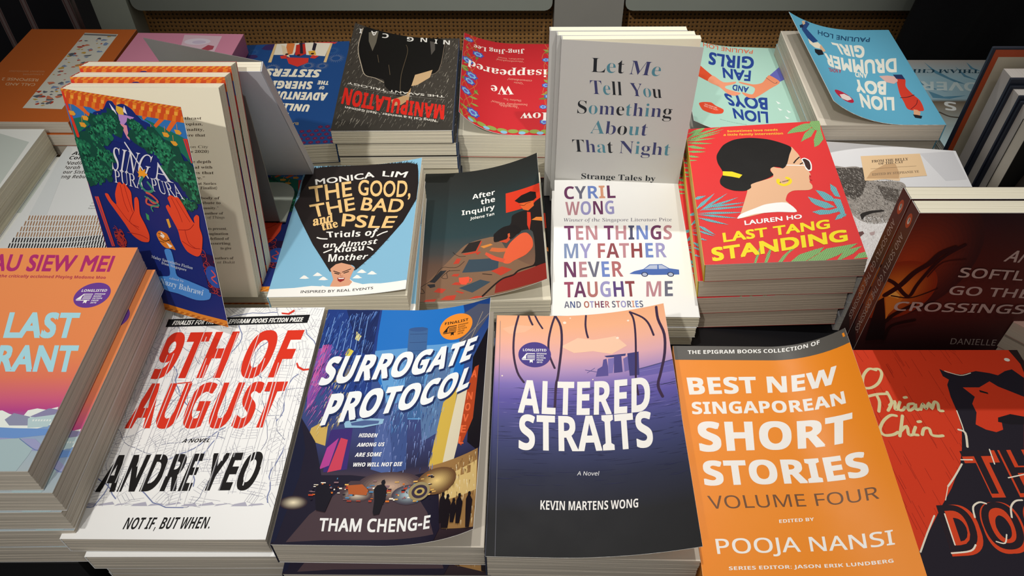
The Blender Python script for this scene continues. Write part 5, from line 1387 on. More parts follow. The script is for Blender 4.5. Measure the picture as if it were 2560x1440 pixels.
def art_tang(A):
    A.bg([(0,0xdb3434),(206,0xdb3434)])
    A.P([99.6,187.1,106.3,195.4,117,202,123.4,202.3,125,196.2,116.9,189.4,109.3,188.3,103.8,187.4],0x84b26c,s_=1)
    dots(A,[99.6,187.1,106.3,195.4,117,202,123.4,202.3,125,196.2,116.9,189.4,109.3,188.3,103.8,187.4],0x1c3a30)
    A.P([110,171.3,116.2,185.7,124.1,194.4,127.9,192,121.3,179.4,114.2,174.5],0x84b26c)
    dots(A,[110,171.3,116.2,185.7,124.1,194.4,127.9,192,121.3,179.4,114.2,174.5],0x1c3a30)
    A.P([121.1,161.2,122.8,173.6,129.1,190,132.6,189.6,132.1,173.5,125.7,164.1],0x84b26c)
    dots(A,[121.1,161.2,122.8,173.6,129.1,190,132.6,189.6,132.1,173.5,125.7,164.1],0x1c3a30)
    A.P([123.2,201.3,126.4,206.8,134.7,205.9,132.3,187.7,126.5,190.3],0x84b26c)
    dots(A,[123.2,201.3,126.4,206.8,134.7,205.9,132.3,187.7,126.5,190.3],0x1c3a30)
    A.P([-0.7,186.9,7.9,192.2,15.7,200.6,22.2,208.9,15,203.4,6.6,196.9],0x84b26c)
    dots(A,[-0.7,186.9,7.9,192.2,15.7,200.6,22.2,208.9,15,203.4,6.6,196.9],0x1c3a30)
    A.P([1.8,190.5,14.8,194.4,27.6,200.7,38.6,207.1,27.4,203,14.5,198.1],0x84b26c,k=0)
    dots(A,[1.8,190.5,14.8,194.4,27.6,200.7,38.6,207.1,27.4,203,14.5,198.1],0x1c3a30)
    A.P([-0.7,185.9,13.3,190,27.2,196.1,39.2,202,27.1,197.9,13,193],0x84b26c,k=0)
    dots(A,[-0.7,185.9,13.3,190,27.2,196.1,39.2,202,27.1,197.9,13,193],0x1c3a30)
    A.P([-0.8,185,11.9,187.3,24.5,191.9,35.3,196.6,24.4,193.9,11.7,190.7],0x84b26c,k=0)
    dots(A,[-0.8,185,11.9,187.3,24.5,191.9,35.3,196.6,24.4,193.9,11.7,190.7],0x1c3a30)
    A.P([-1.4,184.1,9.1,183.4,19.7,184.8,28.8,186.6,19.8,186.6,9.2,186.5],0x84b26c,k=0)
    dots(A,[-1.4,184.1,9.1,183.4,19.7,184.8,28.8,186.6,19.8,186.6,9.2,186.5],0x1c3a30)
    A.P([-1.7,181.2,7.4,178.2,16.6,177.4,24.6,177.5,16.8,179.4,7.7,181.6],0x84b26c,k=0)
    dots(A,[-1.7,181.2,7.4,178.2,16.6,177.4,24.6,177.5,16.8,179.4,7.7,181.6],0x1c3a30)
    A.P([-1.6,175.5,4.7,170.9,11.4,169.7,17.4,169.8,11.9,172.8,5.5,176.1],0x84b26c)
    dots(A,[-1.6,175.5,4.7,170.9,11.4,169.7,17.4,169.8,11.9,172.8,5.5,176.1],0x1c3a30)
    A.P([-2.3,166.2,4.3,163.7,11,163.5,16.8,164.2,11.2,165.7,4.6,167.3],0x84b26c,k=0)
    dots(A,[-2.3,166.2,4.3,163.7,11,163.5,16.8,164.2,11.2,165.7,4.6,167.3],0x1c3a30)
    A.P([-2.3,158.8,1.6,155.9,5.9,155.4,9.7,155.8,6.2,157.6,2.1,159.5],0x84b26c,k=0)
    dots(A,[-2.3,158.8,1.6,155.9,5.9,155.4,9.7,155.8,6.2,157.6,2.1,159.5],0x1c3a30)
    A.P([-1.9,151.4,1.2,150,4.3,150.1,7.1,150.6,4.4,151.4,1.4,152.2],0x84b26c,k=0)
    dots(A,[-1.9,151.4,1.2,150,4.3,150.1,7.1,150.6,4.4,151.4,1.4,152.2],0x1c3a30)
    A.P([1.2,196.4,8.8,198.2,16,202.9,22.1,207.9,15.7,205.6,8.2,202.7],0x84b26c,k=0)
    dots(A,[1.2,196.4,8.8,198.2,16,202.9,22.1,207.9,15.7,205.6,8.2,202.7],0x1c3a30)
    A.P([-1.7,73.8,6.2,80,13,88.9,18.5,97.5,12,91.3,4.4,84],0x6fb0b8)
    dots(A,[-1.7,73.8,6.2,80,13,88.9,18.5,97.5,12,91.3,4.4,84],0x1c3a30)
    A.P([-1.8,89.7,2.6,89.2,6.7,91.5,10.2,94.4,6.5,94.1,2.2,93.6],0x6fb0b8,k=0)
    dots(A,[-1.8,89.7,2.6,89.2,6.7,91.5,10.2,94.4,6.5,94.1,2.2,93.6],0x1c3a30)
    A.P([2.1,71.9,12.4,78.8,22.1,87.9,30.4,96.5,21.6,89.9,11.4,82.1],0x6fb0b8,k=0)
    dots(A,[2.1,71.9,12.4,78.8,22.1,87.9,30.4,96.5,21.6,89.9,11.4,82.1],0x1c3a30)
    A.P([3.2,73.4,16.1,77.2,28.7,83.4,39.5,89.6,28.5,85.6,15.7,80.8],0x6fb0b8,k=0)
    dots(A,[3.2,73.4,16.1,77.2,28.7,83.4,39.5,89.6,28.5,85.6,15.7,80.8],0x1c3a30)
    A.P([4.5,76.4,19.2,76.8,33.8,79.1,46.4,81.8,33.9,81,19.2,79.9],0x6fb0b8,k=0)
    dots(A,[4.5,76.4,19.2,76.8,33.8,79.1,46.4,81.8,33.9,81,19.2,79.9],0x1c3a30)
    A.P([3.2,73.4,19.4,72.8,35.6,74.2,49.5,76.1,35.7,76.1,19.6,75.9],0x6fb0b8,k=0)
    dots(A,[3.2,73.4,19.4,72.8,35.6,74.2,49.5,76.1,35.7,76.1,19.6,75.9],0x1c3a30)
    A.P([-0.1,69,14.8,66.8,29.7,66.7,42.5,67.3,29.9,68.6,15.1,69.9],0x6fb0b8,k=0)
    dots(A,[-0.1,69,14.8,66.8,29.7,66.7,42.5,67.3,29.9,68.6,15.1,69.9],0x1c3a30)
    A.P([-0.7,67.4,11.9,63.1,24.8,60.7,35.8,59.4,25.1,62.5,12.4,66.1],0x6fb0b8,k=0)
    dots(A,[-0.7,67.4,11.9,63.1,24.8,60.7,35.8,59.4,25.1,62.5,12.4,66.1],0x1c3a30)
    A.P([-0.6,62.8,8.4,56.9,17.9,53.3,26.2,51,18.4,55.4,9.3,60.4],0x6fb0b8,k=0)
    dots(A,[-0.6,62.8,8.4,56.9,17.9,53.3,26.2,51,18.4,55.4,9.3,60.4],0x1c3a30)
    A.P([-1.6,52.2,2.9,45.4,8.3,40.9,13.3,37.9,9.3,43,4.5,48.9],0x6fb0b8,k=0)
    dots(A,[-1.6,52.2,2.9,45.4,8.3,40.9,13.3,37.9,9.3,43,4.5,48.9],0x1c3a30)
    A.P([-1.8,44.8,2.8,40.5,7.8,38,12.2,36.5,8.3,39.6,3.6,43.2],0x6fb0b8,k=0)
    dots(A,[-1.8,44.8,2.8,40.5,7.8,38,12.2,36.5,8.3,39.6,3.6,43.2],0x1c3a30)
    A.P([-1.7,34.5,0.4,32.2,2.8,31.4,5.1,31.1,3.2,32.7,1,34.4],0x6fb0b8,k=0)
    dots(A,[-1.7,34.5,0.4,32.2,2.8,31.4,5.1,31.1,3.2,32.7,1,34.4],0x1c3a30)
    A.P([124.2,102.7,128.2,96.7,129.1,82.3,124.7,84.2,122.9,93.9],0x6fb0b8)
    dots(A,[124.2,102.7,128.2,96.7,129.1,82.3,124.7,84.2,122.9,93.9],0x1c3a30)
    A.P([109.6,94.7,116.6,91.2,121.9,84.4,124.1,76.4,115.1,78.7,111.9,86.8],0x6fb0b8,k=0)
    dots(A,[109.6,94.7,116.6,91.2,121.9,84.4,124.1,76.4,115.1,78.7,111.9,86.8],0x1c3a30)
    A.P([101.1,85.4,107.9,80.9,116.4,75.5,121.6,68.9,112.9,67.3,105.5,73.2,102.7,78.1],0x6fb0b8,k=0)
    dots(A,[101.1,85.4,107.9,80.9,116.4,75.5,121.6,68.9,112.9,67.3,105.5,73.2,102.7,78.1],0x1c3a30)
    A.P([100.9,63.6,108.9,66.1,116.1,64.8,123.2,67.3,125,62.6,115.1,59.5,106.6,59.1],0x6fb0b8,k=0)
    dots(A,[100.9,63.6,108.9,66.1,116.1,64.8,123.2,67.3,125,62.6,115.1,59.5,106.6,59.1],0x1c3a30)
    A.P([118,51.1,121,56.9,126.5,60.9,129.5,57.7,123.9,52.9],0x6fb0b8,k=0)
    dots(A,[118,51.1,121,56.9,126.5,60.9,129.5,57.7,123.9,52.9],0x1c3a30)
    A.P([121.3,81.3,128.4,79.2,128.7,66.8,128,54.8,124.4,59.6,122.9,70.4],0x6fb0b8,k=0)
    dots(A,[121.3,81.3,128.4,79.2,128.7,66.8,128,54.8,124.4,59.6,122.9,70.4],0x1c3a30)
    A.P([35.2,58.7,38.5,66,48.4,97,49.6,106.7,63.4,112.2,75.2,117.9,74.3,128.2,76.5,133.2,81.3,131,87.2,130.5,90.8,137.1,98.7,163.2,101.9,157.4,104.2,150,105.2,141,107.3,130.3,109.5,118.2,107.7,113.3,108,109.9,106.5,106.7,108,101.7,107.1,96.9,102.8,94.8,90.3,95.1,84.2,90.7,80.8,81.5,82.1,75.1,61.5,65.9],0xe3b48e,s_=1)
    A.P([27.5,159.5,34.9,173.6,46.6,181.8,61.8,183.4,78.2,179.3,89.8,172.5,99.3,163.1,95.6,150.8,90.6,135.4,86.1,129.7,83.4,131.7,78.5,133,74.9,130.8,74,126.5,75.8,120.4,68.8,115.1,58.1,110.2,53.2,107.3,52.5,102.3,46.6,98.4,36.7,99.6,29.3,104.3,25.4,110.5,25.6,117.2,29.1,125.5,29.2,131.6,26.4,143.3,26,152.3],0x161413,s_=1)
    A.P([29.6,130.3,38.2,129,47.2,123,43.8,118.2,37.3,121,28.9,123.8],0xf0d624)
    A.P([35.2,58.7,38.9,65.3,52.9,72.7,63.2,77.4,80.7,78.3,87.9,64.6,71,65.6,51.8,64.3],0xf2f2f0,s_=1)
    A.N([90.4,134.5,107.7,132.3],1.2,0xf2f2f0)
    A.P([105.3,142.7,108.8,144.5,112.6,140.2,113.3,133.2,111.7,124.7,109,123.3,106.7,126.9,106.2,135.6],0xf2f2f0,s_=1)
    A.P([106.4,142.3,109,142.7,111.8,138.6,112,131.6,110.8,126.2,108.9,125.3,107.3,130.3,107,137.3],0x3a2220,s_=1)
    A.N([97.5,137.3,100.2,141.5,104,146],1.4,0x2a1a18)
    A.N([103.1,135,106.5,137.3],1.4,0x2a1a18,k=0)
    A.P([108.6,118.2,109.4,114.8,107.1,113],0xb4242a)
    A.P([107.1,113,109.5,109,107.2,108.3],0xb4242a,k=0)
    A.N([78.9,112.5,78.6,107.5,82.9,103.9,88.3,106.7,89.6,111.6,87.2,114.8],3.2,0xf0d624)
    A.T('a novel',[79.5,107.1,88.9,110,79.7,109.4],0x1c1a1a,'i')
    A.P([41,-1,43.9,7.7,49.5,21.2,47.7,11.6,42.7,-1.1],0x84b26c)
    dots(A,[41,-1,43.9,7.7,49.5,21.2,47.7,11.6,42.7,-1.1],0x1c3a30)
    A.P([49.4,-1.4,53.3,9.9,59.7,22,55.8,8.3,51.6,-1.6],0x84b26c,k=0)
    dots(A,[49.4,-1.4,53.3,9.9,59.7,22,55.8,8.3,51.6,-1.6],0x1c3a30)
    A.P([59.5,-2.7,66.5,7.7,74.1,15.5,81,19.2,71.4,10.1,63,-2.9],0x84b26c,k=0)
    dots(A,[59.5,-2.7,66.5,7.7,74.1,15.5,81,19.2,71.4,10.1,63,-2.9],0x1c3a30)
    A.P([68.3,-3.2,80,8.3,94.5,14.2,102,16.5,97.2,9.9,82.9,-0.7],0x84b26c,k=0)
    dots(A,[68.3,-3.2,80,8.3,94.5,14.2,102,16.5,97.2,9.9,82.9,-0.7],0x1c3a30)
    A.P([83.7,-0.7,92.9,6.1,103.4,14.4,130.2,19.6,121.6,12.5,110.4,5.1,98.7,-0.6],0x84b26c,k=0)
    dots(A,[83.7,-0.7,92.9,6.1,103.4,14.4,130.2,19.6,121.6,12.5,110.4,5.1,98.7,-0.6],0x1c3a30)
    A.P([109.3,-0.2,117.8,11.4,132.9,15.9,123.9,7,111.9,-0.3],0x84b26c,k=0)
    dots(A,[109.3,-0.2,117.8,11.4,132.9,15.9,123.9,7,111.9,-0.3],0x1c3a30)
    A.P([122.5,0.4,128.2,6.7,134.8,9,134,1.7],0x84b26c,k=0)
    dots(A,[122.5,0.4,128.2,6.7,134.8,9,134,1.7],0x1c3a30)
    A.T('Sometimes love needs',[41.3,195.9,91.2,193.1,41.6,199.4],0xe8c43c,'b')
    A.T('a little family intervention',[36.9,189.8,95.2,186.1,37.3,193.4],0xe8c43c,'b',k=0)
    A.T('LAUREN HO',[40.1,49.6,90.7,55.3,40.3,55.6,91.2,60.9],0xf2f2f0,'g',b=0.025)
    A.T('LAST TANG',[19,28.1,111.8,40.6,19.2,40.1,113.2,52.2],0xf2dc1e,'g',b=0.03)
    A.T('STANDING',[7.1,4.4,123.1,23.5,7.4,21,124.8,37.8],0xf2dc1e,'g',b=0.035)

def art_cat(A):
    A.bg([(0,0xd8d8da),(198,0xe0e0e2)])
    A.P([-0.4,151.2,12.7,154.2,27.1,156.1,32,136.3,40,135,62.3,136.8,66.9,129.3,60.3,108.1,48.3,70.1,24.6,15.9,4.5,0.4,6.3,52.3,3.2,96.2],0x9a938c,s_=1)
    A.P([0.2,150.8,32.8,156.1,31.2,136.2,21.7,109.7,12.2,101.8,5.1,107.5,2.1,123.1],0x4c4641)
    A.P([38.6,127.9,58.2,123.6,54.7,100.7,42.4,105.7],0x5c554f,k=0)
    fur(A,[0.8,150.1,32.7,155.6,66.2,129.2,49.6,76.5,24.6,54.7,3.5,89.6])
    A.P([3.4,81,12.2,71.6,21.7,66.6,38.1,70.8,47.8,74.2,24.6,15.9,3.8,-3.4,2.3,51.8],0xd6d2d0,s_=1)
    fur2(A,[3.7,83.2,46.9,76.2,26.1,23.6,3.7,9.4])
    A.P([28.4,135.9,35.6,148.7,50.7,161.6,62.5,164.4,63.7,150,62.6,138,48.9,138.6,34.3,134.3],0xe6c8a4,s_=1)
    A.P([32,175.3,93.1,187.9,91.4,150.1,28.7,133.5],0xe6c59a)
    A.P([30.8,137.3,37.1,148.9,54.1,164.5,64.5,167.1,65.1,150.2,62.6,141.5],0xcaa47a)
    A.T('FROM THE BELLY',[41.2,165.3,78.8,174.4,41.8,169.6],0x4a3a30,'sb')
    A.T('OF THE CAT',[47.3,162.4,72.6,168.7,47.9,166.2],0x4a3a30,'sb',k=0)
    A.N([38.1,154.3,84.5,165.3],0.3,0x5a4a3a)
    A.T('EDITED BY STEPHANIE YE',[37.3,142.9,84.8,154.4,37.9,146.6],0x8a745c,'sb')
    A.P([15.1,80.4,24,85.9,36.5,89.2,37.4,87.2,26.1,82.9,18.6,77.7,15.6,72,14.6,74],0x2a2624,s_=1)
    A.P([6.3,52.3,12.5,55.2,13.3,52.2,8.5,46.6,6,47.3],0x6a4a48)
    A.P([18.1,53.9,23.7,56.6,22.1,51.4,18.6,49.9],0xb09a98,k=0)
    A.P([93.2,188.4,128.1,196.8,129.6,149.2,107.8,144],0xcfcfd2)

def art_call(A):
    A.bg([(0,0xc26428),(212,0xc26428)])
    A.P([62.5,9.4,18.8,12.9,17.8,186.4,62.7,184.5],0xd8d6c8)
    icons(A,[62.5,9.4,18.8,12.9,17.8,186.4,62.7,184.5])
    A.P([62.3,11.8,19.7,14.4,19.5,18.9,61.6,15.4],0x7a7878)
    A.T('CALL AND',[70.9,132.4,106.1,131,69.7,138.1],0xe0b48c,'g',b=0.01)
    A.T('RESPONSE 2',[72,121.9,115.8,119.7,70.7,127.9],0xe0b48c,'g',b=0.01,k=0)
    A.T('A SINGAPORE',[71.1,110.4,95.7,110.6,69.9,113.7],0xd09a70,'r')
    A.T('MIGRANT ANTHOLOGY',[73.2,103.9,115.9,103,71.9,107.3],0xd09a70,'r',k=0)

def art_pink(A):
    A.bg([(0,0xd68ba4),(200,0xd68ba4)])
    A.P([73.7,3.8,25.3,6.1,23.4,48.1,66.3,47.8],0xddbcc8)
    A.E(52.0,20.7,16.2,8.1,0xe2d4e0)
    A.E(49.5,22.1,8.5,4.2,0xcfc0d4)
    A.P([53.4,40.5,41.4,38.8,36.1,28.8,27.7,31.4,27.2,39.9,37.9,45.7,51.2,47.4],0xb04c5a)

def art_sherg(A):
    A.bg([(0,0x1f4a86),(233,0x1f4a86)])
    flowers(A)
    A.P([104.1,-9,15.3,1.8,18.3,5.6,103.5,-4.9],0xd83a30)
    A.P([96.3,-5,93.7,-4.1,94.9,47.9,98.9,47.5],0xe6c48a)
    A.P([24.9,3.4,21.4,3.7,25.6,53.7,29.1,52.8],0xe6c48a)
    A.P([93.7,-4.1,64.4,-2.3,68.7,31,94.3,28.8],0xefe6d2)
    A.P([57.8,-1.1,24.1,3.4,28.5,37.6,52.8,32.3],0xefe6d2)
    A.P([88,3.1,82.3,29.9,72.8,37.1,82.7,6.9],0xe8d4b0)
    A.P([80.7,-3,70.5,1.2,70.7,27.6,75.9,30.4,80.7,10.4],0xe08040)
    A.P([68.5,4.7,57.4,2.3,53.1,29.1,60.4,34.9,67.1,31.1],0xc83028)
    A.P([64.3,-1.6,60.9,0.3,57.1,28.7,61.1,28.4],0x2a2430)
    A.P([46.3,-0.1,41.9,3.6,42.5,23.5,46.8,19.8],0x2a2430)
    A.P([51.3,22.7,42.7,21.8,40,33.4,48.8,32.7],0xe6b040)
    A.P([77.5,36.7,48.8,40.7,48.4,51.8,60.6,61.7,72.5,52.9],0xd83a30)
    A.P([85.9,32.8,77.5,30.3,77.2,39.9,83.5,39.4],0xd83a30)
    A.P([44.8,33,36.5,36.9,40.7,43,47.2,40.8],0xd83a30)
    A.E(77.7,28.6,2.2,2.2,0x3a241c,k=0)
    A.E(62.3,32.2,2.2,2.2,0x3a241c,k=0)
    A.E(45.1,29.8,2.2,2.2,0x3a241c,k=0)
    A.T('THE',[58.4,167.4,80.9,164.2,57.3,179.3],0xf0e8d2,'i',b=0.02)
    A.T('UNLIKELY',[36.3,151.9,97.3,140,36.3,166.6],0xf0e8d2,'i',b=0.02,k=0)
    A.T('ADVENTURES',[17.2,127.3,96.3,115.8,16.8,144.3],0xf0e8d2,'i',b=0.02,k=0)
    A.T('OF',[23,111.1,29.6,110,22.5,118.6],0xf0e8d2,'i',b=0.02,k=0)
    A.T('THE',[19,99.8,32.6,97.2,18.6,108.6],0xf0e8d2,'i',b=0.02)
    A.T('SHERGILL',[37.9,99.7,101.2,91.4,36.7,117.1],0xf0e8d2,'i',b=0.02,k=0)
    A.T('SISTERS',[30.2,71.9,99.9,63,30.2,90],0xf0e8d2,'i',b=0.02,k=0)
    A.T('BALLI KAUR JASWAL',[45.7,188,118.8,176.7,45.4,193.1],0xd6b46a,'g')

def art_manip(A):
    A.bg([(0,0x443e37),(200,0x36322c)])
    rain(A)
    A.P([117.5,5.1,97.7,-3.2,39.4,-5.1,17,10.3,21,76,36.3,87.3,46.9,98.8,49.5,120.3,54,133.5,66.6,131.8,79.3,115.4,82,103,92.2,99.8,103.7,97.4,110.2,79.2,118,46.6],0x0e0b09,s_=1)
    A.N([117.5,5.1,118,46.6,110.2,79.2,103.7,97.4,92,101,81.5,108.1],1,0xb8aa94)
    A.N([17,10.3,21,76,36.1,90.1],0.6,0x8a7a68,k=0)
    A.P([50.1,112.5,47.7,87.9,28.3,75.9,30.2,92.8,43.3,109.4],0xc8a77c)
    A.P([69.8,142,54.2,131,49.9,115.1,50.6,141,58,151.3,67.3,154.2],0xb89468,k=0)
    A.P([109.9,10.4,98.7,1.7,98.8,27.3,101,47.4,107.7,28.5],0x6c6658)
    A.P([35.5,7.3,29.2,10.2,28.1,28.8,31.9,41],0x55504a,k=0)
    A.N([63.4,21,60.4,38.2,63.4,89.6,61.1,131.4],0.5,0x6a5a44,k=0)
    A.N([94.4,53.1,91.3,68.3],0.5,0x6a5a44,k=0)
    A.N([79.5,70.7,76,91.5],0.5,0x6a5a44,k=0)
    A.T('N',[11.1,5.7,19.1,4.3,10.9,16.4],0xefece4,'b')
    A.T('I',[26.5,3.3,30,2,26.2,14],0xefece4,'b',k=0)
    A.T('N',[39.4,-0.3,47.4,-0.5,39,10.4],0xefece4,'b',k=0)
    A.T('G',[55.8,0.8,63.8,1.5,55.4,11.2],0xefece4,'b',k=0)
    A.T('C',[86.3,2.3,94.1,4.6,85.7,12.1],0xefece4,'b',k=0)
    A.T('A',[100.1,2.9,107.7,5.9,99.3,12.3],0xefece4,'b',k=0)
    A.T('I',[118.2,8,121.5,8.8,117.3,16.7],0xefece4,'b',k=0)
    A.T('THE SAVANT TRILOGY',[11.7,131.8,120.8,114.7,11.3,136.2,120.9,118.6],0xd9d4c8,'g',b=0.015)
    A.T('BOOK TWO OF',[48.6,132.2,80.4,125.1,48.4,134.8],0xc9c4b8,'r',k=0)
    A.T('MANIPULATION',[10.3,152.3,122.6,126.5,10,180.1,123,154.3],0xd02418,'b',b=0.015)
    A.T('"Ning Cai is a wonder."-Neil Gaiman',[16,180.5,117.9,158.1,16,185.2,117.9,162],0xd9d4c8,'b')
    A.N([118.9,121.2,10.6,140.9],0.25,0x9a948a)

def art_howwe(A):
    A.bg([(0,0xb8232a),(205,0xc0282e)])
    vines(A)
    A.T('How',[8.6,159.3,47.8,161.2,9.2,175.2],0xece4da,'sb')
    A.T('We',[57.1,103.4,84.1,108.2,56.1,121.5],0xece4da,'sb',k=0)
    A.T('Disappeared',[0.2,63.2,114.9,69,0.7,81],0xece4da,'sb',k=0)
    A.T('Jing-Jing Lee',[44.1,14.2,109.2,22.5,43.8,24.7],0xece4da,'sb')
    A.T("'Incredibly",[50,146.9,72.5,144.7,50.3,151.7],0xe6a890,'si',k=0)
    A.T("beautifully written'",[40,142,82.3,140.8,40.2,146.8],0xe6a890,'si',k=0)
    A.T('Sharlene Teo',[47.2,133.6,67.7,131.2,47.2,137.6],0xe6a890,'si',k=0)
    A.T("'Quite",[44.8,96.1,56.5,93.4,44.8,99.8],0xe6a890,'si',k=0)
    A.T("extraordinary'",[34.8,89.3,64.2,85.5,34.8,93.9],0xe6a890,'si',k=0)
    A.T("'Heartbreaking'",[44.8,43.5,79.2,42.7,44.8,47.2],0xe6a890,'si',k=0)
    A.T('Guardian, Times',[44.8,38,77,37.2,44.8,41.1],0xe6a890,'r',k=0)

def art_lion(A):
    A.bg([(0,0xa9cfc0),(198,0xa9cfc0)])
    A.P([110.3,57.9,92.9,80.3,100.4,96.6,118.2,89.3],0xcf4a28)
    A.P([100.4,96.6,92.2,79.9,80.5,90.7,65.1,85.5,67.1,90.9,78.8,98.9,78.3,104.9,63.2,109.9,64.3,113.7,70.7,118,78.3,115.9,87.4,103.2],0xe29472,s_=1)
    A.P([2.6,40,0.8,71.3,13.8,82.4,22.5,67.7],0x5f62b0)
    A.P([25.6,70.5,21.8,67.7,12.5,82.3,26.8,98.2,46.6,119,54.3,119.6,59.7,113,60.3,108.2,49.4,112,44.3,99.5,47.9,93.5,59.5,88.4,60.4,84.7,44.8,89.6,33.7,85],0xe08a64,s_=1)
    A.N([27.3,73.2,19.5,85.3,15.8,82.5],0.6,0x3a3040)
    A.T('PAULINE LOH',[32.9,6.9,95.4,-0.6,35.1,16.3,96.6,11],0xd86a4a,'g',b=0.012)
    A.T('GIRLS',[34.5,24.6,89.7,22.5,38.8,53.2,95.4,53.8],0x22408c,'g',b=0.03,k=0)
    A.T('FAN',[42.9,58.7,77.5,56.2,47.4,82.7,79.1,80.1],0x22408c,'g',b=0.03,k=0)
    A.T('AND',[50.9,96.2,69.3,92.7,54,108.7,71.7,105.6],0x22408c,'g',b=0.03,k=0)
    A.T('BOYS',[33.3,119.3,83.7,116.5,36.7,144.1,80.2,140.3],0x22408c,'g',b=0.03,k=0)
    A.T('LION',[37.4,148.7,77.1,146.3,40.4,171.3,77.3,166.7],0x22408c,'g',b=0.03,k=0)
    A.P([118.6,155.7,112.2,148.8,102,144,97.1,148.1,88.3,152.4,90.8,161.3,100.8,167,109,168,115.7,166.4],0xd8492c,s_=1)
    A.T('LION BOY AND',[95.3,155.3,112.2,155.1,95.7,158.2],0xf0d8c8,'r')
    A.T('DRUMMER GIRL',[96.1,151.1,111.1,150.9,96.5,154],0xf0d8c8,'r',k=0)
    A.P([24.4,124.1,19.6,129.4,22.7,130.1,22.4,132.9],0xe6ecea)
    A.P([24.9,138.2,20.1,143.4,23.2,144.1,22.9,146.8],0xe6ecea,k=0)
    A.P([15.7,142.2,10.9,147.3,14,148,13.7,150.7],0xe6ecea,k=0)
    A.P([19.8,154.9,15,160,18.1,160.6,17.8,163.3],0xe6ecea,k=0)
    A.T('Sometimes true love comes',[64.9,175.9,95.1,174.4,65.1,177.2],0x5a7a74,'r')
    A.P([10.2,-3.8,1.6,-4.4,-3.1,96.2,2.6,166.4,8.3,164.6,4.7,96.7],0x9fc2b4)

def art_drum(A):
    A.bg([(0,0x5fa9c6),(197,0x5fa9c6)])
    A.T('PAULINE LOH',[26.9,18.5,90,14.6,30.3,28.4,93.4,26.9],0x1f4a6c,'g',b=0.02)
    A.T('GIRL',[38.7,37.9,79.3,39.4,46.4,65.7,77.4,62.7],0xe6e6da,'g',b=0.04,k=0)
    A.T('DRUMMER',[11.1,66.9,99.1,75.1,19.1,95.5,104.4,104.6],0xe6e6da,'g',b=0.04,k=0)
    A.T('AND',[52.5,98.7,66.6,98.5,55.7,109.7,70.1,110.6],0xe6e6da,'g',b=0.03,k=0)
    A.T('BOY',[36.4,114.9,74.9,117.7,44.5,141.7,78,143.6],0xe6e6da,'g',b=0.04,k=0)
    A.T('LION',[37.5,146.9,76.5,147.3,44.3,171.3,82,175.4],0xe6e6da,'g',b=0.04,k=0)
    A.T('A NOVEL',[84.3,101.2,103.9,110.1,87.8,111.3,105.9,118.7],0xb03444,'g',b=0.02,k=0)
    A.P([23.3,109.3,14.6,110.5,18.5,125.1,15.7,140.5,12.1,151.3,12.5,164,15.4,172.2,29.3,169.1,29.7,155.5,29.1,138.3],0xd23a28,s_=1)
    A.N([30.6,147,23.2,145.9,14.9,141.6],1.2,0x5a1c20)
    A.N([14.4,151.3,18.3,159.8,27,169.1],0.8,0x7a1c1c,k=0)
    A.P([40.9,103.5,31.5,102.4,22.5,104.7,23.5,113.9,29.3,119.5,36.7,116.1],0xdab0a8)
    A.P([24.9,100.6,15.2,100.6,14.6,110.5,23.9,109.3],0x24305a)
    A.P([24.1,169.1,20.5,170.2,18.4,174.3,22.1,182.4,27.5,181.4],0xd9a27c)
    A.P([27.6,178.4,23.4,179.4,19,181.4,21.6,186.1,27.3,184.4],0x1c1a20)
    A.P([118.9,35.6,108.8,23.9,104.1,35,99.1,47.1,109.8,59.2,115.4,53.7],0x24457c)
    A.P([115.4,53.7,109.8,59.2,100.1,50.4,96.7,57.1,101,66.4,110.3,71.2,117.1,66.9],0xe8dcc4)
    A.P([114.9,19.5,102.2,0.7,98.8,5.2,109.6,26.4,118.6,34.5],0x24457c,k=0)
    A.P([112.5,75.5,100,68.3,100.4,78.5,111.1,88.8,114.7,85],0x1c1a20)
    A.P([97.2,53.6,94.4,66.9,99.1,72.6,102,64.6],0xd9b08c,k=0)
    A.P([119,24.7,111.6,16.6,113.2,24.9,120.8,33.3],0x1c2440,k=0)
    A.P([110.5,7.3,104.8,1.2,106.8,11.2,112.1,18.4],0xd0b090,k=0)
    A.E(101.5,166.4,12.4,9.3,0xb8203c)
    A.P([107.8,167.3,99.3,160,92.4,160.9,91.1,165.5,99.2,172.8,107.2,174.3],0xe8d8d0)

def art_over(A):
    A.bg([(0,0xb8b0a8),(109.7,0x8a8070),(98.7,0x6f6250),(92.6,0x9fc0cc),(43.9,0xa8ccd8),(197,0xb4d4da)])
    A.P([116.9,43.9,107.8,49.2,95.5,67.4,79.2,77.6,96.5,69.9,111.1,54.4],0x5f93ac)
    A.P([83.2,5.6,78.2,22.2,65.8,43.9,51.6,59.6,40.1,64.8,63.1,54.4,79.6,33.1],0x5f93ac)
    A.P([47.9,16.7,42.8,38.5,31.8,51.8,46.7,41.2],0x5f93ac)
    A.P([103.8,75,89.9,87.6,62.1,85.1,85.2,92.6,104.2,90.1],0x5f93ac)
    A.P([29.2,5.6,26.6,19.5,18.6,30.4,30.5,22.2],0x5f93ac)
    A.T('O THIAM CHIN',[4.8,24.4,114.9,22.8,8.9,33.1],0x24495c,'sb')
    A.T('LOVER',[19,57,105.2,53.1,26.1,76.3],0xd2e4e4,'r',b=0.02)
    A.T('S',[81.3,101.2,94.3,98.7,87.3,119.2],0xe6e8e4,'r',b=0.02)
    A.N([108.4,121.6,99.2,131,82,133.3],2.5,0x4a4238)

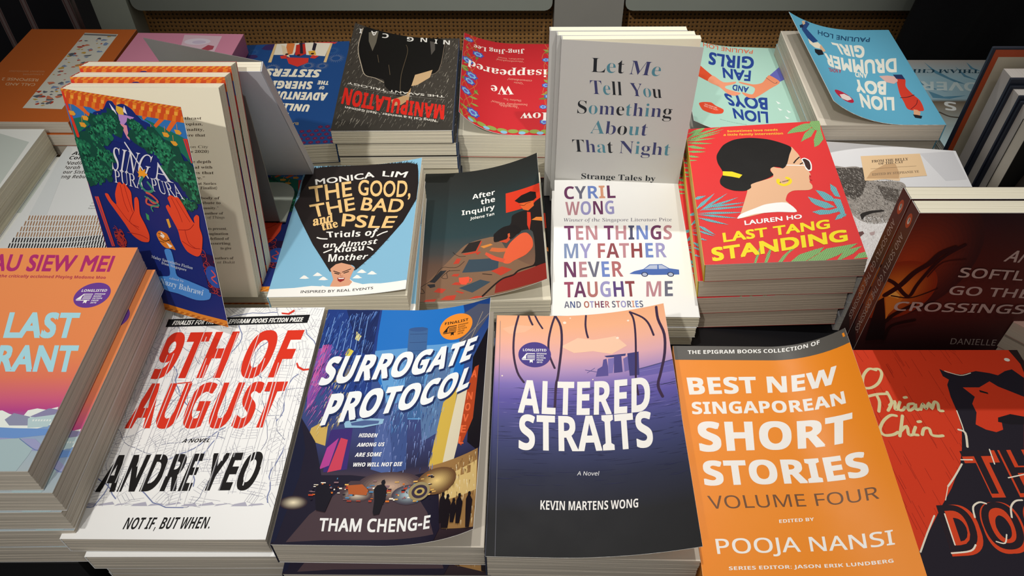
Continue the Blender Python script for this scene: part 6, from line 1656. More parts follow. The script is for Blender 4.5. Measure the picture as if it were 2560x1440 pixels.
def art_letme(A):
    A.bg([(0,0xbebdb9),(198,0xbebdb9)])
    A.T('Let',[29.2,165.1,60.3,165.5,28.7,179.8],[0x20242a,0x4f8494,0x20242a],'sb',b=-0.007)
    A.T('Me',[64.9,165.1,93.9,164.7,66.2,179.3],[0x3c3f6a,0x4f8494],'sb',b=-0.007)
    A.T('Tell',[30.9,141.6,61.1,141.9,28.6,156.3],[0x3c3f6a,0x4f8494,0x20242a,0x20242a],'sb',b=-0.007)
    A.T('You',[69.7,142.2,99.5,141.5,66.6,156.1],[0x3c3f6a,0x4f8494,0x20242a],'sb',b=-0.007)
    A.T('Something',[18.7,118.9,111.4,120.6,18.4,133.4],[0x20242a,0x4f8494,0x3c3f6a,0x20242a,0x4f8494,0x3c3f6a,0x4f8494,0x3c3f6a,0x20242a],'sb',b=-0.007)
    A.T('About',[32.8,96.5,90,98,33.1,111.6],[0x4f8494,0x3c3f6a,0x20242a,0x4f8494,0x3c3f6a],'sb',b=-0.007)
    A.T('That',[17.4,72.9,58.7,74.5,15.2,87.8],[0x20242a,0x3c3f6a,0x4f8494,0x20242a],'sb',b=-0.007)
    A.T('Night',[64.4,74.9,115.9,76.1,64,89.9],[0x3c3f6a,0x4f8494,0x3c3f6a,0x3c3f6a,0x4f8494],'sb',b=-0.007)
    A.T('Strange Tales by',[27.8,39.1,105.7,42.6,27.4,46.1],0x20242a,'sb')
    A.T('Cyril Wong',[39.2,24.5,96.3,26.3,38.6,33.4],0x3c3f6a,'sb')

def art_cross(A):
    A.bg([(0,0x2c171b),(60,0x381a1c),(110,0x5a241e),(160,0x4a1c18),(198,0x2c171d)])
    glow(A,9.0,151.3,50,62,0x3a1a1a,0xa03a1a,18)
    glow(A,10.2,120.7,30,32,0x8a2e16,0xe8822a,18)
    A.P([4,116,9.6,125.5,16.3,122.3,19.1,114.4,17,104.6,13.6,94.6,13.7,87.8],0xcf7a2a)
    A.P([4.6,116,10.2,120.7,15.2,116,15.2,112.7],0xf0b050)
    A.N([3.8,116.8,11.3,127,17.2,140.8,24.6,149.8,29.2,160,37.4,165.7],5,0x2a1012)
    A.N([0.3,133.2,7.4,128.6,18,117.6,23,116,24.4,130.1,31.4,154.2,43.6,168.5],3,0x2a1012)
    A.N([8.5,116,22.8,113.5,32.5,117.6,41.1,123.9],1.2,0x2a1012)
    A.N([14.3,86.1,18.2,94.6,30,106.2],4,0x26100f)
    A.N([20.3,65,20.7,80.9,36.8,87.8],3,0x26100f)
    A.N([28.7,136.3,34.7,151.3,50.6,154.2],1,0x3a1412,k=0)
    A.P([-0.5,109.5,3.5,114.4,14.9,84.4,20.3,65,5.5,63.2],0x1f1012)
    A.T('AND',[79.3,152,109.8,148.6,80.8,162.9],0xb8a49c,'r',b=0.012)
    A.T('SOFTLY',[51.6,136.3,112.1,131.7,50.2,146.1],0xb8a49c,'r',b=0.012)
    A.T('GO THE',[52.3,116.8,116.3,112.4,51.2,126.2],0xb8a49c,'r',b=0.012)
    A.T('CROSSINGS',[15.3,99.6,119.7,95.4,14.7,109.5],0xb8a49c,'r',b=0.012)
    A.T('DANIELLE LIM',[77.7,57.7,132.7,55,76,65],0xb8a49c,'r')

# ------------------------------------------------------------------ placing the books
# name: (cx, cy, ztop_rel_to_camera, yaw, pitch, roll, W, L, T, turned)  lying books, metres / degrees
LY = dict(
 grant=(-0.34122,0.33276,-0.3901,0.5,0,0,0.12408,0.19082,0.0212,0),
 ninth=(-0.21859,0.32991,-0.45742,-1,0.3,-1.3,0.13156,0.19936,0.017075,0),
 surro  =(-.0810,.3190,-.447,-0.8,0,0,   .131,.197,0.02410,0),
 alter  =( .0510,.3110,-.446,-1.2,0,0,   .130,.198,0.03280,0),
 best   =( .1835,.2850,-.451,-2.7,0,-2.3,.129,.197,0.01515,0),
 dog    =( .3280,.2970,-.470, 0.0,0,0,   .144,.198,0.02480,0),
 all    =(-.4310,.6235,-.502, 0.0,0,0,   .130,.197,0.01410,0),
 pale   =(-.5760,.6180,-.478, 0.0,0,0,   .132,.198,0.03360,0),
 sinlie=(-0.25893,0.53702,-0.4595,0,0,0,0.11245,0.173,0.014,0),
 psle=(-0.14458,0.53251,-0.45708,0.3,0.5,-0.9,0.11584,0.1778,0.021629,0),
 inq    =(-.0290,.5880,-.513, 1.6,0,0,   .125,.194,0.01610,0),
 ten    =( .1060,.5640,-.506,-2.8,0,-2.1,.130,.198,0.01280,0),
 tang   =( .2410,.5830,-.453,-4.4,.4,-7.3,.134,.206,0.02050,0),
 cat    =( .3800,.5727,-.468,-7.5,0,0,   .131,.198,0.01890,0),
 call   =(-.5500,.8280,-.472,-0.5,0,0,   .135,.212,0.01415,1),
 pink   =(-.4080,.8150,-.468,-1.5,0,0,   .134,.200,0.02540,1),
 sherg  =(-.2730,.8250,-.495, 4.8,0,0,   .138,.233,0.02510,1),
 manip  =(-.1280,.7900,-.462, 0.7,0,0,   .128,.200,0.01615,1),
 howwe  =(-.0030,.8200,-.486,-0.9,0,0,   .123,.205,0.02960,1),
 lion   =( .2640,.8050,-.480,-4.0,0,0,   .130,.198,0.02140,1),
 drum   =( .3850,.7780,-.446,-2.0,1.1,-1.4,.128,.197,0.01935,1),
 over   =( .5450,.8080,-.500, 0.0,0,0,   .130,.197,0.01480,1),
 blue   =( .1300,.8150,-.490, 0.0,0,0,   .130,.198,0.02760,1),
)
# standing: bottom-left-front corner of the front cover (x,y,z), yaw, lean-back, W, L, T
ST = dict(
 sing=(-0.32178,0.44288,-0.45845,0,15.5,0.11245,0.173,0.014013),
 letme  =( .0465,.668,-.545, 0.3, 0.5, .130,.1965,.0078),
 cross  =( .2845,.4170,-.545, 0, 0,  .129,.198,.0140),
)
# bend: (hinge angle deg, u0 fraction, curl near deg, curl far deg, power)
BEND = dict(surro=(0,.5,43,28,1.),alter=(0,.3,23.5,21,1.),ninth=(0,.5,1.5,.5,1),psle=(0,.4,12.5,13.5,1),inq=(0,.15,30,28,1),
 best=(0,.55,14,46,1),manip=(0,.2,24,0.01515,1),howwe=(0,.45,26,53,1),lion=(0,.4,22,26,1),drum=(0,.3,31.5,38.5,1),blue=(0,.3,30,30,1),
 sing=(24,.9,0,0,1),letme=(7,.9,0,0,1))
def lying(k, below=0.0, dx=0.0, dy=0.0, dyaw=0.0):
    """pose of a book lying on its back cover; `below` steps down through the stack along the book's own normal"""
    x, y, z, ya, pi, ro, W, L, T, turned = LY[k]
    M = Matrix.Rotation(math.radians(ya), 4, 'Z') @ Matrix.Rotation(math.radians(pi), 4, 'X') @ Matrix.Rotation(math.radians(ro), 4, 'Y')
    M = Matrix.Translation((x, y, z + CAM_Z)) @ M @ Matrix.Translation((dx, dy, -T - below)) @ Matrix.Rotation(math.radians(dyaw), 4, 'Z')
    if turned: M = M @ Matrix.Rotation(math.pi, 4, 'Z')
    return M
def standing(k, dx=0.0, dy=0.0, dz=0.0, dyaw=0.0, dlean=0.0):
    x, y, z, ya, le, W, L, T = ST[k]
    M = Matrix.Rotation(math.radians(ya + dyaw), 4, 'Z') @ Matrix.Rotation(math.radians(90 - le - dlean), 4, 'X')
    return Matrix.Translation((x + dx, y + dy, z + dz + CAM_Z)) @ M @ Matrix.Translation((W / 2, L / 2, -T))
def dims(k):
    return LY[k][6:9] if k in LY else ST[k][5:8]
FLAT = {}; PG = {}
def make_book(k, M, label, group, mat=MATTE, pages=CREAM, spine=0xf0f0f0, back=0xf0f0f0, inside=0xeeece6, seed=1, art=None, bend='own', spine_art=None):
    W, L, T = dims(k)
    A = Art(W * 1000, L * 1000)
    fn = art or globals().get('art_' + k)
    if fn: fn(A)
    b = BEND.get(k) if bend == 'own' else bend
    root = empty('paperback_book', M)
    tag(root, label, 'book', group)
    link('page_block', page_mesh(W, L, T, pages, seed), root)
    link('front_cover', cover_mesh('front_cover', A, T, b, mat, inside), root)
    FLAT[k] = lambda: cover_mesh('front_cover', A, T, None, mat, inside)
    MB().box(-W / 2, W / 2, -L / 2, L / 2, 0, .00035).build('back_cover', card(back), root)
    MB().box(-W / 2 - .0003, -W / 2 + .0005, -L / 2, L / 2, .0, T - .0002).build('spine', card(spine), root)
    return root
def pile(root, k, n, labels, group, shifts, spread=None):
    """the copies lying under a book, each one a thing"""
    W, L, T = dims(k)
    flat = FLAT[k]()
    for i in range(n):
        dx, dy, dw = shifts[i % len(shifts)]
        c = dup(root, lying(k, below=(i + 1) * (T + .0006), dx=dx, dy=dy, dyaw=dw), labels[i], group, swap={'front_cover': flat})
ORD = ('second', 'third', 'fourth', 'fifth', 'sixth')
def under(what, n): return ['%s copy down in the stack under %s' % (ORD[i], what) for i in range(n)]

# ------------------------------------------------------------------ the place
def structure(o): o['kind'] = 'structure'; return o
structure(MB().box(-2.5, 2.5, -1.5, 3.2, -.05, 0).build('floor', plain('dark_carpet', 0x1d1c20, .9, .25, 140)))
WALL = plain('shop_wall', 0xb9b4a8, .8, .04, 8)
structure(MB().box(-2.5, 2.5, 3.2, 3.25, 0, 3.0).build('wall_back', WALL))
structure(MB().box(-2.55, -2.5, -1.5, 3.2, 0, 3.0).build('wall_left', WALL))
structure(MB().box(2.5, 2.55, -1.5, 3.2, 0, 3.0).build('wall_right', WALL))
TZ = CAM_Z - .5462
t = tag(empty('display_table', Matrix.Translation((0, .45, 0))), 'black display table under all the stacked books', 'table')
MB().box(-.80, .80, -.42, .515, TZ - .035, TZ, .003).build('table_top', plain('black_laminate', 0x17171b, .45, .2, 30), t)
for sx in (-1, 1):
    for sy in (-.38, .475): MB().box(sx * .76 - .025, sx * .76 + .025, sy - .025, sy + .025, 0, TZ - .035, .002).build('leg', plain('black_metal', 0x141416, .4), t)
for y in (-.40, .495): MB().box(-.735, .735, y - .012, y + .012, TZ - .10, TZ - .0352).build('apron', plain('black_rail', 0x141416, .5), t)
PAINT = plain('grey_green_paint', 0x8e938a, .6, .05, 25, bump=.05)
POSTP = plain('grey_paint', 0x8f8d86, .6, .05, 25, bump=.05)
PALEP = plain('pale_green_paint', 0xb2b8aa, .6, .05, 25)
CANE = cane('cane_webbing')
cb = tag(empty('rattan_cabinet', Matrix.Translation((0, 1.12, 0))), 'grey painted cabinet with cane webbing panels standing behind the book table', 'cabinet')
c0 = CAM_Z
for x0, x1, m, nm in ((-.631, -.578, PALEP, 'post'), (.064, .168, POSTP, 'post'), (.95, 1.03, POSTP, 'post')):
    MB().box(x0, x1, 0, .05, 0, 1.02, .004).build(nm, m, cb)
for x0, x1 in ((-.574, .061), (.171, .947)):
    o = MB()
    r = .012; z0 = c0 - .538; z1 = 1.0                       # panel with rounded lower corners
    pts = [(x0 + r - r * math.cos(i * math.pi / 8), z0 + r - r * math.sin(i * math.pi / 8)) for i in range(5)]
    pts += [(x1 - r + r * math.sin(i * math.pi / 8), z0 + r - r * math.cos(i * math.pi / 8)) for i in range(5)] + [(x1, z1), (x0, z1)]
    o.prism(pts, 1, .004, .034).build('upper_panel', PAINT, cb)
    MB().box(x0 - .006, x1 + .006, .040, .044, .12, z0 + .05).build('cane_panel', CANE, cb)
    MB().box(x0 - .004, x1 + .004, .004, .046, .05, .12, .002).build('bottom_rail', PAINT, cb)
MB().box(-.64, 1.04, -.006, .40, 1.02, 1.045, .003).build('top_board', POSTP, cb)
MB().box(-.64, 1.04, .36, .375, 0, 1.02).build('back_board', POSTP, cb)

# striped cloth at the left end and dark cloth at the right end of the cabinet
def drape(name, outline, y, folds, amp, mat, thick=.012, nx=40, nz=14):
    """hanging cloth between two slanted side lines, with vertical folds and real thickness"""
    (xa0, xb0, z0), (xa1, xb1, z1) = outline
    b = MB(); n = (nx + 1) * (nz + 1)
    for s in (0, 1):
        for j in range(nz + 1):
            v = j / nz
            for i in range(nx + 1):
                u = i / nx
                x = (xa0 + (xb0 - xa0) * u) * (1 - v) + (xa1 + (xb1 - xa1) * u) * v
                b.v.append((x, y + s * thick + amp * math.sin(u * folds * 6.283 + v * .8) + amp * .4 * math.sin(u * folds * 15 + 1), z0 + (z1 - z0) * v))
    for j in range(nz):
        for i in range(nx):
            a = j * (nx + 1) + i
            b.f.append((a, a + 1, a + nx + 2, a + nx + 1)); b.f.append((n + a + nx + 1, n + a + nx + 2, n + a + 1, n + a))
    for j in range(nz):
        for i in (0, nx):
            a = j * (nx + 1) + i; b.f.append((a, a + nx + 1, n + a + nx + 1, n + a))
    for i in range(nx):
        for j in (0, nz):
            a = j * (nx + 1) + i; b.f.append((a, a + 1, n + a + 1, n + a))
    o = b.build(name, mat)
    for q in o.data.polygons: q.use_smooth = True
    return o
def stripes():
    m, n, l, p = new_mat('striped_cloth')
    t = n.new('ShaderNodeTexCoord'); w = n.new('ShaderNodeTexWave'); w.inputs['Scale'].default_value = 6.5; w.inputs['Distortion'].default_value = .6; w.inputs['Detail'].default_value = 1
    l.new(t.outputs['Object'], w.inputs['Vector'])
    r = n.new('ShaderNodeValToRGB'); e = r.color_ramp.elements
    e[0].position = .90; e[0].color = (*lin(0x14141c), 1); e[1].position = .93; e[1].color = (*lin(0x8a7a78), 1)
    x = e.new(.97); x.color = (*lin(0x5a2a28), 1); x = e.new(.99); x.color = (*lin(0x8a7a78), 1)
    l.new(w.outputs['Fac'], r.inputs['Fac']); l.new(r.outputs['Color'], p.inputs['Base Color']); p.inputs['Roughness'].default_value = .9
    return m
tag(drape('striped_cloth', ((-1.25, -.648, .05), (-1.25, -.648, 1.0)), 1.085, 3, .012, stripes()), 'dark navy cloth with pale stripes hanging left of the pale cabinet post', 'cloth')
tag(drape('black_cloth', ((.545, .655, .40), (.615, .97, 1.05)), 1.070, 2.3, .010, plain('black_cloth', 0x0c0c10, .95, .2, 90)), 'plain black cloth hanging over the right end of the cane cabinet', 'cloth')

# ---- front row
G_ = 'copies stacked on the table'
rt = make_book('grant', lying('grant'), 'orange and magenta paperback with pale blue lettering above a suburban landscape, far left stack', 'orange landscape paperbacks', pages=GREY, spine=0xd9824f, seed=2)
pile(rt, 'grant', 4, under('the orange landscape paperback', 4), 'orange landscape paperbacks', ((.006, -.001, -.3), (.002, -.002, 0), (.001, -.003, .2), (.002, -.003, 0)))
rz = CAM_Z - .39010 - 5 * .0218
tag(MB().box(-.42, -.292, .235, .425, TZ, rz, .002).build('display_riser', plain('black_riser', 0x121215, .5)), 'low black display riser under the far left stack of orange landscape paperbacks', 'riser')
nt = make_book('ninth', lying('ninth'), 'white paperback with red cracked lettering over a grey street map', 'street map paperbacks', pages=GREY, spine=0xf2f2f0, seed=3)
pile(nt, 'ninth', 4, under('the white street map paperback', 4), 'street map paperbacks', ((.009, -.003, .5), (.012, .001, .2), (.010, .002, -.3), (.011, .0, 0)))
sr = make_book('surro', lying('surro'), 'glossy paperback showing a neon city street at night with slanted white title', 'neon city paperbacks', mat=GLOSS, pages=GREY, spine=0x1a1830, seed=4)
pile(sr, 'surro', 3, under('the glossy neon city paperback', 3), 'neon city paperbacks', ((.003, -.007, .4), (.004, -.006, 0), (.003, -.007, .3)))
al = make_book('alter', lying('alter'), 'paperback fading from peach sky to dark sea with hanging ropes and ruined towers', 'dark sea paperbacks', mat=MATTE, pages=GREY, spine=0x3a3f55, seed=5)
pile(al, 'alter', 2, under('the peach sky and dark sea paperback', 2), 'dark sea paperbacks', ((.002, .002, .3), (.001, .001, 0)))
be = make_book('best', lying('best'), 'bright orange paperback with big white capitals and a dark grey top band', 'orange anthologies', mat=SATIN, pages=GREY, spine=0xe8922c, seed=6)
pile(be, 'best', 5, under('the bright orange paperback with the grey band', 5), 'orange anthologies', ((.0, .002, .2), (.001, .001, 0), (-.001, .003, .2), (0, .002, 0), (.001, .001, 0)))
do = make_book('dog', lying('dog'), 'red paperback with a black dog figure and cream handwritten author name', 'red dog paperbacks', pages=BUFF, spine=0x8a1f14, seed=7)
pile(do, 'dog', 2, under('the red paperback with the black dog', 2), 'red dog paperbacks', ((0, .001, 0), (.001, 0, 0)))
# ---- second row
aa = make_book('all', lying('all'), 'white paperback with rows of slanted brown and black dashes, under the opened blue cover', 'slanted dash paperbacks', pages=WHITE, spine=0xe4e7e6)
pile(aa, 'all', 2, under('the white paperback with slanted dashes', 2), 'slanted dash paperbacks', ((.001, 0, 0), (0, .001, 0)))
pa = make_book('pale', lying('pale'), 'thick white paperback with a pale green panel at the left edge of the table', 'pale green panel paperbacks', pages=CREAM, spine=0xdfe4da, seed=8)
pile(pa, 'pale', 1, under('the thick white paperback with the pale green panel', 1), 'pale green panel paperbacks', ((.010, -.004, 0),))
BLU = dict(pages=CREAM, spine=0xc8402e, back=0xc23a30, inside=0xe4e4e2)
s1 = make_book('sing', standing('sing'), 'standing blue paperback with red hands and forest, front cover swung open toward the viewer', 'standing blue paperbacks with red hands', mat=SATIN, seed=9, **BLU)
A = Art(ST['sing'][5] * 1000, ST['sing'][6] * 1000); art_singpage(A)
A.stops = [(0, 0xece4cc), (200, 0xece4cc)]
link('first_page', cover_mesh('first_page', A, ST['sing'][7] - .0004, None, MATTE, 0xece4cc, .0001), s1)
flat_sing = FLAT['sing']()
for i, lb in ((1, 'standing blue paperback with orange border, middle of the three upright copies'), (2, 'standing blue paperback with orange border, rearmost of the three upright copies')):
    c = dup(s1, standing('sing', dy=.0154 * i, dx=.0005 * i), lb, 'standing blue paperbacks with red hands', swap={'front_cover': flat_sing})
    for ch in list(c.children):
        if ch.name.startswith('first_page'): bpy.data.objects.remove(ch)
for i in range(6):
    below = i * .01445
    lb = ('blue and red bordered paperback lying flat beneath the standing copies and the bookend', *under('the flat blue paperback that carries the bookend', 5))[i]
    c = dup(s1, lying('sinlie', below=below, dx=.0012 * (i % 3), dy=-.001 * (i % 2)), lb, 'flat blue paperbacks under the bookend', swap={'front_cover': flat_sing})
    for ch in list(c.children):
        if ch.name.startswith('first_page'): bpy.data.objects.remove(ch)
ps = make_book('psle', lying('psle'), 'light blue paperback with a shouting woman whose black hair fills the cover', 'black hair paperbacks', mat=SATIN, pages=CREAM, spine=0x86bcd8, seed=10)
pile(ps, 'psle', 3, under('the paperback with the shouting woman', 3), 'black hair paperbacks', ((.0015, -.001, 1.6), (-.0085, .0, .4), (-.010, .0, .2)))
iq = make_book('inq', lying('inq'), 'dark paperback with two red-lit men at a cluttered desk, cover curling up', 'red-lit desk paperbacks', pages=CREAM, spine=0x222423, seed=11)
pile(iq, 'inq', 1, under('the dark paperback with the red-lit desk', 1), 'red-lit desk paperbacks', ((.003, .003, -.2),))
tn = make_book('ten', lying('ten'), 'white paperback with pastel multicoloured capitals and a small blue car', 'white paperbacks with a blue car', pages=CREAM, spine=0xf2f1ee, seed=12)
pile(tn, 'ten', 2, under('the white paperback with the blue car', 2), 'white paperbacks with a blue car', ((-.002, -.001, .4), (-.003, .002, .2)))
ta = make_book('tang', lying('tang'), 'red paperback with a black haired woman in sunglasses and tropical leaves', 'red paperbacks with the woman in sunglasses', mat=SATIN, pages=BUFF, spine=0xd8b820, back=0xdb3434, seed=13)
pile(ta, 'tang', 3, under('the red paperback with the woman in sunglasses', 3), 'red paperbacks with the woman in sunglasses', ((-.004, .001, -.4), (-.009, .001, .3), (-.013, .002, 0)))
ct = make_book('cat', lying('cat'), 'white paperback with a grey tabby cat face and a beige title box', 'tabby cat paperbacks', pages=WHITE, spine=0xd8d8da, seed=14)
pile(ct, 'cat', 3, under('the white paperback with the tabby cat', 3), 'tabby cat paperbacks', ((0, .001, .2), (.001, 0, 0), (0, .001, -.2)))
# ---- standing books in the middle and at the right
lm = make_book('letme', standing('letme'), 'standing grey paperback with blue ornamental serif title, front of its row', 'standing grey paperbacks', mat=SATIN, pages=CREAM, spine=0xc0c0bd, back=0xc6c5c1, inside=0xd8d6d0, seed=15)
fl = FLAT['letme']()
dup(lm, standing('letme', dx=-.0040, dy=.0086, dz=-.0002), 'standing grey paperback directly behind the front grey one, slightly lower', 'standing grey paperbacks', {'front_cover': fl})
dup(lm, standing('letme', dx=-.0105, dy=.0172, dz=0), 'standing grey paperback at the back of the middle row, sticking out to the left', 'standing grey paperbacks', {'front_cover': fl})
def spine_print(root, k, lines, logo=True):
    """lettering down the spine and the small oval mark at its head"""
    W, L, T = dims(k)
    A = Art(L * 1000, T * 1000)                          # x runs down the spine from the head
    A.bg([(0, 0x4a1c1a), (T * 1000, 0x4a1c1a)])
    A.P([75, 0, 120, 0, 130, T * 1000, 70, T * 1000], 0x6a2a18); A.P([88, 2, 104, 2, 110, 9, 92, 9], 0x9a4a20); A.P([128, 0, 198, 0, 198, 14, 140, 14], 0x261216)
    if logo: A.E(13, 7, 6.2, 3.4, 0xb8481e); A.E(13, 7, 3.0, 1.5, 0xe0d8d0); A.P([9.5, 6.2, 12, 7.8, 15, 7.6, 12, 6.4], 0x1c1616)
    for tx, x0, x1, y, h in lines: A.T(tx, [x0, y, x1, y, x0, y + h], 0xb8a49c, 'r')
    me = cover_mesh('spine', A, 0, None, SATIN, 0x4a1c1a)
    o = [c for c in root.children if c.name.startswith('spine')][0]
    o.data = me
    # x of the art -> down the book (-y), y of the art -> towards the back cover (-z), normal -> -x
    o.matrix_local = Matrix(((0, 0, -1, -W / 2 - .0002), (-1, 0, 0, 0), (0, 1, 0, T / 2), (0, 0, 0, 1)))
    return me
cr = make_book('cross', standing('cross'), 'standing dark red paperback with bare branches at sunset, nearest of the two upright', 'standing dark sunset paperbacks', mat=SATIN, pages=CREAM, spine=0x4a1c1a, back=0x2a1416, seed=16)
spine_print(cr, 'cross', (('AND SOFTLY GO THE CROSSINGS', 26, 132, 4.2, 5.2), ('DANIELLE', 148, 170, 7.6, 3), ('LIM', 155, 163, 2.6, 3)))
dup(cr, standing('cross', dy=.0155, dx=-.0005), 'standing dark red paperback with bare branches at sunset, behind the nearest copy', 'standing dark sunset paperbacks')

# bookend and the grey book leaning on its far side
be_ = tag(empty('bookend', Matrix.Translation((-.2612, .5375, CAM_Z - .4583)) @ Matrix.Scale(.865, 4)), 'grey metal bookend behind the three standing blue paperbacks', 'bookend')
MET = plain('grey_steel', 0x7d817a, .45, .05, 60, .3); METB = plain('pale_steel', 0xb4bbae, .5, .05, 60)
u = MB(); u.prism([(-.055, 0), (.058, 0), (.058, .150), (.047, .162), (-.045, .162), (-.055, .150)], 1, 0, .0014)
up = u.build('upright_plate', MET, be_); up.rotation_euler.x = math.radians(0.0)
r = .022; pts = [(-.055, 0), (.064, 0)] + [(.064 - r + r * math.cos(i * math.pi / 12), .067 - r + r * math.sin(i * math.pi / 12)) for i in range(7)] + [(-.055 + r - r * math.sin(i * math.pi / 12), .067 - r + r * math.cos(i * math.pi / 12)) for i in range(7)]
MB().prism(pts, 2, 0, .0014).build('base_plate', METB, be_)
ST['greyb'] = (0, 0, 0, 0, 0, .0990, .1660, .0095)
BEND['greyb'] = (13, .9, 0, 0, 1)
M = Matrix.Translation((-.1938, .6170, CAM_Z - .4545)) @ Matrix.Rotation(math.pi, 4, 'Z') @ Matrix.Rotation(math.radians(90 - 24.5), 4, 'X') @ Matrix.Translation((.0495, .0830, -.0095))
def art_greyb(A): A.bg([(0, 0xa9a8a4), (200, 0xa9a8a4)])
make_book('greyb', M, 'grey paperback leaning against the far side of the bookend, facing away with covers ajar', None, mat=SATIN, pages=CREAM, spine=0xc4c6cc, back=0xd2d4da, inside=0xa0a0a0, seed=17)

# ---- back row (turned towards the other side of the table)
co = make_book('call', lying('call'), 'burnt orange paperback with a slanting white strip of tiny pictures, back left corner', 'burnt orange paperbacks', pages=GREY, spine=0xb4581f, back=0xb4581f, seed=18)
pile(co, 'call', 4, under('the burnt orange paperback at the back left', 4), 'burnt orange paperbacks', ((.006, -.003, .5), (.004, 0, 0), (.002, .002, .3), (.003, .001, 0)))
pn = make_book('pink', lying('pink'), 'thick pink paperback with a pale flower picture beside the burnt orange one', 'pink flower paperbacks', pages=WHITE, spine=0xb86a8a, seed=19)
pile(pn, 'pink', 2, under('the thick pink paperback', 2), 'pink flower paperbacks', ((-.001, 0, 0), (0, .001, 0)))
sh = make_book('sherg', lying('sherg'), 'blue paperback with cream slanted capitals, balcony figures and purple flowers', 'blue balcony paperbacks', pages=CREAM, spine=0x1f4a86, back=0x1f4a86, seed=20)
pile(sh, 'sherg', 1, under('the blue paperback with the balcony figures', 1), 'blue balcony paperbacks', ((.004, .001, -.3),))
mn = make_book('manip', lying('manip'), 'black and brown paperback with a rainy dark figure and red capitals', 'rainy dark figure paperbacks', mat=SATIN, pages=CREAM, spine=0x24406c, back=0x2a2a2a, inside=0xb0a89c, seed=21)
pile(mn, 'manip', 4, under('the rainy dark figure paperback', 4), 'rainy dark figure paperbacks', ((.003, .001, .3), (.004, .0, 0), (.005, .002, -.2), (.006, .0, 0)))
hw = make_book('howwe', lying('howwe'), 'red floral paperback with white serif title, its left side curling up', 'red floral paperbacks', pages=CREAM, spine=0x8a1f24, back=0xb8232a, seed=22)
pile(hw, 'howwe', 1, under('the red floral paperback', 1), 'red floral paperbacks', ((.002, .002, .3),))
li = make_book('lion', lying('lion'), 'pale mint paperback with two reaching hands and dark blue brushed capitals', 'mint paperbacks with reaching hands', mat=SATIN, pages=GREY, spine=0x9fc2b4, seed=23)
pile(li, 'lion', 2, under('the mint paperback with reaching hands', 2), 'mint paperbacks with reaching hands', ((0, .001, 0), (.001, .0, 0)))
dr = make_book('drum', lying('drum'), 'sky blue paperback with white brushed capitals and a figure in red, cover curling up', 'sky blue paperbacks', mat=SATIN, pages=GREY, spine=0x4f9ab8, seed=24)
pile(dr, 'drum', 4, under('the sky blue paperback with the figure in red', 4), 'sky blue paperbacks', ((0, .004, 0), (.001, .004, 0), (0, .005, 0), (0, .004, 0)))
ov = make_book('over', lying('over'), 'pale watery blue paperback with large pale capitals, back right corner', 'watery blue paperbacks', pages=GREY, spine=0xa8ccd8, seed=25)
pile(ov, 'over', 2, under('the watery blue paperback', 2), 'watery blue paperbacks', ((0, .001, 0), (.001, 0, 0)))
def art_blue(A): A.bg([(0, 0x7fa8cc), (198, 0x7fa8cc)])
bl = make_book('blue', lying('blue'), 'light blue paperback hidden behind the standing grey ones, one cover corner showing', 'hidden light blue paperbacks', pages=GREY, spine=0x7fa8cc, seed=26)
pile(bl, 'blue', 1, ['copy beneath the light blue paperback hidden behind the standing grey ones'], 'hidden light blue paperbacks', ((0, .0, 0),))

# ---- hardbacks standing at the right edge, and the two paperbacks leaning on them
NAVY = plain('navy_cloth_board', 0x1c2233, .6, .1, 90); ORNG = plain('orange_paper', 0xa8431a, .6, .06, 60); ENDP = plain('end_paper', 0xb8b09c, .8)
PGY = paper('hardback_pages', 0xc4beb8)
def hardback(x, y, w, h, t, label, group, yaw=0):
    """upright hardback whose fore-edge looks to the left"""
    r = tag(empty('hardback_book', Matrix.Translation((x, y, TZ)) @ Matrix.Rotation(math.radians(yaw), 4, 'Z')), label, 'book', group)
    b = .0025
    MB().box(0, w, 0, b, 0, h, .0006).build('front_board', NAVY, r)
    MB().box(0, w, t - b, t, 0, h, .0006).build('back_board', NAVY, r)
    MB().box(w, w + b, 0, t, 0, h, .0006).build('spine', NAVY, r)
    o = MB().box(-t / 2 + b, t / 2 - b, -(h - .006) / 2, (h - .006) / 2, 0, w - .004).build('page_block', PGY, r)
    o.matrix_local = Matrix(((0, 0, 1, .003), (1, 0, 0, t / 2), (0, 1, 0, h / 2), (0, 0, 0, 1)))
    return r
op = tag(empty('open_hardback', Matrix.Translation((.465, .690, TZ))), 'hardback standing open with an orange bordered inner board, right edge of the table', 'book')
MB().box(0, .135, 0, .003, 0, .1790, .0008).build('board', NAVY, op)
MB().box(.003, .135, -.0004, 0, .003, .1765).build('turn_in', ORNG, op)
MB().box(.0085, .135, -.0007, -.0004, .006, .1690).build('end_paper', ENDP, op)
o = MB().box(-.0095, .0095, -.0805, .0805, 0, .122).build('page_block', PGY, op)
o.matrix_local = Matrix(((0, 0, 1, .0125), (1, 0, 0, -.0195), (0, 1, 0, .0815), (0, 0, 0, 1)))
MB().box(.0095, .135, -.0325, -.0292, 0, .1640, .0008).build('facing_board', NAVY, op)
hardback(.4755, .6365, .13, .1580, .0205, 'navy hardback standing directly in front of the open orange bordered board', 'navy hardbacks standing at the right')
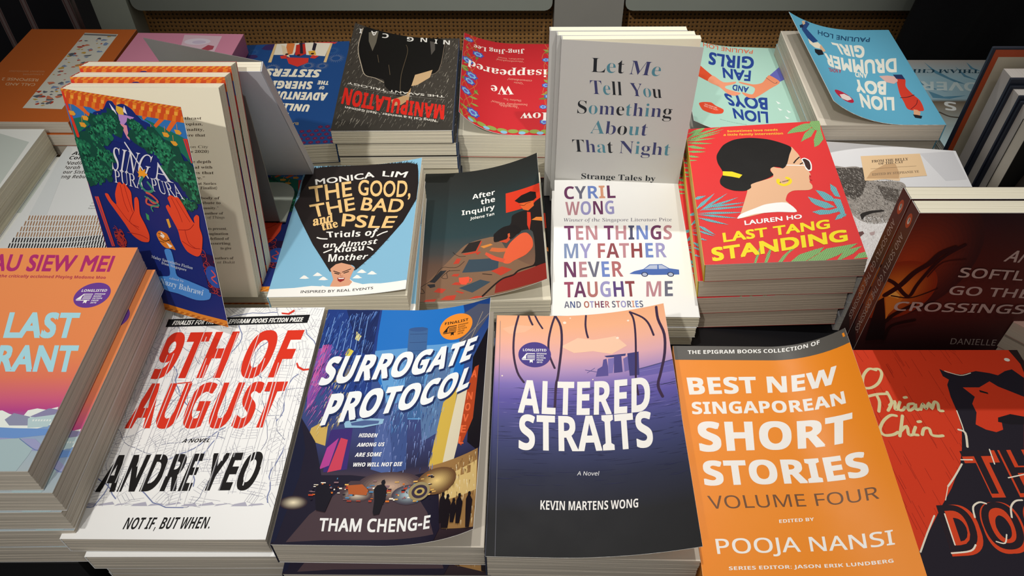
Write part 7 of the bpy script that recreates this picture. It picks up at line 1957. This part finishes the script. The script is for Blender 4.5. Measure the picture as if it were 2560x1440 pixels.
hardback(.4770, .6130, .13, .1540, .0230, 'navy hardback standing second in front of the open orange bordered board', 'navy hardbacks standing at the right')
bk = tag(empty('black_paperback', Matrix.Translation((.470, .5955, TZ))), 'black paperback standing in front of the navy hardbacks at the right edge', 'book')
MB().box(0, .13, 0, .0006, 0, .1500).build('front_cover', card(0x1c1a18), bk); MB().box(.0005, .13, .0006, .0150, .0005, .1495).build('page_block', card(0xbdb6a8), bk); MB().box(0, .13, .0150, .0156, 0, .1500).build('back_cover', card(0x1c1a18), bk)
yb = tag(empty('yellow_spined_book', Matrix.Translation((.466, .470, TZ)) @ Matrix.Rotation(math.radians(10), 4, 'Y')), 'book with a yellow ochre spine and dark lettering leaning at the right edge', 'book')
MB().box(0, .014, 0, .0006, 0, .17).build('spine', card(0xb08a2c), yb); MB().box(.0004, .0136, .0008, .12, .001, .168).build('page_block', card(0xc9c0ac), yb)
MB().box(.0136, .0142, 0, .12, 0, .17).build('front_cover', card(0xb4382c), yb); MB().box(-.0004, .0002, .0006, .12, 0, .17).build('back_cover', card(0x2a1d16), yb)
g = MB(); rr = random.Random(41)
for i in range(11): g.box(.003, .003 + rr.uniform(.005, .008), -.0003, -.0001, .030 + i * .009, .030 + i * .009 + rr.uniform(.002, .006))
g.build('spine_lettering', card(0x4a3a18), yb)
pk = tag(empty('pink_paperback', Matrix.Translation((.517, .392, CAM_Z - .474)) @ Matrix.Rotation(math.radians(-45), 4, 'Z')), 'pale pink paperback whose corner shows at the right edge beside the red dog book', 'book')
MB().box(-.099, .099, -.065, .065, .0005, .0145).build('page_block', BUFF, pk); MB().box(-.099, .099, -.065, .065, .0145, .0149).build('front_cover', card(0xc09a8c), pk); MB().box(-.099, .099, -.065, .065, 0, .0005).build('back_cover', card(0xc09a8c), pk)
for i in range(3):
    dup(pk, pk.matrix_world.copy() @ Matrix.Translation((.001 * i, .001, -(i + 1) * .0155)), 'pale pink paperback, %s copy down at the right edge beside the red dog book' % ORD[i], 'pale pink paperbacks')
pk['group'] = 'pale pink paperbacks'
